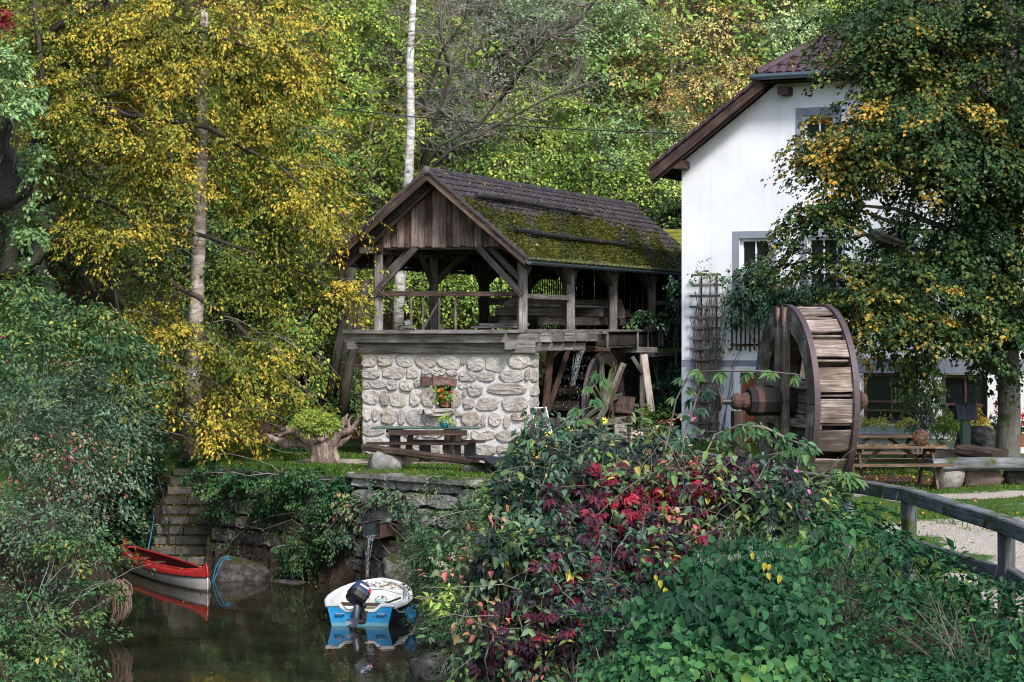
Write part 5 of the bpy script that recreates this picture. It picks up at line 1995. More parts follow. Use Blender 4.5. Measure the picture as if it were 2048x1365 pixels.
# ================================================================ OLD STUMP PLANTER
def stump():
    Y = 42.4
    c = W(648, 930, Y)
    t = thing('stump_planter', (c[0], c[1], 0), 'bare smooth tree stump with antler like branches holding a fern like plant', 'tree stump')
    m = MB()

    def limb(pl, rr, n=9, dy=0.0):
        m.tube([W(x, y, Y + d) for x, y, d in pl], rr, n, rough=.08)
    limb([(650, 936, 0), (649, 925, 0), (646, 905, 0), (645, 885, 0), (648, 868, 0)], [.34, .30, .26, .27, .2])
    limb([(674, 937, -.1), (668, 915, -.1), (664, 890, 0)], [.15, .12, .1])
    limb([(628, 937, -.1), (632, 915, -.1), (634, 890, 0)], [.14, .11, .1])
    limb([(655, 937, -.25), (652, 915, -.22), (650, 890, -.15)], [.10, .09, .08])
    limb([(640, 888, 0), (618, 878, -.1), (596, 864, -.15), (580, 861, -.2), (566, 866, -.2), (556, 874, -.2)], [.18, .15, .11, .09, .06, .03])
    limb([(632, 892, .05), (602, 884, .1), (572, 887, .1), (552, 882, .1), (536, 872, .1), (531, 868, .1)], [.15, .12, .10, .08, .05, .02])
    limb([(605, 866, -.1), (598, 852, -.1), (601, 845, -.1)], [.07, .04, .02])
    limb([(580, 864, -.2), (572, 858, -.25), (560, 860, -.3)], [.06, .04, .02])
    limb([(655, 890, 0), (668, 875, -.05), (678, 860, -.1), (686, 846, -.1), (691, 836, -.1), (696, 828, -.1)], [.2, .15, .10, .065, .045, .02])
    limb([(676, 866, 0), (693, 864, .1), (706, 856, .15), (714, 844, .15), (717, 834, .15), (716, 828, .15)], [.11, .085, .065, .045, .03, .015])
    limb([(699, 860, .1), (697, 847, .1), (699, 838, .1), (706, 832, .1)], [.045, .035, .025, .012])
    limb([(697, 847, .1), (692, 838, .15), (690, 832, .15)], [.03, .02, .01])
    limb([(664, 890, 0), (680, 887, .1), (690, 880, .15), (700, 872, .2), (704, 869, .2)], [.12, .08, .06, .035, .015])
    limb([(645, 880, -.2), (654, 873, -.28), (648, 866, -.3)], [.08, .06, .03])
    limb([(632, 884, -.2), (640, 878, -.3), (643, 884, -.34)], [.07, .05, .03])
    limb([(640, 870, .1), (625, 862, .1)], [.16, .08])
    o = m.build('wood', M['driftwood'], t, smooth=True)
    rm = o.modifiers.new('fuse', 'REMESH')
    rm.mode = 'VOXEL'
    rm.voxel_size = .016
    rm.use_smooth_shade = True
    sm = o.modifiers.new('soften', 'SMOOTH')
    sm.iterations = 2
    p = A3(W(628, 846, Y))
    r = np.random.default_rng(9)
    n = 500
    A, d, u = crown_anchors(p, (.52, .45, .30), n, 44, .2, .5, .2)
    A = np.concatenate([A, *[crown_anchors(A3(W(x, y, Y)), (.22, .25, .17), 120, s, .2, .5, .2)[0] for x, y, s in ((600, 857, 45), (655, 855, 46), (625, 838, 47))]])
    n = len(A)
    out = unit(A - p + r.normal(0, .15, (n, 3)) + [0, 0, .15])
    V, T, tt = sprays(A, out, r.uniform(.12, .22, n), 24, .055, .018, np.clip(r.normal(.62, .15, n), 0, 1), .3, .3, r=r)
    np_mesh('fern_plant', V, T, G['bright'], t, tint=tt)


stump()


# ================================================================ A-FRAME SIGN, CHUTE
def a_sign():
    Y = 44.3
    t = thing('easel_sign', W(1085, 900, Y), 'leaning grey backed sign board with white edge on brown easel legs', 'sign')
    m = MB()
    a, b, c, d = W(1062, 817, Y), W(1092, 815, Y), W(1108, 882, Y - .3), W(1080, 886, Y - .3)
    m.plate([d, c, b, a], (.0, .03, .01))
    bo = m.build('board', M['boardback'], t)
    for p, q in ((a, b), (b, c), (a, d)):
        MB().beam(p, q, .02, .035, (0, 1, 0)).build('edge_strip', M['white'], bo)
    MB().beam(W(1078, 820, Y - .1), W(1047, 898, Y - .5), .075, .05, (0, 1, 0)).build('leg', M['brownwood'], t)
    MB().beam(W(1077, 820, Y - .12), W(1098, 868, Y - .5), .075, .05, (0, 1, 0)).build('leg', M['brownwood'], t)
    MB().box(W(1057, 878, Y + .1) , (.22, .2, .45)).build('pillar', M['paleboulder'], label='pale stone block beside the easel sign at the wall corner', cat='stone block')


a_sign()


def chute():
    t = thing('water_chute', W(760, 1060, 38.5), 'rusty metal water chute jutting from the wall over the pond', 'chute')
    a = A3(W(744, 1076, 38.0))
    e = A3(W(812, 1062, 39.6))
    d = unit(e - a)
    s = np.array([d[1], -d[0], 0])
    s = unit(s)
    w, h = .17, .27
    MB().beam(a, e, 2 * w, .02).build('floor_plate', M['rust'], t)
    MB().beam(a + s * w + EZ * h / 2, e + s * w + EZ * h / 2, .015, h).build('side_plate', M['rust'], t)
    MB().beam(a - s * w + EZ * h / 2, e - s * w + EZ * h / 2, .015, h).build('side_plate', M['gutter'], t)
    MB().beam(a + s * w + EZ * (h + .005), e + s * w + EZ * (h + .005), .05, .012).build('flange_edge', M['iron'], t)
    MB().beam(a - s * w + EZ * (h + .005), e - s * w + EZ * (h + .005), .05, .012).build('flange_edge', M['iron'], t)
    q = a + d * .95
    MB().beam(q - EZ * .35, q - EZ * .02, .12, .12, (0, 1, 0)).build('bracket_stone', M['wallstone'], t)
    p0 = a + EZ * .04 - d * .02
    path = [p0 + d * .3, p0, p0 - d * .1 - EZ * .08, p0 - d * .16 - EZ * .3, p0 - d * .18 - EZ * .6, p0 - d * .2 - EZ * .98]
    strands(path, .075, 22, 25, .006, s, 1.0).build('falling_water', M['fall'], label='thin stream of water falling from the rusty chute into the pond', cat='water stream')


chute()


# ================================================================ FENCE
def fence():
    t = thing('log_rail_fence', (4.2, 22.5, 0), 'weathered grey log rail fence running along the bank', 'fence')
    fw = M['fencewood']
    R = [(1360, 903, 30.4), (1590, 950, 26.0), (1690, 966, 24.3), (1815, 986, 22.4), (2010, 1046, 19.3), (2150, 1100, 17.4)]
    for k in range(len(R) - 1):
        a, b = W(R[k][0], R[k][1], R[k][2]), W(R[k + 1][0], R[k + 1][1], R[k + 1][2])
        a[2], b[2] = a[2] - .02, b[2] - .02
        dd = (b - a).normalized() * .06
        MB().beam(a - dd * (k % 2), b + dd * (1 - k % 2), .16, .155, ch=.09, wob=.005, seg=5).build('rail', fw, t)
    for (px, py, Y) in R:
        p = W(px, py, Y)
        g = gz(p[0], p[1])
        MB().beam((p[0] + .02, p[1] + .02, g - .3), (p[0] + .02, p[1] + .02, p[2] - .10), .14, .13, (.6, -1, 0), .12, wob=.004, seg=3).build('post', fw, t)
    for k in (3, 4):
        a, b = W(R[k][0] + 20, R[k][1] + 105 - 2 * (k == 4), R[k][2]), W(R[k + 1][0], R[k + 1][1] + (104 if k == 3 else 130), R[k + 1][2])
        MB().beam(a + Vector((-.05, .02, 0)), b, .1, .145, ch=.15, wob=.008, seg=4).build('rail', fw, t)


fence()


# ================================================================ BOATS
def canoe():
    near, far = A3(W(415, 1184, 38.3)), A3(W(247, 1120, 43.1))
    near[2] = far[2] = WATER_Z
    mid = (near + far) / 2
    ax = far - near
    L = np.linalg.norm(ax)
    ax = ax / L
    rt = np.array([ax[1], -ax[0], 0])
    t = thing('canoe', mid, 'red canoe with grey lower hull moored beside the stone steps', 'canoe')
    ts = np.linspace(-1, 1, 33)

    def hw(q):
        return .43 * max(1e-3, 1 - abs(q) ** 2.4) ** .75 + .006

    def sheer(q):
        return .315 + .05 * q * q + .17 * abs(q) ** 10

    def stem(q, z):                        # ends curve inward above and below
        return q * L / 2 * (1 - (.035 * max(0, (z - .3) / .25) ** 2 + .02 * max(0, -z / .1)) * abs(q) ** 6)

    def p(q, x, z):
        return mid + ax * stem(q, z) + rt * x + EZ * z

    def seam(q):
        return .20 + .075 * q * q

    def skin(rows):
        m = MB()
        n = len(rows[0])
        vs = [v for row in rows for v in row]
        fs = []
        for i in range(len(rows) - 1):
            for j in range(n - 1):
                fs.append((i * n + j, (i + 1) * n + j, (i + 1) * n + j + 1, i * n + j + 1))
        return m.add(vs, fs)
    low = []
    for q in ts:
        b = hw(q)
        zk = -.10 + .05 * abs(q) ** 4
        low.append([p(q, -b, seam(q)), p(q, -b * .98, .05), p(q, -b * .75, -.06), p(q, 0, zk), p(q, b * .75, -.06), p(q, b * .98, .05), p(q, b, seam(q))])
    skin(low).build('lower_hull', M['hullgrey'], t, smooth=True)
    for s in (-1, 1):
        up = []
        for q in ts:
            b = hw(q)
            zs = sheer(q)
            end = max(0, (abs(q) - .84) / .16)
            dk = .10 + .3 * 0
            inner = max(b - .13, 0.0) if abs(q) < .84 else max(0, b - .13) * 0
            up.append([p(q, s * b, seam(q)), p(q, s * b * 1.0, (seam(q) + zs) / 2), p(q, s * max(b - .03, 0), zs - .0), p(q, s * max(b - .06, .0), zs + .01), p(q, s * inner, zs - .02 + .03 * end)])
        skin(up).build('upper_hull', M['redgel'], t, smooth=True)
        sm = [p(q, s * (hw(q) + .004), seam(q)) for q in ts]
        MB().tube(sm, .012, 5).build('seam_strip', M['black'], t)
    for e in (-1, 1):
        zz = np.linspace(-.06, seam(1.0), 5)
        MB().tube([p(e * 1.001, 0, z) for z in zz], .016, 6).build('stem_band', M['hullgrey'], t, smooth=True)
        zz = np.linspace(seam(1.0) + .005, sheer(1.0) + .005, 6)
        MB().tube([p(e * 1.001, 0, z) for z in zz], .018, 6).build('stem_band', M['redgel'], t, smooth=True)
    tt = [q for q in ts if abs(q) <= .82]
    rim = [p(q, (hw(q) - .13), sheer(q) + .012) for q in tt] + [p(q, -(hw(q) - .13), sheer(q) + .012) for q in tt[::-1]]
    MB().tube(rim + [rim[0]], .022, 6).build('coaming', M['redgel'], t, smooth=True)
    ins = []
    for q in tt:
        b = hw(q) - .13
        ins.append([p(q, -b, sheer(q) - .02), p(q, -b * 1.15, .1), p(q, 0, -.05), p(q, b * 1.15, .1), p(q, b, sheer(q) - .02)])
    skin(ins).build('inside', M['darkred'], t)
    for q in (-.35, .3, .62):
        b = hw(q) - .1
        MB().beam(p(q, -b, .2), p(q, b, .2), .2, .025).build('thwart', M['brownwood'], t)
    # patch and deck fittings
    pa = MB()
    for k in range(4):
        q0, q1 = -.955 + k * .03, -.955 + (k + 1) * .03
        pa.plate([p(q1, (hw(q1) + .006), .05), p(q0, (hw(q0) + .006), .05), p(q0, (hw(q0) + .006), .16), p(q1, (hw(q1) + .006), .16)], rt * .002)
    pa.build('repair_patch', M['bucket'], t)
    for q in (-.62, -.5):
        MB().lathe(p(q, hw(q) - .01, sheer(q) - .07), [(.035, 0), (.03, .02)], 8, rt).build('fitting', M['black'], t)
    rope = [p(.86 + .01 * math.sin(k * 2), .1 * math.cos(k * 1.7), sheer(.86) + .02 + .01 * math.sin(k * 3)) for k in range(18)]
    MB().tube(rope, .014, 5).build('coiled_rope', M['black'], t)
    g = thing('plastic_crate', p(-.05, 0, .05), 'small green plastic crate lying inside the red canoe', 'crate')
    MB().beam(p(-.14, -.03, .17), p(.05, -.03, .17), .22, .12).build('crate_body', M['greenplastic'], g)
    r = np.random.default_rng(3)
    n = 60
    C = []
    for k in range(n):
        q = r.uniform(-.8, .8)
        if r.random() < .6:
            C.append(p(q, r.choice([-1, 1]) * (hw(q) - .08), sheer(q) + .02))
        else:
            C.append(p(q, r.uniform(-.2, .2), .03))
    C = np.array(C)
    V, T, tc = leaf_arrays(C, r.normal(0, 1, (n, 3)) * [1, 1, .2], r.normal(0, .3, (n, 3)) + [0, 0, 1], r.uniform(.05, .09, n), .05, r.random(n))
    np_mesh('fallen_leaves', V, T, G['dry'], tint=tc, label='yellow fallen leaves scattered in the red canoe', kind='stuff')


canoe()


def xform(mb, Mx):
    mb.v = [tuple(Mx @ Vector(q)) for q in mb.v]
    return mb


def motor_boat():
    o = A3(W(720, 1256, 33.9))
    o[2] = WATER_Z
    yaw = rad(3)
    ax = np.array([math.sin(yaw), math.cos(yaw), 0])
    rt = np.array([math.cos(yaw), -math.sin(yaw), 0])
    t = thing('motor_boat', o, 'small blue boat with white inside and outboard motor at its stern', 'boat')
    L = 3.05
    ts = [0, .08, .18, .3, .45, .6, .72, .82, .9, .96, 1.0]
    bs_ = [.55, .60, .66, .71, .73, .69, .61, .50, .35, .19, .02]
    zs_ = [.35, .34, .335, .33, .335, .35, .37, .39, .41, .42, .43]

    def p(q, x, z):
        return o + ax * (q * L) + rt * x + EZ * z

    def skin(rows, flip=False):
        n = len(rows[0])
        vs = [v for row in rows for v in row]
        fs = [(i * n + j, (i + 1) * n + j, (i + 1) * n + j + 1, i * n + j + 1) for i in range(len(rows) - 1) for j in range(n - 1)]
        return MB().add(vs, fs)
    for s in (-1, 1):
        rows = [[p(q, s * b, z - .03), p(q, s * b * .96, z * .5), p(q, s * b * .86, .02), p(q, s * b * .7, -.1 + .06 * q ** 4), p(q, 0, -.14 + .1 * q ** 4)] for q, b, z in zip(ts, bs_, zs_)]
        skin(rows).build('hull_side', M['blueshade'], t, smooth=True)
        rows = [[p(q, s * (b + .025), z - .06), p(q, s * (b + .03), z - .005), p(q, s * (b + .01), z + .012), p(q, s * max(b - .07, 0), z + .008), p(q, s * max(b - .085, 0), z - .03), p(q, s * max(b - .12, 0), .1), p(q, s * max(b - .2, 0), .0), p(q, 0, -.02)] for q, b, z in zip(ts, bs_, zs_)]
        skin(rows).build('inner_shell', M['whitegel'], t, smooth=True)
    # transom
    T_ = [(-.46, -.1), (.46, -.1), (.50, .1), (.565, .35), (.36, .35), (.24, .25), (-.24, .25), (-.36, .35), (-.565, .35), (-.50, .1)]
    MB().plate([p(-.004, x, z) for x, z in T_], ax * .07).build('transom', M['bluegel'], t)
    tr = MB()
    rimp = [(-.585, .352), (-.36, .36), (-.24, .26), (.24, .26), (.36, .36), (.585, .352)]
    for (x0, z0), (x1, z1) in zip(rimp[:-1], rimp[1:]):
        tr.beam(p(.012, x0, z0), p(.012, x1, z1), .12, .045)
    tr.build('transom_cap', M['whitegel'], t)
    for x in (-.34, .37):
        MB().tube([p(-.006, x - .07, .2), p(-.02, x - .065, .21), p(-.02, x + .065, .21), p(-.006, x + .07, .2)], .014, 6).build('lift_handle', M['chrome'], t)
    for x in (-.15, .23):
        MB().lathe(p(-.002, x, .17), [(.016, 0), (.012, .012)], 8, -ax).build('drain_plug', M['rust'], t)
    pl = MB()
    pl.plate([p(-.012, -.12, .26), p(-.012, .14, .26), p(-.012, .10, .06), p(-.012, -.10, .06)][::-1], ax * .01)
    pl.build('motor_pad', M['rust'], t)
    # fore deck, bulkhead, thwart
    rows = [[p(q, -max(b - .1, 0), z - .06), p(q, 0, z - .03), p(q, max(b - .1, 0), z - .06)] for q, b, z in zip(ts, bs_, zs_) if q >= .72]
    skin(rows).build('fore_deck', M['whitegel'], t)
    MB().beam(p(.72, -.50, .16), p(.72, .50, .16), .04, .33).build('bulkhead', M['whitegel'], t)
    fb = MB()
    fb.plate([p(.04, -.38, .012), p(.04, .38, .012), p(.7, .38, .012), p(.7, -.38, .012)], EZ * .012)
    fb.build('floor_shade', M['paleboulder'], t)  # added grey sheet, paints interior shade over the white bottom
    MB().lathe(p(.708, .13, .2), [(.02, 0), (.012, .02)], 8, -ax).build('latch', M['iron'], t)
    MB().beam(p(.26, -.44, .265), p(.26, .52, .25), .22, .035).build('thwart', M['brownwood'], t)
    MB().beam(p(.16, .3, .29), p(.42, .55, .31), .03, .03).build('oar', M['brownwood'], t)
    b = p(.5, .18, .02)
    bk = thing('bucket', b, 'pale green translucent bucket standing inside the blue boat', 'bucket')
    MB().lathe(b, [(.09, 0), (.11, .2), (.12, .205), (.12, .225), (.11, .225)], 14).build('bucket_body', M['bucket'], bk)
    MB().tube([b + np.array([.11 * math.cos(a), 0, .2 + .09 * math.sin(a)]) for a in np.linspace(0, math.pi, 9)], .006, 4).build('handle', M['iron'], bk)
    # outboard motor
    mo = thing('outboard_motor', p(-.05, -.04, .0), 'tilted black outboard motor with white lettering and red flash on boat transom', 'motor')
    c = p(-.03, -.02, .55)
    base = Matrix.Translation(Vector(c)) @ Matrix((Vector(rt), Vector(ax), Vector((0, 0, 1)))).transposed().to_4x4()
    Rm = base @ Matrix.Scale(1.16, 4) @ Matrix.Rotation(rad(27), 4, 'Y') @ Matrix.Rotation(rad(-32), 4, 'X') @ Matrix.Rotation(rad(14), 4, 'Z')

    def block(sec, n=16):
        m = MB()
        vs, fs = [], []
        for (w, d, z, oy) in sec:
            for i in range(n):
                a = 2 * math.pi * (i + .5) / n
                ca, sa = math.cos(a), math.sin(a)
                k = (abs(ca) ** 5 + abs(sa) ** 5) ** (-1 / 5)
                vs.append((w / 2 * ca * k, d / 2 * sa * k + oy, z))
        for k in range(len(sec) - 1):
            for i in range(n):
                j = (i + 1) % n
                fs.append((k * n + i, k * n + j, (k + 1) * n + j, (k + 1) * n + i))
        fs.append(tuple(range(n - 1, -1, -1)))
        e = (len(sec) - 1) * n
        fs.append(tuple(range(e, e + n)))
        m.add(vs, fs)
        return xform(m, Rm)
    block([(.23, .27, -.12, 0), (.27, .33, -.09, 0), (.28, .35, .0, 0)]).build('lower_cowl', M['black'], mo)
    cw = block([(.285, .36, .004, 0), (.285, .36, .03, 0), (.26, .34, .10, .0), (.22, .30, .155, 0), (.18, .25, .165, 0)]).build('cowl', M['motor'], mo)
    block([(.292, .368, -.006, 0), (.292, .368, .006, 0)]).build('cowl_seam', M['motorleg'], mo)
    # print on the sloping rear face of the cowl
    m = MB()
    x = -.075
    for w in (.016, .02, .018, .02, .016, .02):
        m.plate([(x, -.168, .075), (x + w, -.168, .075), (x + w, -.160, .105), (x, -.160, .105)], (0, -.014, -.004))
        x += w + .006
    xform(m, Rm).build('lettering', M['white'], cw)
    m = MB()
    m.plate([(.085, -.174, .055), (.125, -.172, .03), (.118, -.160, .11), (.075, -.155, .12)], (0, -.012, -.004))
    xform(m, Rm).build('red_flash', M['red'], cw)
    m = MB()
    m.plate([(.06, -.158, .115), (.115, -.158, .115), (.11, -.155, .13), (.05, -.152, .128)], (0, -.016, -.004))
    xform(m, Rm).build('white_flash', M['white'], cw)
    m = MB()
    m.tube([(.10, -.14, -.12), (.16, -.17, -.13), (.17, -.05, -.13), (.12, 0, -.12)], .014, 6)
    xform(m, Rm).build('carry_handle', M['black'], mo)
    leg = MB()
    leg.tube([p(-.03, -.02, .46), p(-.05, -.03, .33), p(-.065, -.04, .18), p(-.075, -.05, .08)], [.06, .065, .055, .05], 10)
    leg.build('leg', M['motorleg'], mo, smooth=True)
    MB().beam(p(-.03, .03, .36), p(-.03, .09, .14), .05, .08).build('clamp_bracket', M['iron'], mo)
    MB().beam(p(-.06, -.16, .14), p(-.09, .08, .12), .16, .02).build('anti_vent_plate', M['motorleg'], mo)
    MB().lathe(p(-.13, -.06, .05), [(.03, 0), (.05, .06), (.05, .18), (.02, .28)], 10, ax + EZ * .4 - rt * .2).build('gear_case', M['motorleg'], mo)
    pr = A3(p(-.13, -.08, .07))
    hub = MB().lathe(pr, [(.03, -.05), (.035, .03)], 8, ax).build('propeller', M['motorleg'], mo)
    for k in range(3):
        a = k * 2.094 + .5
        d = rt * math.cos(a) + EZ * math.sin(a)
        e = np.cross(d, ax)
        MB().plate([pr + d * .02 - e * .02, pr + d * .07 - e * .05 + ax * .02, pr + d * .125 + ax * .01, pr + d * .08 + e * .05 - ax * .02], ax * .008).build('blade', M['motorleg'], hub)
    MB().plate([p(-.08, -.07, .0), p(-.05, -.06, .0), p(-.06, -.05, -.12), p(-.08, -.06, -.12)], rt * .015).build('skeg', M['motorleg'], mo)
    # leaf litter on the fore deck
    r = np.random.default_rng(13)
    n = 62
    C = []
    for k in range(n):
        q = r.uniform(.73, .93)
        b_ = np.interp(q, ts, bs_) - .08
        C.append(p(q, np.clip(r.normal(.15, .3), -b_, b_), np.interp(q, ts, zs_) - .02))
    C = np.array(C)
    V, T, tc = leaf_arrays(C, r.normal(0, 1, (n, 3)) * [1, 1, .2], r.normal(0, .3, (n, 3)) + [0, 0, 1], r.uniform(.04, .08, n), .05, r.uniform(0, .6, n))
    np_mesh('fallen_leaves', V, T, G['dry'], tint=tc, label='brown fallen leaves on the fore deck of the blue boat', kind='stuff')
    # crumpled blue sheet hanging in the bush by the bow
    q = W(820, 1225, 33.6)
    me = rock_mesh('plastic_sheet', M['bluetarp'], 71, 12, 9, .45)
    ob_ = bpy.data.objects.new('plastic_sheet', me)
    COL.objects.link(ob_)
    ob_.location = q
    ob_.scale = (.09, .09, .13)
    tag(ob_, 'crumpled blue plastic sheet caught in the bush beside the boat', 'plastic sheet')
    MB().tube([p(.02, .57, .33), p(.05, .65, .22), p(.1, .8, .2), p(.12, 1.0, .35)], .008, 4).build('mooring_line', M['bucket'], label='pale mooring line from the blue boat into the bush', cat='rope')


motor_boat()


# ================================================================ THINGS AT THE HOUSE
def trellises():
    t = thing('ladder_trellis', H(.75, -.12, 0), 'tall dark ladder trellis on the white wall covered with bare vines', 'trellis')
    s0, s1 = .35, 1.05
    for s in (.5, .9):
        MB().beam(H(s, -.05, .3), H(s + .04, -.05, 4.2), .03, .03, HN).build('upright', M['darkwood'], t)
    for k in range(15):
        z = .55 + k * .26
        MB().beam(H(s0 - .05 + RD.uniform(-.04, .04), -.17, z), H(s1 + RD.uniform(-.04, .04), -.17, z + RD.uniform(-.015, .015)), .035, .055).build('rung', M['oldwood'], t)
    g = thing('wall_grille', H(1.6, -.1, 2.2), 'brown slatted trellis panel on the wall left of the big wheel', 'trellis')
    for k in range(7):
        s = 1.33 + k * .115
        MB().beam(H(s, -.08, 2.32 + RD.uniform(-.04, .04)), H(s, -.08, 3.28 + RD.uniform(-.06, .06)), .035, .03, HN).build('slat', M['brownwood'], g)
    for z in (2.48, 3.1):
        MB().beam(H(1.28, -.05, z), H(2.1, -.05, z), .03, .05).build('crossbar', M['brownwood'], g)
    m = MB()
    for k in range(42):
        s = RD.uniform(.38, 1.0)
        z = RD.uniform(0, .4)
        pts = []
        for j in range(10):
            pts.append(H(s, -.10 - RD.uniform(0, .06), z))
            s = min(1.2, max(.22, s + RD.uniform(-.09, .09)))
            z += RD.uniform(.2, .5)
            if z > 4.2:
                break
        if len(pts) > 2:
            m.tube(pts, [RD.uniform(.005, .012) for _ in pts], 4, cap=False)
    m.build('bare_vine', M['twig'], label='tangle of bare brown vine stems climbing the ladder trellis', cat='vine', origin=H(.7, -.1, 0))


trellises()


def hood():
    p = A3(W(1931, 930, 41.6))
    p[2] = 0
    t = thing('well_hood', p, 'green glass post with a blue grey shingled hood beside the linden trunk', 'lantern post')
    MB().beam(p, p + EZ * .98, .19, .16, (0, 1, 0)).build('post', M['greentop'], t)
    z = .98
    for k in range(4):
        for j in range(2):
            x = -.21 + (k + .5) * .105
            MB().beam(p + np.array([x, -.20 + j * .11 - .0, z + j * .16]), p + np.array([x, -.09 + j * .11, z + .17 + j * .16]), .098, .025, (0, -1, .7)).build('shingle', M['slate'], t)
            MB().beam(p + np.array([x, .20 - j * .11, z + j * .16]), p + np.array([x, .09 - j * .11, z + .17 + j * .16]), .098, .025, (0, 1, .7)).build('shingle', M['slate'], t)
    MB().beam(p + np.array([-.17, 0, 1.05]), p + np.array([.17, 0, 1.05]), .14, .12).build('hood_core', M['darkwood'], t)
    q = A3(W(1893, 930, 40.8))
    q[2] = 0
    tr = thing('stone_trough', q, 'dark trough under the window with a bright metal pan on it', 'trough')
    MB().box(q + EZ * .2, (.75, .5, .4)).build('basin', M['boulder'], tr)
    MB().lathe(q + np.array([0, -.05, .47]), [(.14, 0), (.17, .1), (.18, .11), (.17, .11)], 14).build('pan', M['chrome'], label='round bright metal pan standing on the dark trough', cat='pan')
    rock('garden_rock', A3(W(1955, 885, 42.6)), (.9, .7, .6), M['boulder'], 'grey garden rock between lantern post and linden trunk', 62)
    # flower boxes under the ground floor windows
    for s0, s1, lab in ((4.45, 6.0, 'long window box full of bright green plants left of the climbing vine'), (6.3, 7.6, 'window box with green and yellow plants right of the climbing vine')):
        b = thing('window_box', H((s0 + s1) / 2, -.2, .4), lab, 'window box', 'window boxes')
        MB().beam(H(s0, -.2, .42), H(s1, -.2, .42), .3, .26).build('box', M['plinth'], b)
        r = np.random.default_rng(int(s0 * 10))
        n = 70
        A = np.array([H(r.uniform(s0, s1), r.uniform(-.35, -.1), r.uniform(.55, .80)) for _ in range(n)])
        V, T, tt = sprays(A, r.normal(0, .5, (n, 3)) + [0, -.6, .3], .3, 40, .055, .022, np.clip(r.normal(.78, .12, n), 0, 1), .6, .5, r=r)
        np_mesh('plants', V, T, G['bright'], b, tint=tt)


hood()

cb = MB()
pts = []
for k in range(17):
    tt = k / 16
    pts.append(W(560 + 900 * tt, 205 + 66 * tt + 22 * math.sin(tt * 3.14) * .55 , 52 - 2 * tt))
cb.tube(pts, .014, 5)
cb.build('power_cable', M['cable'], label='thin dark power cable crossing in front of the wooded slope to the house', cat='cable')
# ================================================================ TREES AND PLANTS
def wood_mesh(limbs, mat, parent, name='trunk', n=7):
    m = MB()
    for pts, rr in limbs:
        m.tube(pts, rr, n, rough=.06)
    return m.build(name, mat, parent, smooth=True)


def curve_to(a, b, lift, k=6, r=RD):
    """points of a limb from a to b, bowed up by lift and a little crooked"""
    a, b = A3(a), A3(b)
    out = []
    L = np.linalg.norm(b - a)
    for i in range(k):
        t = i / (k - 1)
        q = a * (1 - t) + b * t + EZ * (lift * L * math.sin(math.pi * t))
        if 0 < i < k - 1:
            q = q + np.array([r.uniform(-1, 1), r.uniform(-1, 1), r.uniform(-1, 1)]) * L * .035
        out.append(q)
    return out


def tree(name, label, cat, blobs, base, mats, seed, leaf=(.13, .08), n_per=40, bark='bark', trunk_r=.16, group=None, tint=(.5, .18),
         droop=.5, Ls=(.7, 1.3), limbs=14, density=1.0, hang=.35, twigs=True, shape=0, lean=None, trunk=True, inner=.45, front=.55, gap=None, up_n=1.0, thick=.1, tip=0.0):
    """blobs: [(centre, radii)]; sprays fill every blob; trunk and limbs reach into them"""
    r = np.random.default_rng(seed)
    rd = random.Random(seed)
    t = thing(name, base, label, cat, group)
    AA, OO, TT = [], [], []
    for i, b in enumerate(blobs):
        c, rr = A3(b[0]), b[1]
        vol = (rr[0] * rr[1] * rr[2]) ** (2 / 3)
        n = max(12, int(vol * 26 * density))
        A, d, u = crown_anchors(c, rr, n, seed * 7 + i, inner, front)
        out = d.copy()
        out[:, 2] = out[:, 2] * .35 - .12
        out += r.normal(0, .25, out.shape)
        tm = (b[2] if len(b) > 2 else tint[0])
        # patches of colour, warmer towards the outside and top
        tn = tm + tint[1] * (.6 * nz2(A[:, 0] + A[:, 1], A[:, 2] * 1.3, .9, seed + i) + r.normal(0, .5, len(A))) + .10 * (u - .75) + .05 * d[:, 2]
        AA.append(A)
        OO.append(out)
        TT.append(tn)
    A, O_2, Tn = np.concatenate(AA), np.concatenate(OO), np.clip(np.concatenate(TT), 0, 1)
    if gap:
        k_ = gap(A, r)
        A, O_2, Tn = A[k_], O_2[k_], Tn[k_]
    V, T, tt = sprays(A, O_2, r.uniform(*Ls, len(A)), n_per, leaf[0], leaf[1], Tn, droop, .42, .13, r=r, hang=hang, shape=shape, thick=thick, up_n=up_n, tip=tip)
    np_mesh('crown', V, T, mats, t, tint=tt)
    if trunk:
        base = A3(base)
        top = A3(blobs[0][0]) + EZ * blobs[0][1][2] * .55
        if lean is not None:
            top = A3(lean)
        sp = curve_to(base, top, 0, 8, rd)
        L = [(sp, [trunk_r * (1.25 if k == 0 else 1) * (1 - .11 * k) for k in range(8)])]
        pick = r.choice(len(A), min(limbs, len(A)), replace=False)
        for i in pick:
            # leave the trunk somewhat below the target
            z = A[i][2] - .35 * np.linalg.norm(A[i][:2] - base[:2]) - .3
            f = np.clip((z - base[2]) / max(top[2] - base[2], .1), .2, .95) * 7
            j = min(int(f), 6)
            s = sp[j] * (1 - f + j) + sp[j + 1] * (f - j)
            r0 = trunk_r * (1 - .11 * f) * .5
            L.append((curve_to(s, A[i] + O_2[i] * .2, .07, 7, rd), [max(.012, r0 * (1 - k / 7.2)) for k in range(7)]))
        wood_mesh(L, M[bark], t)
        if twigs:
            m = MB()
            for i in r.choice(len(A), min(90, len(A)), replace=False):
                o = unit(O_2[i])
                m.tube(curve_to(A[i] - o * .6, A[i] + o * .6 - EZ * .2, .03, 4, rd), [.014, .011, .008, .005], 4, cap=False)
            m.build('twigs', M['twig'], t, kind='stuff')
    return t


def px_blob(px, py, Y, rx, ry, dy=None, tint=None):
    k = Y / F
    b = (W(px, py, Y), (rx * k, dy if dy else (rx + ry) / 2 * k * .9, ry * k))
    return b + ((tint,) if tint is not None else ())


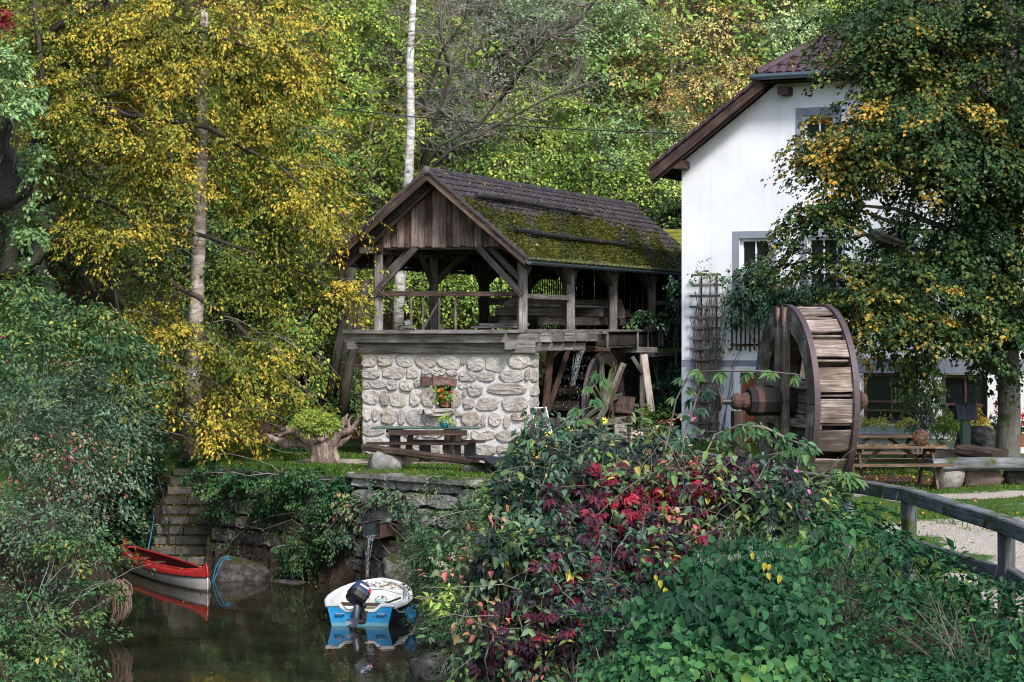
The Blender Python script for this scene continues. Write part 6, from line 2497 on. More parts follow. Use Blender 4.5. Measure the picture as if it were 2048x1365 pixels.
# ---------------------------------------------------------------- wooded slope
GF = 'trees on the wooded slope behind the mill'
FOREST = [
    # px, py, Y, rx, ry, leaf set, tint, label
    (640, 130, 62, 130, 190, 'green', .72, 'fresh green tree rising right beside the big yellow tree'),
    (745, 330, 61, 120, 160, 'green', .68, 'yellowish green tree just left of the shed roof peak'),
    (770, 90, 66, 130, 150, 'green', .6, 'green tree behind the pale birch trunk near the top edge'),
    (930, 250, 63, 95, 110, 'greygreen', .6, 'grey green willow like tree above the shed ridge front'),
    (1080, 240, 64, 150, 130, 'bright', .62, 'yellow green tree above the middle of the shed ridge'),
    (990, 60, 68, 150, 110, 'greygreen', .75, 'pale grey green tree with lichen covered twigs at the top'),
    (1190, 90, 68, 150, 120, 'palegreen', .45, 'light green airy tree at the top above the shed'),
    (1200, 330, 62, 160, 110, 'bright', .5, 'lush green tree directly behind the rear shed ridge'),
    (1050, 350, 61.5, 150, 80, 'green', .62, 'low green tree along the shed ridge with yellow tips'),
    (1345, 120, 69, 170, 150, 'olive', .55, 'large olive yellow tree left of the house roof'),
    (1440, 215, 66, 120, 110, 'olive', .75, 'rusty olive tree touching the house rake'),
    (1300, 320, 63, 110, 120, 'palegreen', .35, 'soft green tree beside the left eave of the house'),
    (1490, 40, 74, 110, 110, 'conifer', .55, 'dull olive conifer with hanging sprays at the top edge'),
    (1590, 110, 67, 70, 100, 'palegreen', .65, 'pale mint green tree directly behind the house roof'),
    (1660, 20, 70, 120, 80, 'bright', .4, 'green tree over the house roof ridge'),
    (1320, 420, 61, 70, 60, 'darkgreen', .55, 'dark green shrubby tree low beside the house corner'),
    (600, 330, 58, 110, 130, 'green', .55, 'dark green tree filling the gap behind the yellow tree'),
    (690, 560, 56, 90, 130, 'green', .58, 'green low branched tree left of the shed posts'),
    (620, 720, 54.5, 110, 110, 'green', .5, 'shaded green young tree left of the stone wall'),
    (860, 590, 60, 110, 90, 'bright', .5, 'sunny green undergrowth tree seen through the open shed'),
    (1010, 590, 61, 110, 80, 'bright', .4, 'green undergrowth tree seen between the shed posts'),
    (1880, 60, 66, 200, 160, 'darkgreen', .5, 'dark green tree behind the house and linden crown'),
    (60, 120, 50, 130, 190, 'green', .6, 'green tree above the overhanging rock at the slope'),
    (130, 420, 52, 150, 170, 'darkgreen', .65, 'shaded green tree behind the boughs of the yellow tree'),
    (330, 560, 56, 210, 180, 'darkgreen', .7, 'dark green tree deep behind the pale trunk'),
    (470, 300, 57, 170, 230, 'green', .5, 'green tree behind the middle of the yellow crown'),
]
for i, (px, py, Y, rx, ry, g, tn, lab) in enumerate(FOREST):
    c = W(px, py, Y)
    r_ = random.Random(i)
    bx, by = c[0] + r_.uniform(-.5, .5), Y + 1.0
    bl = [px_blob(px, py, Y, rx, ry, tint=tn)]
    for k in range(3):
        a = r_.uniform(0, 6.28)
        bl.append(px_blob(px + math.cos(a) * rx * .75, py + math.sin(a) * ry * .6, Y - .8, rx * .5, ry * .45, tint=tn + r_.uniform(-.1, .14)))
    con = g == 'conifer'
    tree('forest_tree', lab, 'tree', bl, (bx, by, gz(bx, by) - .2), G[g], 200 + i, leaf=(.118, .074) if not con else (.2, .03), n_per=64, bark='greybark',
         trunk_r=.17, group=GF, tint=(tn, .22), droop=.4 if not con else 1.1, Ls=(.9, 1.7), limbs=16, density=.62, up_n=1.5, thick=.055, tip=.18)

# far wood closing the slope
r = np.random.default_rng(500)
n = 2600
X = r.uniform(-26, 40, n)
Yy = r.uniform(62, 84, n)
A = np.stack([X, Yy, ground_z(X, Yy) + r.uniform(.3, 7.0, n)], 1)
O2 = r.normal(0, .6, (n, 3)) + [0, -1, -.1]
V, T, tt = sprays(A, O2, r.uniform(1.2, 2.2, n), 40, .26, .15, np.clip(.45 + .3 * nz2(X, A[:, 2] * 1.4, .35, 9) + r.normal(0, .1, n), 0, 1), .5, .5, r=r)
np_mesh('far_woodland', V, T, G['bright'], tint=tt, label='mass of mixed foliage covering the upper wooded slope', kind='stuff')
n = 900
X = r.uniform(-16, 7, n)
Yy = r.uniform(52.5, 62, n) + 3 * smooth(X, -4, 0)
A = np.stack([X, Yy, ground_z(X, Yy) + r.uniform(.1, 1.6, n)], 1)
V, T, tt = sprays(A, r.normal(0, .6, (n, 3)) + [0, -1, -.1], r.uniform(.5, 1.0, n), 26, .14, .08, np.clip(.5 + .3 * nz2(X, A[:, 1] * 1.4, .9, 19) + r.normal(0, .1, n), 0, 1), .5, .5, r=r)
np_mesh('undergrowth', V, T, G['darkgreen'], tint=tt, label='shaded leafy undergrowth at the foot of the wooded slope', kind='stuff')


def bare_trunk(name, label, pts, rr, mat, tw, seed, up=.3):
    rd = random.Random(seed)
    t = thing(name, pts[0], label, 'tree', None)
    L = [(pts, rr)]
    wood_mesh(L, M[mat], t, n=10)
    m = MB()
    for k in range(tw):
        f = rd.uniform(.1, .98) * (len(pts) - 1)
        j = min(int(f), len(pts) - 2)
        s = A3(pts[j]) * (1 - f + j) + A3(pts[j + 1]) * (f - j)
        a = rd.uniform(0, 6.28)
        l = rd.uniform(.3, 1.1)
        e = s + np.array([math.cos(a), math.sin(a) * .8, rd.uniform(-.5, up)]) * l
        m.tube(curve_to(s, e, rd.uniform(-.1, .2), 5, rd), [.018, .014, .011, .008, .004], 4, cap=False)
    m.build('twigs', M['twig'], t, kind='stuff')
    return t


bare_trunk('dead_tree', 'tall pale bare trunk with short dead twigs inside the yellow foliage', [W(383, 915, 45.0), W(388, 760, 45.0), W(395, 560, 45.0), W(402, 380, 45.0), W(404, 200, 45.0), W(410, 20, 45.0)],
           [.24, .19, .165, .15, .12, .09], 'deadbark', 70, 3)
bare_trunk('birch', 'slender pale birch trunk rising behind the peak of the shed roof', [W(792, 690, 58), W(800, 560, 58), W(815, 400, 58), W(822, 250, 58), W(820, 120, 58), W(828, -30, 58)],
           [.2, .18, .15, .13, .115, .09], 'birchbark', 40, 4, .6)
bare_trunk('leaning_trunk', 'grey leaning trunk left of the stone wall, thinner of two', [W(660, 800, 53), W(676, 700, 53), W(698, 600, 53), W(712, 480, 53)], [.15, .13, .11, .09], 'bark', 8, 5)
bare_trunk('leaning_trunk', 'thick grey trunk leaning right beside the corner of the stone wall', [W(686, 830, 52), W(694, 760, 52), W(714, 660, 52), W(734, 560, 52)], [.16, .13, .11, .09], 'bark', 6, 6)
bare_trunk('leaning_trunk', 'dark straight trunk between the yellow foliage and stone wall', [W(690, 830, 54), W(688, 700, 54), W(694, 560, 54), W(690, 420, 54)], [.3, .26, .24, .2], 'bark', 6, 7)

# old mossy tree with a fan of lichen covered branches over the shed
t = thing('mossy_tree', W(850, 470, 60), 'bare branching mossy tree with pale lichen twigs above the shed roof', 'tree')
rd = random.Random(31)
L = [([W(842, 520, 60), W(848, 400, 60), W(845, 330, 60)], [.17, .14, .12])]
M1 = MB()
for pl in ([(845, 340), (880, 290), (960, 250), (1020, 170), (1070, 100), (1090, 30)], [(845, 330), (870, 240), (900, 150), (960, 90), (985, 10)], [(850, 350), (900, 300), (980, 260), (1060, 215), (1110, 190), (1180, 170)],
           [(845, 330), (850, 200), (880, 110), (930, 40), (940, -30)], [(900, 150), (880, 60), (890, -20)], [(1000, 200), (1090, 80), (1150, 50), (1200, -10)]):
    pts = [W(x, y, 60 + rd.uniform(-.6, .4)) for x, y in pl]
    L.append((pts, [.055 * (1 - k / (len(pts) + .5)) + .010 for k in range(len(pts))]))
    for k in range(34):
        f = rd.uniform(.6, len(pts) - 1.01)
        j = int(f)
        s = A3(pts[j]) * (1 - f + j) + A3(pts[j + 1]) * (f - j)
        l = rd.uniform(.6, 2.0)
        a = rd.uniform(-.3, 3.4)
        e = s + np.array([math.cos(a) * l, rd.uniform(-.4, .4), math.sin(a) * l * .7])
        tw = curve_to(s, e, rd.uniform(-.15, .15), 6, rd)
        M1.tube(tw, [.02, .017, .014, .011, .008, .005], 4, cap=False)
        for q in range(4):
            s2 = tw[rd.randrange(1, 6)]
            a2 = a + rd.uniform(-1.3, 1.3)
            l2 = rd.uniform(.3, .9)
            M1.tube(curve_to(s2, s2 + np.array([math.cos(a2) * l2, rd.uniform(-.2, .2), math.sin(a2) * l2]), .1, 4, rd), [.010, .008, .007, .004], 3, cap=False)
wood_mesh(L, M['bark'], t)
M1.build('twigs', M['twig'], t, kind='stuff')

# ---------------------------------------------------------------- yellow tree on the left
YB = [px_blob(330, 90, 45, 300, 190, 2.6, 0.46), px_blob(560, 150, 45.5, 130, 160, 1.6, 0.53), px_blob(150, 230, 44.5, 170, 190, 2.0, 0.36), px_blob(330, 330, 44, 220, 150, 1.8, 0.42),
      px_blob(560, 360, 45, 130, 140, 1.6, 0.48), px_blob(640, 440, 44.5, 80, 70, 1.0, 0.53), px_blob(250, 470, 43.6, 130, 60, 1.2, 0.36), px_blob(450, 560, 45, 190, 130, 1.6, 0.32),
      px_blob(600, 560, 45.5, 100, 70, 1.0, 0.39), px_blob(470, 760, 43.8, 150, 90, 1.3, 0.43), px_blob(330, 680, 43.6, 150, 90, 1.4, 0.48), px_blob(200, 650, 42.6, 110, 45, 1.0, 0.43),
      px_blob(580, 820, 43.4, 90, 35, .8, 0.54), px_blob(420, 850, 42.8, 130, 45, .8, 0.53), px_blob(270, 780, 42.2, 60, 60, .8, 0.42), px_blob(480, 100, 46, 170, 140, 1.8, 0.53),
      px_blob(690, 580, 44.2, 45, 35, .5, 0.58), px_blob(560, 690, 44.4, 80, 60, .9, 0.42), px_blob(100, 60, 45, 130, 120, 1.6, 0.34)]
def trunk_gap(A, r):
    # an opening in the foliage in front of the pale dead trunk
    x = A[:, 0] / A[:, 1] * 46.6
    z = A[:, 2]
    c = np.interp(z, [-.2, 1.7, 4.0, 6.1, 8.2], [-7.47, -7.41, -7.33, -7.25, -7.22])
    near = np.abs(x - c) < .36
    return ~(near & (r.random(len(A)) < np.interp(z, [0, 2.5, 3.4, 5.8, 6.6, 7.4], [.5, .6, .93, .93, .6, .15])))


yt = tree('yellow_tree', 'big yellow leaved tree with drooping branches over the pond steps', 'tree', YB, (-10.8, 44.5, 1.0), G['yellow'], 41, leaf=(.088, .052), n_per=64,
          tint=(.5, .26), droop=.42, Ls=(.6, 1.3), density=1.75, hang=.6, trunk=False, inner=.2, front=.5, gap=trunk_gap, up_n=1.5, thick=.045, tip=.12)
rd = random.Random(5)
L = []
for pl, r0 in (([(-60, 700), (10, 540), (60, 380), (90, 200), (60, -60)], .24), ([(0, 560), (70, 515), (110, 488), (190, 500), (300, 570)], .15), ([(60, 440), (100, 452), (170, 470), (210, 545), (245, 640), (270, 720)], .11),
               ([(60, 300), (75, 235), (110, 205), (180, 190), (300, 170)], .14), ([(60, 410), (110, 395), (180, 392), (260, 430), (330, 500)], .11), ([(80, 250), (120, 300), (160, 340), (230, 400), (300, 450)], .08),
               ([(205, -40), (212, 120), (210, 230)], .07), ([(90, 150), (250, 80), (400, 60), (560, 110)], .10), ([(75, 230), (250, 230), (420, 260), (560, 330), (650, 420)], .10),
               ([(200, 500), (330, 560), (470, 640), (580, 760), (660, 800)], .09), ([(190, 500), (260, 620), (330, 760), (430, 850)], .08), ([(265, 440), (300, 520), (320, 620), (310, 700)], .06),
               ([(100, 60), (240, -20), (420, -60)], .1), ([(300, 450), (420, 480), (560, 540), (690, 590)], .06), ([(240, 640), (235, 720), (250, 800)], .03), ([(190, 520), (200, 580), (190, 640)], .03)):
    pts = [W(x + rd.uniform(-6, 6), y + rd.uniform(-6, 6), 44.6 + rd.uniform(-.5, .3) - .8 * (k / len(pl))) for k, (x, y) in enumerate(pl)]
    # refine
    fin = []
    for a, b in zip(pts[:-1], pts[1:]):
        fin += [a, (a + b) / 2 + Vector((rd.uniform(-.08, .08), rd.uniform(-.1, .1), rd.uniform(-.02, .1)))]
    fin.append(pts[-1])
    L.append((fin, [max(.012, r0 * (1 - k / (len(fin) + .3))) for k in range(len(fin))]))
wood_mesh(L, M['bark'], yt)
m = MB()
for k in range(80):
    b = YB[rd.randrange(len(YB))]
    c = A3(b[0]) + np.array([rd.uniform(-1, 1) * b[1][0], rd.uniform(-1, .3) * b[1][1], rd.uniform(-1, 1) * b[1][2]])
    e = c + np.array([rd.uniform(.5, 1.5), rd.uniform(-.5, .2), rd.uniform(-.9, .1)])
    m.tube(curve_to(c, e, .1, 5, rd), [.011, .009, .007, .005, .003], 4, cap=False)
m.build('twigs', M['twig'], yt, kind='stuff')

# ---------------------------------------------------------------- linden on the right
LB = [px_blob(2000, 130, 41, 300, 230, 3.0, 0.33), px_blob(1790, 120, 40.6, 190, 80, 1.8, 0.52), px_blob(1900, 300, 39.8, 240, 110, 2.2, 0.42), px_blob(1700, 310, 40, 130, 70, 1.4, 0.53),
      px_blob(1640, 290, 39.6, 80, 50, .9, 0.64), px_blob(1680, 420, 40, 60, 40, .8, 0.36), px_blob(1620, 440, 39.6, 70, 60, .8, 0.57), px_blob(1950, 470, 40.4, 180, 130, 2.2, 0.30), px_blob(1680, 530, 39.5, 110, 40, 1.0, 0.53),
      px_blob(1830, 590, 39.6, 190, 100, 1.8, 0.38), px_blob(1730, 600, 39.4, 110, 60, 1.1, 0.52), px_blob(2020, 620, 40.6, 120, 110, 2.0, 0.31), px_blob(1800, 655, 39.2, 120, 50, 1.1, 0.43), px_blob(1930, 665, 39.6, 120, 60, 1.2, 0.33),
      px_blob(1680, 640, 39.3, 70, 35, .8, 0.64), px_blob(2070, 360, 40.5, 130, 160, 2.0, 0.33), px_blob(1840, 210, 39.6, 180, 70, 1.6, 0.49), px_blob(1860, 20, 40.6, 230, 70, 2.0, 0.42)]
lt_ = tree('linden_tree', 'large linden tree with dark green and orange tipped leaves before the house', 'tree', LB, (10.25, 41.3, 0), G['linden'], 61, leaf=(.088, .074), n_per=76,
           tint=(.46, .27), droop=.45, Ls=(.6, 1.25), density=2.0, hang=.5, trunk=False, inner=.3, front=.45, up_n=1.3, thick=.05, tip=.14)
rd = random.Random(15)
b0 = np.array([10.25, 41.3, 0])
L = [([b0 - EZ * .2, b0 + EZ * .3, b0 + np.array([.02, 0, 1.2]), b0 + np.array([.0, 0, 2.6]), b0 + np.array([.1, .1, 5]), b0 + np.array([0, 0, 8.5]), b0 + EZ * 11], [.34, .27, .235, .225, .19, .13, .06])]
for b in LB:
    for k in range(2):
        e = A3(b[0]) + np.array([rd.uniform(-.6, .4) * b[1][0], rd.uniform(-.5, .3), rd.uniform(-.4, .4) * b[1][2]])
        z = min(max(1.9, e[2] - .25 * abs(e[0] - b0[0]) - .4), 9)
        L.append((curve_to(b0 + EZ * z, e, .06, 8, rd), [max(.012, .10 * (1 - q / 8.2)) for q in range(8)]))
wood_mesh(L, M['greybark'], lt_, n=9)

# ---------------------------------------------------------------- plants on and beside the house
def plant(name, label, cat, blobs, leafset, seed, leaf, n_per=26, tint=(.5, .2), Ls=(.25, .5), density=6.0, hang=.4, droop=.4, shape=0, group=None, stem='twig', stems=10, base=None, inner=.2, front=.5, kind=None, mats=None):
    r = np.random.default_rng(seed)
    rd = random.Random(seed)
    c0 = A3(blobs[0][0])
    if base is None:
        base = (c0[0], c0[1], gz(c0[0], c0[1]))
    t = thing(name, base, label, cat, group)
    AA, OO, TT = [], [], []
    for i, b in enumerate(blobs):
        vol = (b[1][0] * b[1][1] * b[1][2]) ** (2 / 3)
        n = max(10, int(vol * 30 * density))
        A, d, u = crown_anchors(A3(b[0]), b[1], n, seed * 5 + i, inner, front, .22)
        o = d * [1, 1, .6] + r.normal(0, .35, d.shape)
        tm = b[2] if len(b) > 2 else tint[0]
        TT.append(tm + tint[1] * (.6 * nz2(A[:, 0] * 2, A[:, 2] * 2 + A[:, 1], 1.0, seed + i) + r.normal(0, .5, len(A))))
        AA.append(A)
        OO.append(o)
    A, O2, Tn = np.concatenate(AA), np.concatenate(OO), np.clip(np.concatenate(TT), 0, 1)
    gzv = ground_z(A[:, 0], A[:, 1])
    ok = A[:, 2] > np.maximum(gzv, WATER_Z) + .03
    A, O2, Tn = A[ok], O2[ok], Tn[ok]
    V, T, tt = sprays(A, O2, r.uniform(*Ls, len(A)), n_per, leaf[0], leaf[1], Tn, droop, .5, .12, r=r, hang=hang, shape=shape)
    np_mesh('foliage', V, T, G[leafset], t, tint=tt)
    if stems:
        m = MB()
        for k in range(stems):
            i = r.integers(len(A))
            s = A3(base) + np.array([rd.uniform(-.2, .2), rd.uniform(-.2, .2), 0])
            m.tube(curve_to(s, A[i] + unit(O2[i]) * .25, rd.uniform(.02, .2), 7, rd), [q_ * min(1, c0[1] / 38) ** 1.4 for q_ in (.016, .014, .012, .010, .008, .006, .004)], 4, cap=False)
        m.build('stems', M[stem], t, kind='stuff')
    return t, A, O2


def Yh(s):
    return 49.5 - .423 * s


plant('climbing_vine', 'blue green climbing plant covering the lower house window', 'climbing plant', [px_blob(1535, 585, 48.3, 75, 45, .5), px_blob(1520, 540, 48.5, 40, 30, .3, .7), px_blob(1600, 580, 48, 60, 40, .5), px_blob(1570, 620, 48, 60, 40, .45, .35), px_blob(1490, 610, 48.4, 30, 40, .3, .35)],
      'bluegreen', 71, (.12, .05), 28, (.6, .2), (.35, .6), 5, hang=.8, base=H(2.9, -.3, 0))
plant('climbing_vine', 'sparse green tendrils at the top of the ladder trellis', 'climbing plant', [px_blob(1405, 545, 48.8, 40, 28, .3, .55), px_blob(1450, 590, 48.7, 28, 50, .25, .6), px_blob(1445, 690, 48.7, 22, 40, .2, .6)],
      'hedge', 72, (.08, .045), 14, (.55, .2), (.25, .45), 3.2, base=H(1.0, -.2, 0))
plant('ivy_mass', 'tall dark ivy mass filling the gap between shed and house', 'ivy', [px_blob(1340, 790, 51.0, 36, 75, .5, .4), px_blob(1350, 700, 52.6, 26, 60, .4, .45), px_blob(1350, 620, 52.2, 18, 50, .3, .6), px_blob(1295, 632, 50.6, 36, 16, .25, .75), px_blob(1355, 560, 50, 12, 50, .2, .7)],
      'bluegreen', 73, (.10, .06), 26, (.45, .25), (.3, .5), 6, base=(4.0, 51.2, 0))
plant('vine_trunk', 'leafy vine with twisted bare stems between the ground floor windows', 'climbing plant', [px_blob(1840, 760, 45.6, 45, 40, .3, .6), px_blob(1828, 800, 45.4, 22, 45, .25, .6), px_blob(1790, 728, 45.6, 50, 20, .3, .4), px_blob(1865, 790, 45.4, 16, 40, .2, .6)],
      'hedge', 74, (.10, .08), 22, (.55, .2), (.25, .5), 4.5, base=W(1858, 850, 45.3), stems=26)
plant('potted_shrub', 'dark conical heather like shrub behind the wicker ball', 'shrub', [px_blob(1838, 852, 43.2, 26, 26, .3, .3), px_blob(1838, 828, 43.2, 12, 20, .15, .3)], 'rosehip', 75, (.05, .015), 34, (.25, .1), (.15, .25), 16, stems=4)
plant('garden_shrub', 'feathery green plant below the right ground floor window', 'shrub', [px_blob(1885, 850, 43.8, 32, 30, .35, .5), px_blob(1905, 835, 44, 25, 20, .3, .6)], 'green', 76, (.07, .025), 30, (.5, .15), (.2, .35), 11, hang=.9, stems=4)
plant('yellow_shrub', 'golden yellow flowering clump near the linden trunk', 'shrub', [px_blob(1962, 850, 44, 20, 18, .25, .8), px_blob(1950, 825, 44.2, 14, 16, .2, .5)], 'yellow', 77, (.06, .03), 26, (.75, .15), (.15, .3), 11, stems=3)
for px, py, lab in ((1996, 826, 'red geraniums in a pot left of the linden trunk'), (2046, 838, 'red geraniums in a pot right of the linden trunk')):
    t, A, O2 = plant('geranium', lab, 'flower', [px_blob(px, py + 8, 42.8, 15, 18, .2, .45)], 'darkgreen', 78 + px, (.07, .06), 20, (.5, .2), (.12, .25), 10, stems=2)
    m = MB()
    for k in range(40):
        c = A3(W(px + RD.gauss(0, 7), py - 10 + RD.gauss(0, 8), 42.5))
        m.add([c + np.array([RD.uniform(-.04, .04), RD.uniform(-.04, .04), RD.uniform(-.04, .04)]) for _ in range(4)], [(0, 1, 2, 3)])
    m.build('petals', M['redpetal'], t)
    p = A3(W(px, 880, 42.8))
    MB().lathe((p[0], p[1], max(0, p[2] - .15)), [(.12, 0), (.16, .26), (.17, .28), (.15, .28)], 12).build('pot', M['terracotta'], t)
plant('fern', 'green fern clump before the wooden post right of the small wheel', 'fern', [px_blob(1308, 855, 46.5, 26, 45, .4, .6), px_blob(1335, 870, 46.4, 26, 32, .35, .35), px_blob(1285, 840, 46.6, 12, 40, .25, .6)], 'green', 80, (.09, .018), 44, (.5, .15), (.3, .6), 6.5, droop=.9, hang=.1, stems=4)
plant('potted_flowers', 'small pot plant with red and yellow blossoms by the plank barrier', 'flower', [px_blob(1140, 862, 44.8, 22, 12, .2, .6)], 'bright', 81, (.07, .06), 20, (.6, .2), (.1, .2), 8, stems=2)

# ---------------------------------------------------------------- left bank
GL = 'bushes on the left bank'
plant('rosehip_bush', 'large grey green rosehip bush with pink hips overhanging the water', 'bush', [px_blob(120, 930, 31, 190, 130, 1.2, .45), px_blob(40, 820, 31, 160, 130, 1.2, .42), px_blob(210, 820, 32, 130, 110, .9, .5), px_blob(60, 1060, 30, 170, 110, 1.1, .5)],
      'rosehip', 91, (.07, .034), 30, (.48, .25), (.35, .75), 3.4, group=GL, stems=40, base=(-7.2, 31.5, -.9))
t, A, O2 = plant('bank_bush', 'fresh green leafy bush low on the left bank beside the canoe', 'bush', [px_blob(150, 1090, 30, 110, 60, .8, .62), px_blob(60, 1230, 27.5, 150, 90, 1.0, .55), px_blob(190, 1170, 30, 45, 40, .4, .6), px_blob(60, 1330, 25, 130, 70, .9, .6), px_blob(150, 1300, 27, 55, 40, .5, .6)],
      'hedge', 92, (.085, .042), 28, (.55, .25), (.3, .6), 4.2, group=GL, stems=30, base=(-6.8, 28, -1.6))
plant('bank_bush', 'bright green elder bush in the upper left below the rock', 'bush', [px_blob(40, 590, 38, 90, 75, 1.0, .6), px_blob(150, 640, 38, 110, 60, 1.0, .55), px_blob(30, 690, 36, 110, 80, 1.0, .5), px_blob(230, 690, 39, 80, 60, .8, .5)],
      'hedge', 93, (.10, .05), 30, (.62, .3), (.4, .8), 3.0, group=GL, stems=24, base=(-9.4, 38.5, .5))
plant('bank_bush', 'dull green twiggy bush left of the handrail', 'bush', [px_blob(260, 780, 42, 90, 90, 1.0, .45), px_blob(230, 880, 42.5, 90, 80, 1.0, .35), px_blob(330, 850, 45.5, 60, 50, .7, .4), px_blob(140, 760, 40, 110, 90, 1.0, .5)],
      'hedge', 94, (.09, .045), 28, (.45, .25), (.4, .8), 3.2, group=GL, stems=24, base=(-9.3, 43, .6))
plant('ivy_mass', 'dark ivy curtain hanging on the bank left of the stone steps', 'ivy', [px_blob(268, 990, 43.4, 40, 75, .5, .2), px_blob(250, 1060, 43.6, 50, 50, .5, .15), px_blob(290, 935, 44.6, 40, 35, .5, .3)],
      'darkgreen', 95, (.09, .07), 28, (.2, .15), (.3, .5), 7, base=(-8.4, 44, -1))
plant('ivy_mass', 'pale green ivy hanging over and below the overhanging rock', 'ivy', [px_blob(48, 200, 37.6, 34, 40, .5, .45), px_blob(72, 320, 38.6, 20, 70, .4, .4), px_blob(60, 450, 39.2, 26, 60, .5, .25), px_blob(15, 130, 38.0, 50, 60, .5, .5), px_blob(8, 220, 37.0, 18, 24, .3, .5)],
      'palegreen', 96, (.10, .07), 24, (.4, .25), (.25, .5), 5, base=(-10.2, 39, 5), stems=14)
plant('red_sumac', 'crimson leaves of a shrub in the upper left corner', 'shrub', [px_blob(0, 40, 38, 9, 38, .25, .8)], 'creeper', 97, (.12, .05), 20, (.82, .1), (.25, .4), 6, stems=4, base=(-9.8, 38.2, 8))

# hips of the rosehip bush
m = MB()
r = np.random.default_rng(17)
for cx, cy, sx, sy, n in ((150, 905, 22, 26, 34), (60, 880, 30, 30, 9), (20, 960, 14, 22, 10), (70, 720, 40, 18, 4), (15, 700, 14, 14, 4)):
    for k in range(n):
        c = W(cx + r.normal(0, sx), cy + r.normal(0, sy), 29.6 + r.uniform(-.2, .3))
        m.lathe(c, [(.004, -.02), (.011, -.010), (.011, .010), (.004, .022)], 5)
m.build('rose_hips', M['berry'], label='clusters of small pink rose hips scattered over the left bush', kind='stuff')

# hanging root clump
m = MB()
for k in range(130):
    a = A3(W(215 + RD.uniform(0, 32), 1165 + RD.uniform(-8, 20), 33.0 + RD.uniform(-.3, .3)))
    l = RD.uniform(.3, .62)
    x = RD.uniform(-.05, .10)
    m.tube([a, a + np.array([x * .8 + .06, 0, -l * .3]), a + np.array([x + .06, 0, -l * .7]), a + np.array([x * .8, 0, -l])], [.012, .011, .009, .004], 4, cap=False)
m.build('hanging_roots', M['roots'], label='clump of dry pale roots hanging from the left bank above water', cat='roots')

# ---------------------------------------------------------------- plants on the retaining wall
def wall_pt(px, py, off=0.0):
    """point where the view through a photo pixel meets the pond face of the retaining wall"""
    n = np.array([-4.85, -5.33, 0.0]) / 7.207
    q = np.array([-6.33, 42.3, 0.0])
    d = A3(W(px, py, 1.0)) - np.array([0, 0, EYE])
    k = (q - np.array([0, 0, EYE])).dot(n) / d.dot(n)
    return np.array([0, 0, EYE]) + d * k + n * off


def wall_blob(px, py, rx, ry, off, dep, tint):
    c = wall_pt(px, py, off)
    k = c[1] / F
    return (c, (rx * k, dep, ry * k), tint)


plant('wall_ivy', 'dark ivy mat spilling over the top of the retaining wall', 'ivy', [wall_blob(470, 965, 85, 36, .06, .30, .5), wall_blob(590, 975, 85, 34, .08, .28, .55), wall_blob(690, 1000, 90, 46, .10, .25, .45), wall_blob(540, 1010, 60, 22, .06, .15, .3), wall_blob(450, 1015, 50, 18, .04, .14, .3), wall_blob(640, 950, 90, 14, .0, .3, .5)],
      'hedge', 101, (.058, .042), 40, (.55, .28), (.2, .4), 12, base=wall_pt(560, 950, 0), hang=.8, stems=12)
plant('wall_ivy', 'yellowish creeper and brambles around the water chute', 'creeper', [wall_blob(735, 1005, 60, 34, .08, .2, .62), wall_blob(815, 1000, 40, 30, .04, .16, .68), wall_blob(695, 1060, 36, 34, .1, .2, .5), wall_blob(780, 985, 50, 25, .03, .12, .6)],
      'rosehip', 102, (.085, .06), 26, (.62, .3), (.2, .4), 9, base=wall_pt(760, 1000, 0), hang=.8, stems=14)
plant('wall_ivy', 'thick green mat of leaves overhanging the lawn edge above the wall', 'ivy', [wall_blob(430, 950, 45, 22, .06, .3, .55), wall_blob(510, 955, 80, 24, .1, .3, .6), wall_blob(620, 960, 80, 26, .1, .3, .62), wall_blob(700, 975, 50, 34, .08, .2, .6), wall_blob(560, 1000, 70, 26, .08, .16, .5), wall_blob(660, 1030, 50, 24, .08, .16, .55)],
      'ground', 106, (.065, .045), 40, (.6, .25), (.2, .35), 9, base=wall_pt(540, 945, 0), hang=.6, stems=0)
plant('wall_bush', 'rounded green bush growing out of the foot of the wall', 'bush', [wall_blob(640, 1095, 62, 42, .35, .35, .5), wall_blob(680, 1070, 40, 28, .3, .25, .6), wall_blob(610, 1120, 35, 22, .35, .25, .4)],
      'hedge', 103, (.08, .034), 30, (.5, .2), (.25, .45), 10, base=wall_pt(640, 1130, .1), stems=14)
plant('wall_ivy', 'thin scattered ivy sprigs on the bare lower wall', 'ivy', [wall_blob(480, 1080, 80, 50, .02, .05, .5), wall_blob(560, 1050, 60, 40, .02, .05, .5), wall_blob(860, 1060, 40, 50, .02, .05, .5), wall_blob(850, 1110, 45, 40, .15, .2, .6)],
      'hedge', 104, (.06, .045), 12, (.6, .25), (.15, .3), 8, base=wall_pt(500, 1050, 0), stems=8)
plant('yard_weeds', 'low leafy weeds at the yard edge above the wall', 'weeds', [(A3(W(520, 938, 42.0)), (.9, .5, .12), .5), (A3(W(640, 940, 41.2)), (.8, .45, .12), .55), (A3(W(420, 915, 44.5)), (.6, .5, .16), .4), (A3(W(570, 900, 46)), (1.0, .5, .3), .35)],
      'ground', 105, (.08, .05), 20, (.5, .2), (.15, .3), 6, hang=.1, stems=0, base=(-5, 42, 0))

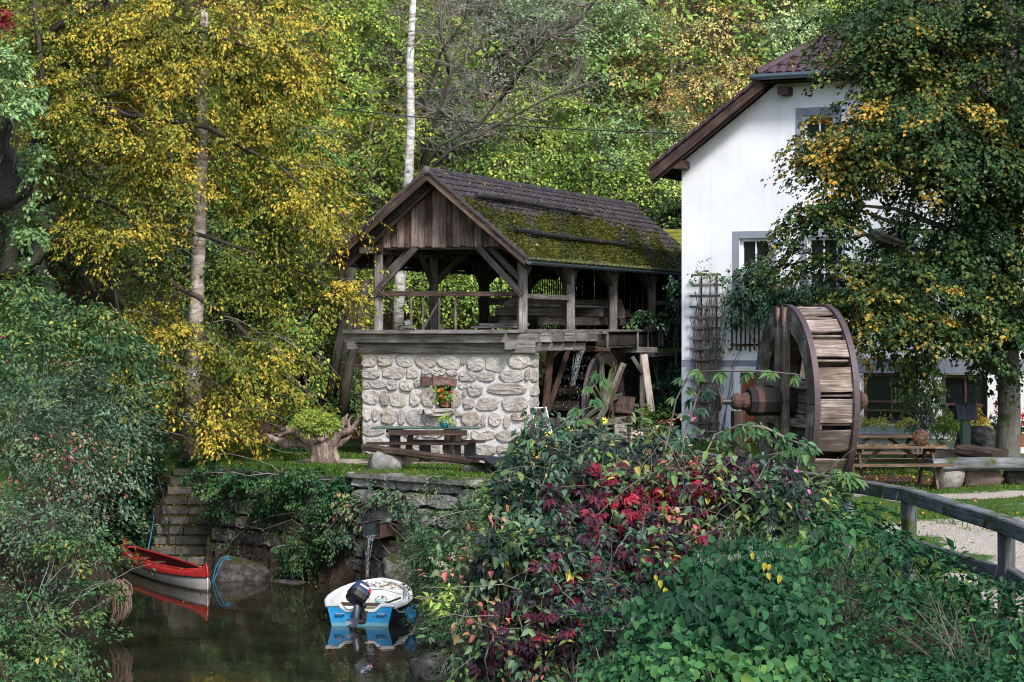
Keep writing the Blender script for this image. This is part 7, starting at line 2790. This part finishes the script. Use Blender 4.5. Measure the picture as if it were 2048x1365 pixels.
# ---------------------------------------------------------------- right bank: hedge, creeper bush, clematis
plant('bank_hedge', 'soft green small leaved bush beside the blue boat', 'bush', [px_blob(905, 1090, 31, 90, 130, .9, .5), px_blob(975, 1010, 33, 65, 45, .8, .62), px_blob(850, 1110, 33, 45, 80, .5, .5), px_blob(880, 1200, 30, 55, 60, .5, .45), px_blob(990, 1060, 30, 80, 80, .8, .5), px_blob(1020, 975, 34, 45, 35, .7, .6), px_blob(930, 1280, 27, 60, 80, .5, .35)],
      'hedge', 111, (.075, .032), 30, (.5, .25), (.3, .55), 5.5, base=(-.3, 31, -1.2), stems=24)
plant('grey_shrub', 'grey seed headed shrub hanging over the water near the boat', 'shrub', [px_blob(838, 1250, 32, 38, 22, .35, .7), px_blob(870, 1180, 31, 28, 35, .3, .6)], 'greygreen', 112, (.05, .018), 34, (.6, .2), (.25, .45), 7, base=(-.9, 31.6, -1.7), stems=12)
plant('yellow_tipped_plant', 'light yellow green five leaved plant on the bush near the water', 'plant', [px_blob(890, 1195, 27.5, 40, 30, .3, .62)], 'bright', 113, (.13, .06), 12, (.6, .15), (.3, .4), 5, base=(-.6, 28, -1.4), stems=6)

# palmate creeper leaves
def palmate_mesh(name, mat, seed, tint, size=.098):
    r = np.random.default_rng(seed)
    parts = []
    for a in (-68, -34, 0, 34, 68):
        a = math.radians(a + r.uniform(-7, 7))
        D = np.array([[math.sin(a), math.cos(a), -.25 + r.uniform(-.12, .12)]])
        C = D * .012
        N = np.array([[r.uniform(-.3, .3), r.uniform(-.2, .2), 1.0]])
        l = size * (1 - .25 * abs(a)) * r.uniform(.85, 1.1)
        parts.append(leaf_arrays(C, D, N, l, l * .5, np.clip(tint + r.normal(0, .05), 0, 1), 1, .14, .3))
    V, T, tt = join_arrays(parts)
    me = bpy.data.meshes.new(name)
    me.from_pydata(V.tolist(), [], T.tolist())
    at = me.attributes.new("tint", 'FLOAT', 'POINT')
    at.data.foreach_set("value", np.asarray(tt, np.float32))
    me.materials.append(mat)
    return me, V, T, tt


def leaf_frame(p, fwd, up, s):
    f = Vector(fwd).normalized()
    u = Vector(up)
    u = (u - f * u.dot(f)).normalized()
    x = f.cross(u)
    return Matrix.Translation(Vector(p)) @ Matrix((x, f, u)).transposed().to_4x4() @ Matrix.Scale(s, 4)


def creeper_bush():
    t = thing('creeper_bush', (.7, 15.2, gz(.7, 15.2)), 'tangled foreground bush of Virginia creeper with crimson and dark purple leaves', 'bush')
    r = np.random.default_rng(201)
    rd = random.Random(201)
    # blobs of the bush: px, py, Y, rx, ry, depth, mean tint, number of palmate leaves
    B = [(1330, 985, 15.2, 190, 55, .5, .56, 300), (1200, 1010, 15.0, 120, 60, .5, .52, 140), (1150, 940, 15.6, 120, 50, .5, .16, 140), (1040, 990, 15.8, 75, 50, .5, .12, 100), (1060, 1110, 14.2, 120, 80, .5, .20, 180),
         (1000, 1150, 14.6, 90, 80, .5, .18, 110), (1150, 1150, 14.2, 80, 120, .5, .44, 130), (1330, 1090, 14.6, 110, 60, .5, .50, 130), (1070, 1260, 13.6, 110, 70, .4, .36, 110), (1220, 1240, 13.6, 120, 70, .4, .28, 90),
         (1480, 960, 15.2, 110, 50, .5, .46, 120), (1560, 1000, 15.0, 70, 60, .4, .30, 70), (1120, 885, 16.2, 100, 32, .5, .14, 80), (1290, 900, 16.2, 110, 35, .4, .12, 80), (1000, 1290, 14.0, 80, 60, .4, .30, 70), (1250, 1130, 15.0, 140, 90, .3, .30, 60)]
    red = [A3(W(*q)) for q in ((1230, 1010, 14.7), (1330, 950, 14.7), (1140, 1130, 13.8), (1175, 1190, 13.8), (1090, 1245, 13.3), (1000, 1300, 13.6))]
    metas = {}
    P_, F_, U2, S_, Tn = [], [], [], [], []
    for i, (px, py, Y, rx, ry, dep, tn, n) in enumerate(B):
        k = Y / F
        A, d, u = crown_anchors(A3(W(px, py, Y)), (rx * k, dep, ry * k), n, 300 + i, .35, .6, .25)
        P_.append(A)
        fw = d * [.8, .8, .3] + r.normal(0, .45, d.shape) + [0, -.35, -.45]
        F_.append(fw)
        U2.append(r.normal(0, .45, d.shape) + [0, -.6, .8])
        S_.append(r.uniform(.62, 1.08, len(A)))
        near = np.min([np.linalg.norm(A - q, axis=1) for q in red], axis=0)
        tt = tn + r.normal(0, .11, len(A)) + .30 * np.exp(-(near / .20) ** 2) + .12 * nz2(A[:, 0] * 3, A[:, 2] * 3, 1, 5)
        Tn.append(np.clip(tt, 0, 1))
    P_, F_, U2, S_, Tn = (np.concatenate(q) for q in (P_, F_, U2, S_, Tn))
    g = ground_z(P_[:, 0], P_[:, 1])
    ok = P_[:, 2] > g + .05
    P_, F_, U2, S_, Tn = (q[ok] for q in (P_, F_, U2, S_, Tn))
    cls = np.clip((Tn * 9).astype(int), 0, 8)
    for c in range(9):
        for v in range(3):
            metas[(c, v)] = palmate_mesh('leaf', G['creeper'], 400 + c * 3 + v, (c + .5) / 9)
    front = np.argsort(P_[:, 1] - .25 * S_)
    # the 280 that show largest are leaves of their own, the rest one mass
    single = set(rd.sample(list(front[:800]), 280))
    rest = []
    for i in range(len(P_)):
        me, V, T, tt = metas[(int(cls[i]), rd.randrange(3))]
        Mx = leaf_frame(P_[i], F_[i], U2[i], S_[i])
        if i in single:
            mesh_part(me, 'leaf', t, Mx)
        else:
            R3 = np.array(Mx.to_3x3())
            rest.append((V @ R3.T + np.array(Mx.translation), T, tt))
    V, T, tt = join_arrays(rest)
    np_mesh('leaves', V, T, G['creeper'], t, tint=tt, kind='stuff')
    # stems and bare pale twigs
    m = MB()
    for k in range(130):
        i = rd.randrange(len(P_))
        x = P_[i][0] + rd.uniform(-.5, .5)
        y = P_[i][1] + rd.uniform(.0, .7)
        s = np.array([x, y, gz(x, y)])
        e = P_[i] + np.array([rd.uniform(-.2, .2), rd.uniform(-.25, .05), rd.uniform(0, .2)])
        if s[2] > e[2] - .1:
            continue
        m.tube(curve_to(s, e, rd.uniform(-.05, .2), 8, rd), [.008, .0075, .007, .006, .005, .0045, .004, .002], 5, cap=False)
    for k in range(130):
        i = rd.randrange(len(P_))
        a = rd.uniform(0, 6.28)
        l = rd.uniform(.25, .9)
        e = P_[i] + np.array([math.cos(a) * l, rd.uniform(-.25, .1), math.sin(a) * l * .6])
        m.tube(curve_to(P_[i], e, rd.uniform(-.15, .25), 6, rd), [.0045, .004, .0036, .003, .0024, .0016], 4, cap=False)
    m.build('stems', M['twig'], t, kind='stuff')
    # mixed small green and rusty leaves of the host shrub
    n = 800
    A = P_[r.integers(0, len(P_), n)] + r.normal(0, .12, (n, 3)) + [0, .12, 0]
    tn = np.clip(.5 + .3 * nz2(A[:, 0] * 2, A[:, 2] * 2, 1, 44) + r.normal(0, .15, n), 0, 1)
    V, T, tt = sprays(A, r.normal(0, 1, (n, 3)) + [0, -.4, 0], r.uniform(.2, .4, n), 12, .065, .034, tn, .4, .5, .15, r=r, shape=1)
    np_mesh('host_leaves', V, T, G['rosehip'], t, tint=tt)
    n = 330
    A = P_[r.integers(0, len(P_), n)] + r.normal(0, .10, (n, 3))
    V, T, tt = sprays(A, r.normal(0, 1, (n, 3)) + [0, -.4, .1], r.uniform(.2, .35, n), 9, .075, .038, np.clip(r.normal(.72, .14, n), 0, 1), .4, .5, .1, r=r, shape=1)
    np_mesh('lime_leaves', V, T, G['hedge'], t, tint=tt)


creeper_bush()


def shoot(label, pts, n, seed, ls='bluegreen', tint=.55, size=.12, ends=True):
    """long bare shoot carrying palmate leaves"""
    rd = random.Random(seed)
    t = thing('creeper_shoot', pts[0], label, 'shoot')
    MB().tube(pts, [.008] * (len(pts) - 1) + [.004], 5).build('stem', M['twig'], t)
    me = [palmate_mesh('leaf', G[ls], seed * 3 + k, tint + rd.uniform(-.15, .15), size)[0] for k in range(3)]
    for k in range(n):
        f = (.35 + .65 * k / max(n - 1, 1)) * (len(pts) - 1)
        j = min(int(f), len(pts) - 2)
        p = A3(pts[j]) * (1 - f + j) + A3(pts[j + 1]) * (f - j)
        s = 1 if k % 2 else -1
        fw = np.array([s * rd.uniform(.5, 1), rd.uniform(-.6, .2), rd.uniform(-.5, .1)])
        MB_p = p + fw * .04
        mesh_part(me[k % 3], 'leaf', t, leaf_frame(MB_p, fw, (rd.uniform(-.3, .3), -.5, .9), rd.uniform(.75, 1.15)))
    return t


Yc = 15.4
shoot('upright creeper shoot with green five part leaves before the small wheel', [W(1135, 930, Yc), W(1142, 880, Yc), W(1158, 830, Yc), W(1185, 775, Yc - .1), W(1205, 740, Yc - .1)], 7, 1, 'hedge', .5, .105)
shoot('long creeper shoot arching in front of the house trellis', [W(1320, 950, Yc), W(1335, 880, Yc), W(1352, 800, Yc), W(1380, 745, Yc), W(1450, 742, Yc - .2), W(1530, 743, Yc - .3), W(1600, 750, Yc - .4)], 13, 2, 'hedge', .5, .105)
shoot('leafy creeper shoot crossing the lower part of the big wheel', [W(1400, 930, Yc), W(1430, 870, Yc), W(1480, 850, Yc - .1), W(1530, 855, Yc - .2), W(1580, 880, Yc - .2), W(1620, 895, Yc - .3)], 13, 3, 'hedge', .5, .105)
shoot('thin dark shoot standing before the white house corner', [W(1360, 950, Yc), W(1366, 880, Yc), W(1385, 820, Yc), W(1400, 780, Yc)], 6, 4, 'bluegreen', .4, .1)
shoot('low leafy shoot beside the foot of the big wheel', [W(1480, 985, Yc), W(1500, 940, Yc), W(1520, 915, Yc), W(1560, 905, Yc)], 9, 5, 'hedge', .5, .105)
shoot('green creeper shoot hanging from the fence rail', [W(1660, 1000, 22.5), W(1668, 960, 22.5), W(1690, 945, 22.3), W(1710, 965, 22.3)], 9, 6, 'hedge', .6, .15)
shoot('pale leaved shoot at the upper left edge of the creeper bush', [W(1010, 985, 16.5), W(1020, 930, 16.5), W(1035, 900, 16.5), W(1060, 875, 16.5)], 8, 7, 'bluegreen', .45, .115)

# jerusalem artichoke like yellow flowers
t, A, O2 = plant('yellow_flower_plant', 'tall leafy plant with yellow daisy flowers before the easel sign', 'flower', [px_blob(1080, 885, 24, 60, 42, .6, .5), px_blob(1045, 915, 24, 40, 40, .5, .55), px_blob(1150, 890, 24, 60, 40, .5, .45)], 'bluegreen', 121, (.13, .055), 14, (.5, .2), (.3, .5), 4, hang=.7, base=(.3, 24, 0), stems=16)
for (px, py) in ((1028, 890), (1036, 897), (1040, 889), (1070, 905), (1078, 900), (1083, 904), (1075, 911), (1096, 868), (1147, 866), (1208, 842), (1082, 866), (1092, 890)):
    c = A3(W(px, py, 23.2))
    m = MB()
    nrm = unit(np.array([RD.uniform(-.5, .5), -1, RD.uniform(.1, .8)]))
    e = unit(np.cross(nrm, EZ))
    f = np.cross(e, nrm)
    for k in range(9):
        a = 2 * math.pi * k / 9
        d = e * math.cos(a) + f * math.sin(a)
        s = np.cross(nrm, d)
        m.add([c, c + d * .025 + s * .012, c + d * .055, c + d * .025 - s * .012], [(0, 1, 2, 3)])
    fl = m.build('flower', M['yellowpetal'], t)
    MB().lathe(c + nrm * .002, [(.012, 0), (.008, .008)], 7, nrm).build('disc', M['brownwood'], fl)

# dried seed heads along the top of the bush
m = MB()
for (px, py) in ((1270, 868), (1285, 872), (1325, 880), (1335, 905), (1352, 912), (1368, 880), (1372, 890), (1240, 885), (1262, 890), (1345, 893), (885, 1130), (905, 1115), (870, 1120), (895, 1140)):
    Y = 17.5 if px > 1000 else 28
    for k in range(14):
        c = A3(W(px + RD.gauss(0, 5), py + RD.gauss(0, 3.5), Y))
        m.lathe(c, [(.006, -.012), (.015, 0), (.006, .012)], 5)
m.build('seed_heads', M['seedhead'], label='fluffy brown dried seed heads above the bush', kind='stuff')


def clematis():
    t = thing('clematis_bush', (1.3, 11.8, gz(1.3, 11.8)), 'dense dark green climber mound with heart shaped leaves and silver seed tufts', 'bush')
    r = np.random.default_rng(221)
    rd = random.Random(221)
    B = [(1440, 1175, 12.2, 170, 75, .6, .36, 1500), (1330, 1270, 11.6, 150, 80, .6, .40, 1600), (1500, 1270, 11.4, 150, 90, .6, .34, 1800), (1400, 1350, 10.9, 240, 60, .5, .62, 2300), (1480, 1110, 12.8, 110, 36, .5, .32, 600), (1640, 1345, 11.4, 120, 60, .5, .5, 900), (1570, 1190, 12.4, 70, 60, .5, .45, 500), (1280, 1330, 11.6, 80, 60, .5, .5, 600)]
    AA, TT, DD = [], [], []
    for i, (px, py, Y, rx, ry, dep, tn, n) in enumerate(B):
        k = Y / F
        A, d, u = crown_anchors(A3(W(px, py, Y)), (rx * k, dep, ry * k), n, 500 + i, .4, .7, .34)
        AA.append(A)
        DD.append(d)
        TT.append(np.clip(tn + .2 * nz2(A[:, 0] * 3, A[:, 2] * 3, 1, 9) + r.normal(0, .13, len(A)), 0, 1))
    A, d, tn = np.concatenate(AA), np.concatenate(DD), np.concatenate(TT)
    hole = nz2(A[:, 0] * 6, A[:, 2] * 6 + A[:, 1] * 2, 1, 77) + r.normal(0, .25, len(A)) > -.55
    A, d, tn = A[hole], d[hole], tn[hole]
    A = A + r.normal(0, .03, A.shape)
    D = r.normal(0, .6, A.shape) + d * [.5, .3, .2] + [0, -.25, -.6]
    N = d * .7 + r.normal(0, .55, A.shape) + [0, -.3, .6]
    L = r.uniform(.028, .072, len(A)) * (1 + .25 * nz2(A[:, 0] * 3, A[:, 2] * 3, 1, 78))
    idx_ = np.argsort(A[:, 1])
    sing = set(rd.sample(list(idx_[:1500]), 260))
    metas = []
    for c in range(6):
        V, T, tt = leaf_arrays(np.zeros((1, 3)), np.array([[0, 1., 0]]), np.array([[0, 0, 1.]]), 1.0, .78, np.array([(c + .5) / 6]), 1, .12, .25)
        me = bpy.data.meshes.new('leaf')
        me.from_pydata(V.tolist(), [], T.tolist())
        at = me.attributes.new("tint", 'FLOAT', 'POINT')
        at.data.foreach_set("value", np.asarray(tt, np.float32))
        me.materials.append(G['ground'])
        metas.append(me)
    keep = np.ones(len(A), bool)
    for i in sing:
        keep[i] = False
        mesh_part(metas[min(5, int(tn[i] * 6))], 'leaf', t, leaf_frame(A[i], D[i], N[i], float(L[i])))
    V, T, tt = leaf_arrays(A[keep], D[keep], N[keep], L[keep], L[keep] * .78, tn[keep], 1, .12, .25)
    np_mesh('leaves', V, T, G['ground'], t, tint=tt, kind='stuff')
    # inner dead stems
    m = MB()
    for k in range(60):
        i = rd.randrange(len(A))
        s = np.array([A[i][0] + rd.uniform(-.3, .3), A[i][1] + rd.uniform(0, .4), 0])
        s[2] = gz(s[0], s[1])
        m.tube(curve_to(s, A[i], .1, 6, rd), [.008, .007, .006, .005, .004, .003], 4, cap=False)
    m.build('stems', M['twig'], t, kind='stuff')
    # silver tufts
    for (px, py) in ((1440, 1050), (1455, 1070), (1405, 1125), (1415, 1118), (1435, 1120), (1460, 1117), (1475, 1115), (1500, 1100), (1543, 1060), (1548, 1080), (1535, 1110), (1560, 1210), (1540, 1165), (1400, 1115), (1515, 1120)):
        c = A3(W(px, py, 12.1))
        m = MB()
        for k in range(46):
            dd = unit(np.array([rd.gauss(0, 1), rd.gauss(0, 1), rd.gauss(0, .8)]))
            l = rd.uniform(.015, .034)
            q = c + np.array([rd.gauss(0, .01), rd.gauss(0, .01), rd.gauss(0, .008)])
            s = unit(np.cross(dd, [.2, .5, .9])) * .0014
            m.add([q - s, q + s, q + dd * l + EZ * .004], [(0, 1, 2)])
        m.build('seed_tuft', M['fluff'], t)
    # a few yellow leaves and large palmate leaves on top
    for (px, py) in ((1505, 1105), (1530, 1125), (1540, 1128), (1435, 1230), (1535, 1145), (1400, 1180), (1310, 1150), (1320, 1160), (1560, 1150)):
        me, V, T, tt = palmate_mesh('leaf', G['yellow'], px, .62, .06)
    me = bpy.data.meshes.new('yellow_leaf')
    V, T, tt = leaf_arrays(np.zeros((1, 3)), np.array([[0, 1., 0]]), np.array([[0, 0, 1.]]), 1.0, .6, np.array([.6]), 1, .12, .25)
    me.from_pydata(V.tolist(), [], T.tolist())
    at = me.attributes.new("tint", 'FLOAT', 'POINT')
    at.data.foreach_set("value", np.asarray(tt, np.float32))
    me.materials.append(G['yellow'])
    for k, (px, py) in enumerate(((1505, 1105), (1530, 1125), (1540, 1128), (1436, 1230), (1535, 1145), (1400, 1180), (1310, 1150), (1320, 1160), (1560, 1150), (1330, 1175), (1545, 1235), (1380, 1275))):
        mesh_part(me, 'yellow_leaf', t, leaf_frame(W(px, py, 11.5), (rd.uniform(-.4, .4), -.3, -.9), (0, -1, .3), rd.uniform(.035, .055)))
    mes = [palmate_mesh('leaf', G['bluegreen'], 900 + k, .25, .13)[0] for k in range(3)]
    for k, (px, py) in enumerate(((1350, 1190), (1385, 1200), (1420, 1170), (1455, 1200), (1475, 1190), (1400, 1215), (1330, 1210))):
        mesh_part(mes[k % 3], 'palmate_leaf', t, leaf_frame(W(px, py, 11.3), (rd.uniform(-.6, .6), -.35, -.7), (0, -.7, .7), rd.uniform(.9, 1.2)))


clematis()

# ---------------------------------------------------------------- ground cover on the right bank
r = np.random.default_rng(231)
n = 150000
X = r.uniform(-.2, 6.0, n)
Yy = 11.5 + 18 * r.random(n) ** 1.6
fx = np.interp(Yy, [10, 17.4, 19.3, 22.4, 24.3, 30.4], [5.4, 4.75, 4.66, 4.42, 4.0, 2.5])       # fence line
hgt = .26 + .16 * nz2(X, Yy, 1.3, 51) + .12 * nz2(X, Yy, 4.0, 52)
ok = (X < fx + .25 * nz2(X, Yy, 1.5, 53) - .05 + .5 * (Yy < 19)) & (r.random(n) < np.clip((21 - Yy) / 6, .35, 1))
X, Yy, hgt = X[ok], Yy[ok], np.maximum(.04, hgt[ok])
C = np.stack([X, Yy, ground_z(X, Yy) + hgt * r.uniform(.25, 1.25, len(X))], 1)
N = r.normal(0, .42, C.shape) + [0, -.2, 1]
D = r.normal(0, 1, C.shape) * [1, 1, .25] + [0, -.2, -.25]
L = r.uniform(.035, .085, len(X)) * (.8 + .3 * nz2(X, Yy, .8, 54))
V, T, tt = leaf_arrays(C, D, N, L, L * r.uniform(.55, .8, len(X)), np.clip(.48 + .22 * nz2(X, Yy, 1.6, 55) + r.normal(0, .14, len(X)), 0, 1), 1, .12, .2)
np_mesh('ground_cover', V, T, G['ground'], tint=tt, label='leafy ground cover of ivy and nettles over the right bank', kind='stuff')
plant('nettle_clump', 'taller dark nettle clump below the fence rail near the wheel', 'weeds', [px_blob(1720, 1060, 19, 110, 60, .8, .4), px_blob(1640, 1040, 18, 70, 60, .6, .45), px_blob(1800, 1090, 18, 60, 40, .5, .45)], 'ground', 122, (.10, .045), 22, (.42, .2), (.3, .5), 4.2, base=(3.2, 18.8, 0), stems=26)
t, A, O2 = plant('balsam_plant', 'balsam with small pink flowers at the rail end behind the bush', 'flower', [px_blob(1600, 1010, 19.5, 60, 60, .5, .5), px_blob(1560, 960, 20, 50, 40, .5, .55), px_blob(1640, 990, 20, 40, 40, .4, .55)], 'hedge', 123, (.12, .045), 16, (.55, .2), (.3, .5), 3.6, base=(2.8, 19.6, 0), stems=18)
for (px, py) in ((1607, 1032), (1605, 1024), (1616, 985), (1570, 962), (1590, 945), (1582, 1007), (1612, 1036), (1556, 1000)):
    c = A3(W(px, py, 18.7))
    MB().lathe(c, [(.006, -.03), (.022, -.01), (.028, .012), (.012, .02)], 7, (.3, -1, .2)).build('flower', M['pinkpetal'], t)
plant('nettle_clump', 'dark green weeds by the near fence post with dry brown stalks', 'weeds', [px_blob(1900, 1160, 16.5, 60, 50, .5, .4), px_blob(2010, 1230, 15.5, 80, 60, .5, .5), px_blob(1780, 1180, 16.5, 80, 40, .5, .45)], 'ground', 124, (.09, .045), 22, (.45, .2), (.25, .45), 4.2, base=(3.7, 16.4, 0), stems=20)
m = MB()
for k in range(40):
    x, y = RD.uniform(1.6, 4.6), RD.uniform(12.5, 19)
    z = gz(x, y)
    m.tube(curve_to((x, y, z), (x + RD.uniform(-.35, .35), y + RD.uniform(-.3, .3), z + RD.uniform(.35, .8)), .05, 5), [.004, .0035, .003, .0025, .0015], 4, cap=False)
m.build('dry_stalks', M['brownwood'], label='thin dry stalks standing among the ground cover', kind='stuff')

# ---------------------------------------------------------------- grass and fallen leaves
def grass(name, label, n, xr, yr, seed, ok, h=(.04, .10), ls='grass', tint=.5):
    r = np.random.default_rng(seed)
    X, Y = r.uniform(*xr, n), r.uniform(*yr, n)
    k = ok(X, Y, r)
    X, Y = X[k], Y[k]
    C = np.stack([X, Y, ground_z(X, Y) - .01], 1)
    D = r.normal(0, .35, C.shape) + [0, 0, 1]
    N = r.normal(0, 1, C.shape) * [1, 1, .2] + [0, -.8, 0]
    L = r.uniform(*h, len(X)) * (1 + .4 * nz2(X, Y, 1.2, seed))
    V, T, tt = leaf_arrays(C, D, N, L, np.maximum(.008, L * .16), np.clip(tint + .22 * nz2(X, Y, .9, seed + 2) + r.normal(0, .15, len(X)), 0, 1), 0, .1, .35)
    np_mesh(name, V, T, G[ls], tint=tt, label=label, kind='stuff')


grass('lawn_grass', 'short lawn between the wall top and the stone wall', 60000, (-7.5, 2.5), (38.3, 48), 301,
      lambda X, Y, r: (GZ_of(X, Y) > -.15) & (gravel_amount(X, Y) + r.normal(0, .12, len(X)) < .42) & ((Y < 45.1) | (X < -3.5)))
grass('lawn_grass', 'patchy lawn right of the fence and around the big wheel', 90000, (2.0, 14), (17, 44), 302,
      lambda X, Y, r: (gravel_amount(X, Y) + r.normal(0, .15, len(X)) < .40) & (litter_amount(X, Y) + r.normal(0, .15, len(X)) < .5) & (X > np.interp(Y, [10, 17.4, 19.3, 22.4, 24.3, 30.4], [5.2, 4.6, 4.5, 4.2, 3.8, 2.3])), (.03, .09), tint=.55)
grass('bank_grass', 'longer grass before the white house door', 14000, (2.0, 6.5), (40, 49), 303, lambda X, Y, r: np.ones(len(X), bool), (.08, .22), tint=.6)


def fallen(label, n, seed, pick, size=(.04, .08), tint=(.6, .25)):
    r = np.random.default_rng(seed)
    C = pick(r, n)
    V, T, tt = leaf_arrays(C, r.normal(0, 1, C.shape) * [1, 1, .15], r.normal(0, .3, C.shape) + [0, 0, 1], r.uniform(*size, len(C)), r.uniform(size[0] * .7, size[1] * .7, len(C)), np.clip(r.normal(*tint, len(C)), 0, 1))
    np_mesh('fallen_leaves', V, T, G['dry'], tint=tt, label=label, kind='stuff')


def on_ground(x0, x1, y0, y1):
    def f(r, n):
        X, Y = r.uniform(x0, x1, n), r.uniform(y0, y1, n)
        return np.stack([X, Y, ground_z(X, Y) + .025], 1)
    return f


fallen('orange fallen leaves around the picnic tables', 1100, 401, on_ground(5.5, 11.5, 35.5, 40.5))
fallen('scattered fallen leaves on the right lawn and gravel', 500, 402, on_ground(3.5, 9, 17, 34))
fallen('scattered fallen leaves on the lawn before the stone wall', 350, 403, on_ground(-7, 1.5, 38.8, 44.5))


def on_steps(r, n):
    i = r.integers(0, 10, n)
    y = 42.5 + i * .27 + r.uniform(-.02, .26, n)
    return np.stack([r.uniform(-7.65, -6.45, n), y, -1.98 + i * .192 + .012], 1)


fallen('yellow fallen leaves lying on the stone steps', 260, 404, on_steps, (.04, .07), (.7, .2))
fallen('fallen leaves lying on the front picnic table and benches', 70, 405, lambda r, n: np.stack([r.uniform(6.0, 7.9, n), r.uniform(35.8, 36.6, n), np.full(n, .767)], 1), (.04, .07))
fallen('leaves floating on the dark pond water', 16, 406, lambda r, n: np.stack([r.uniform(-6.4, -1.6, n), r.uniform(30, 41, n), np.full(n, WATER_Z + .006)], 1), (.04, .07))
fallen('brown leaf litter on the wooded slope floor', 5000, 407, on_ground(-12, 4, 51, 62), (.07, .13), (.25, .25))
print('objects', len(bpy.data.objects), 'tris', sum(len(o.data.loop_triangles) if o.type == 'MESH' else 0 for o in bpy.data.objects))
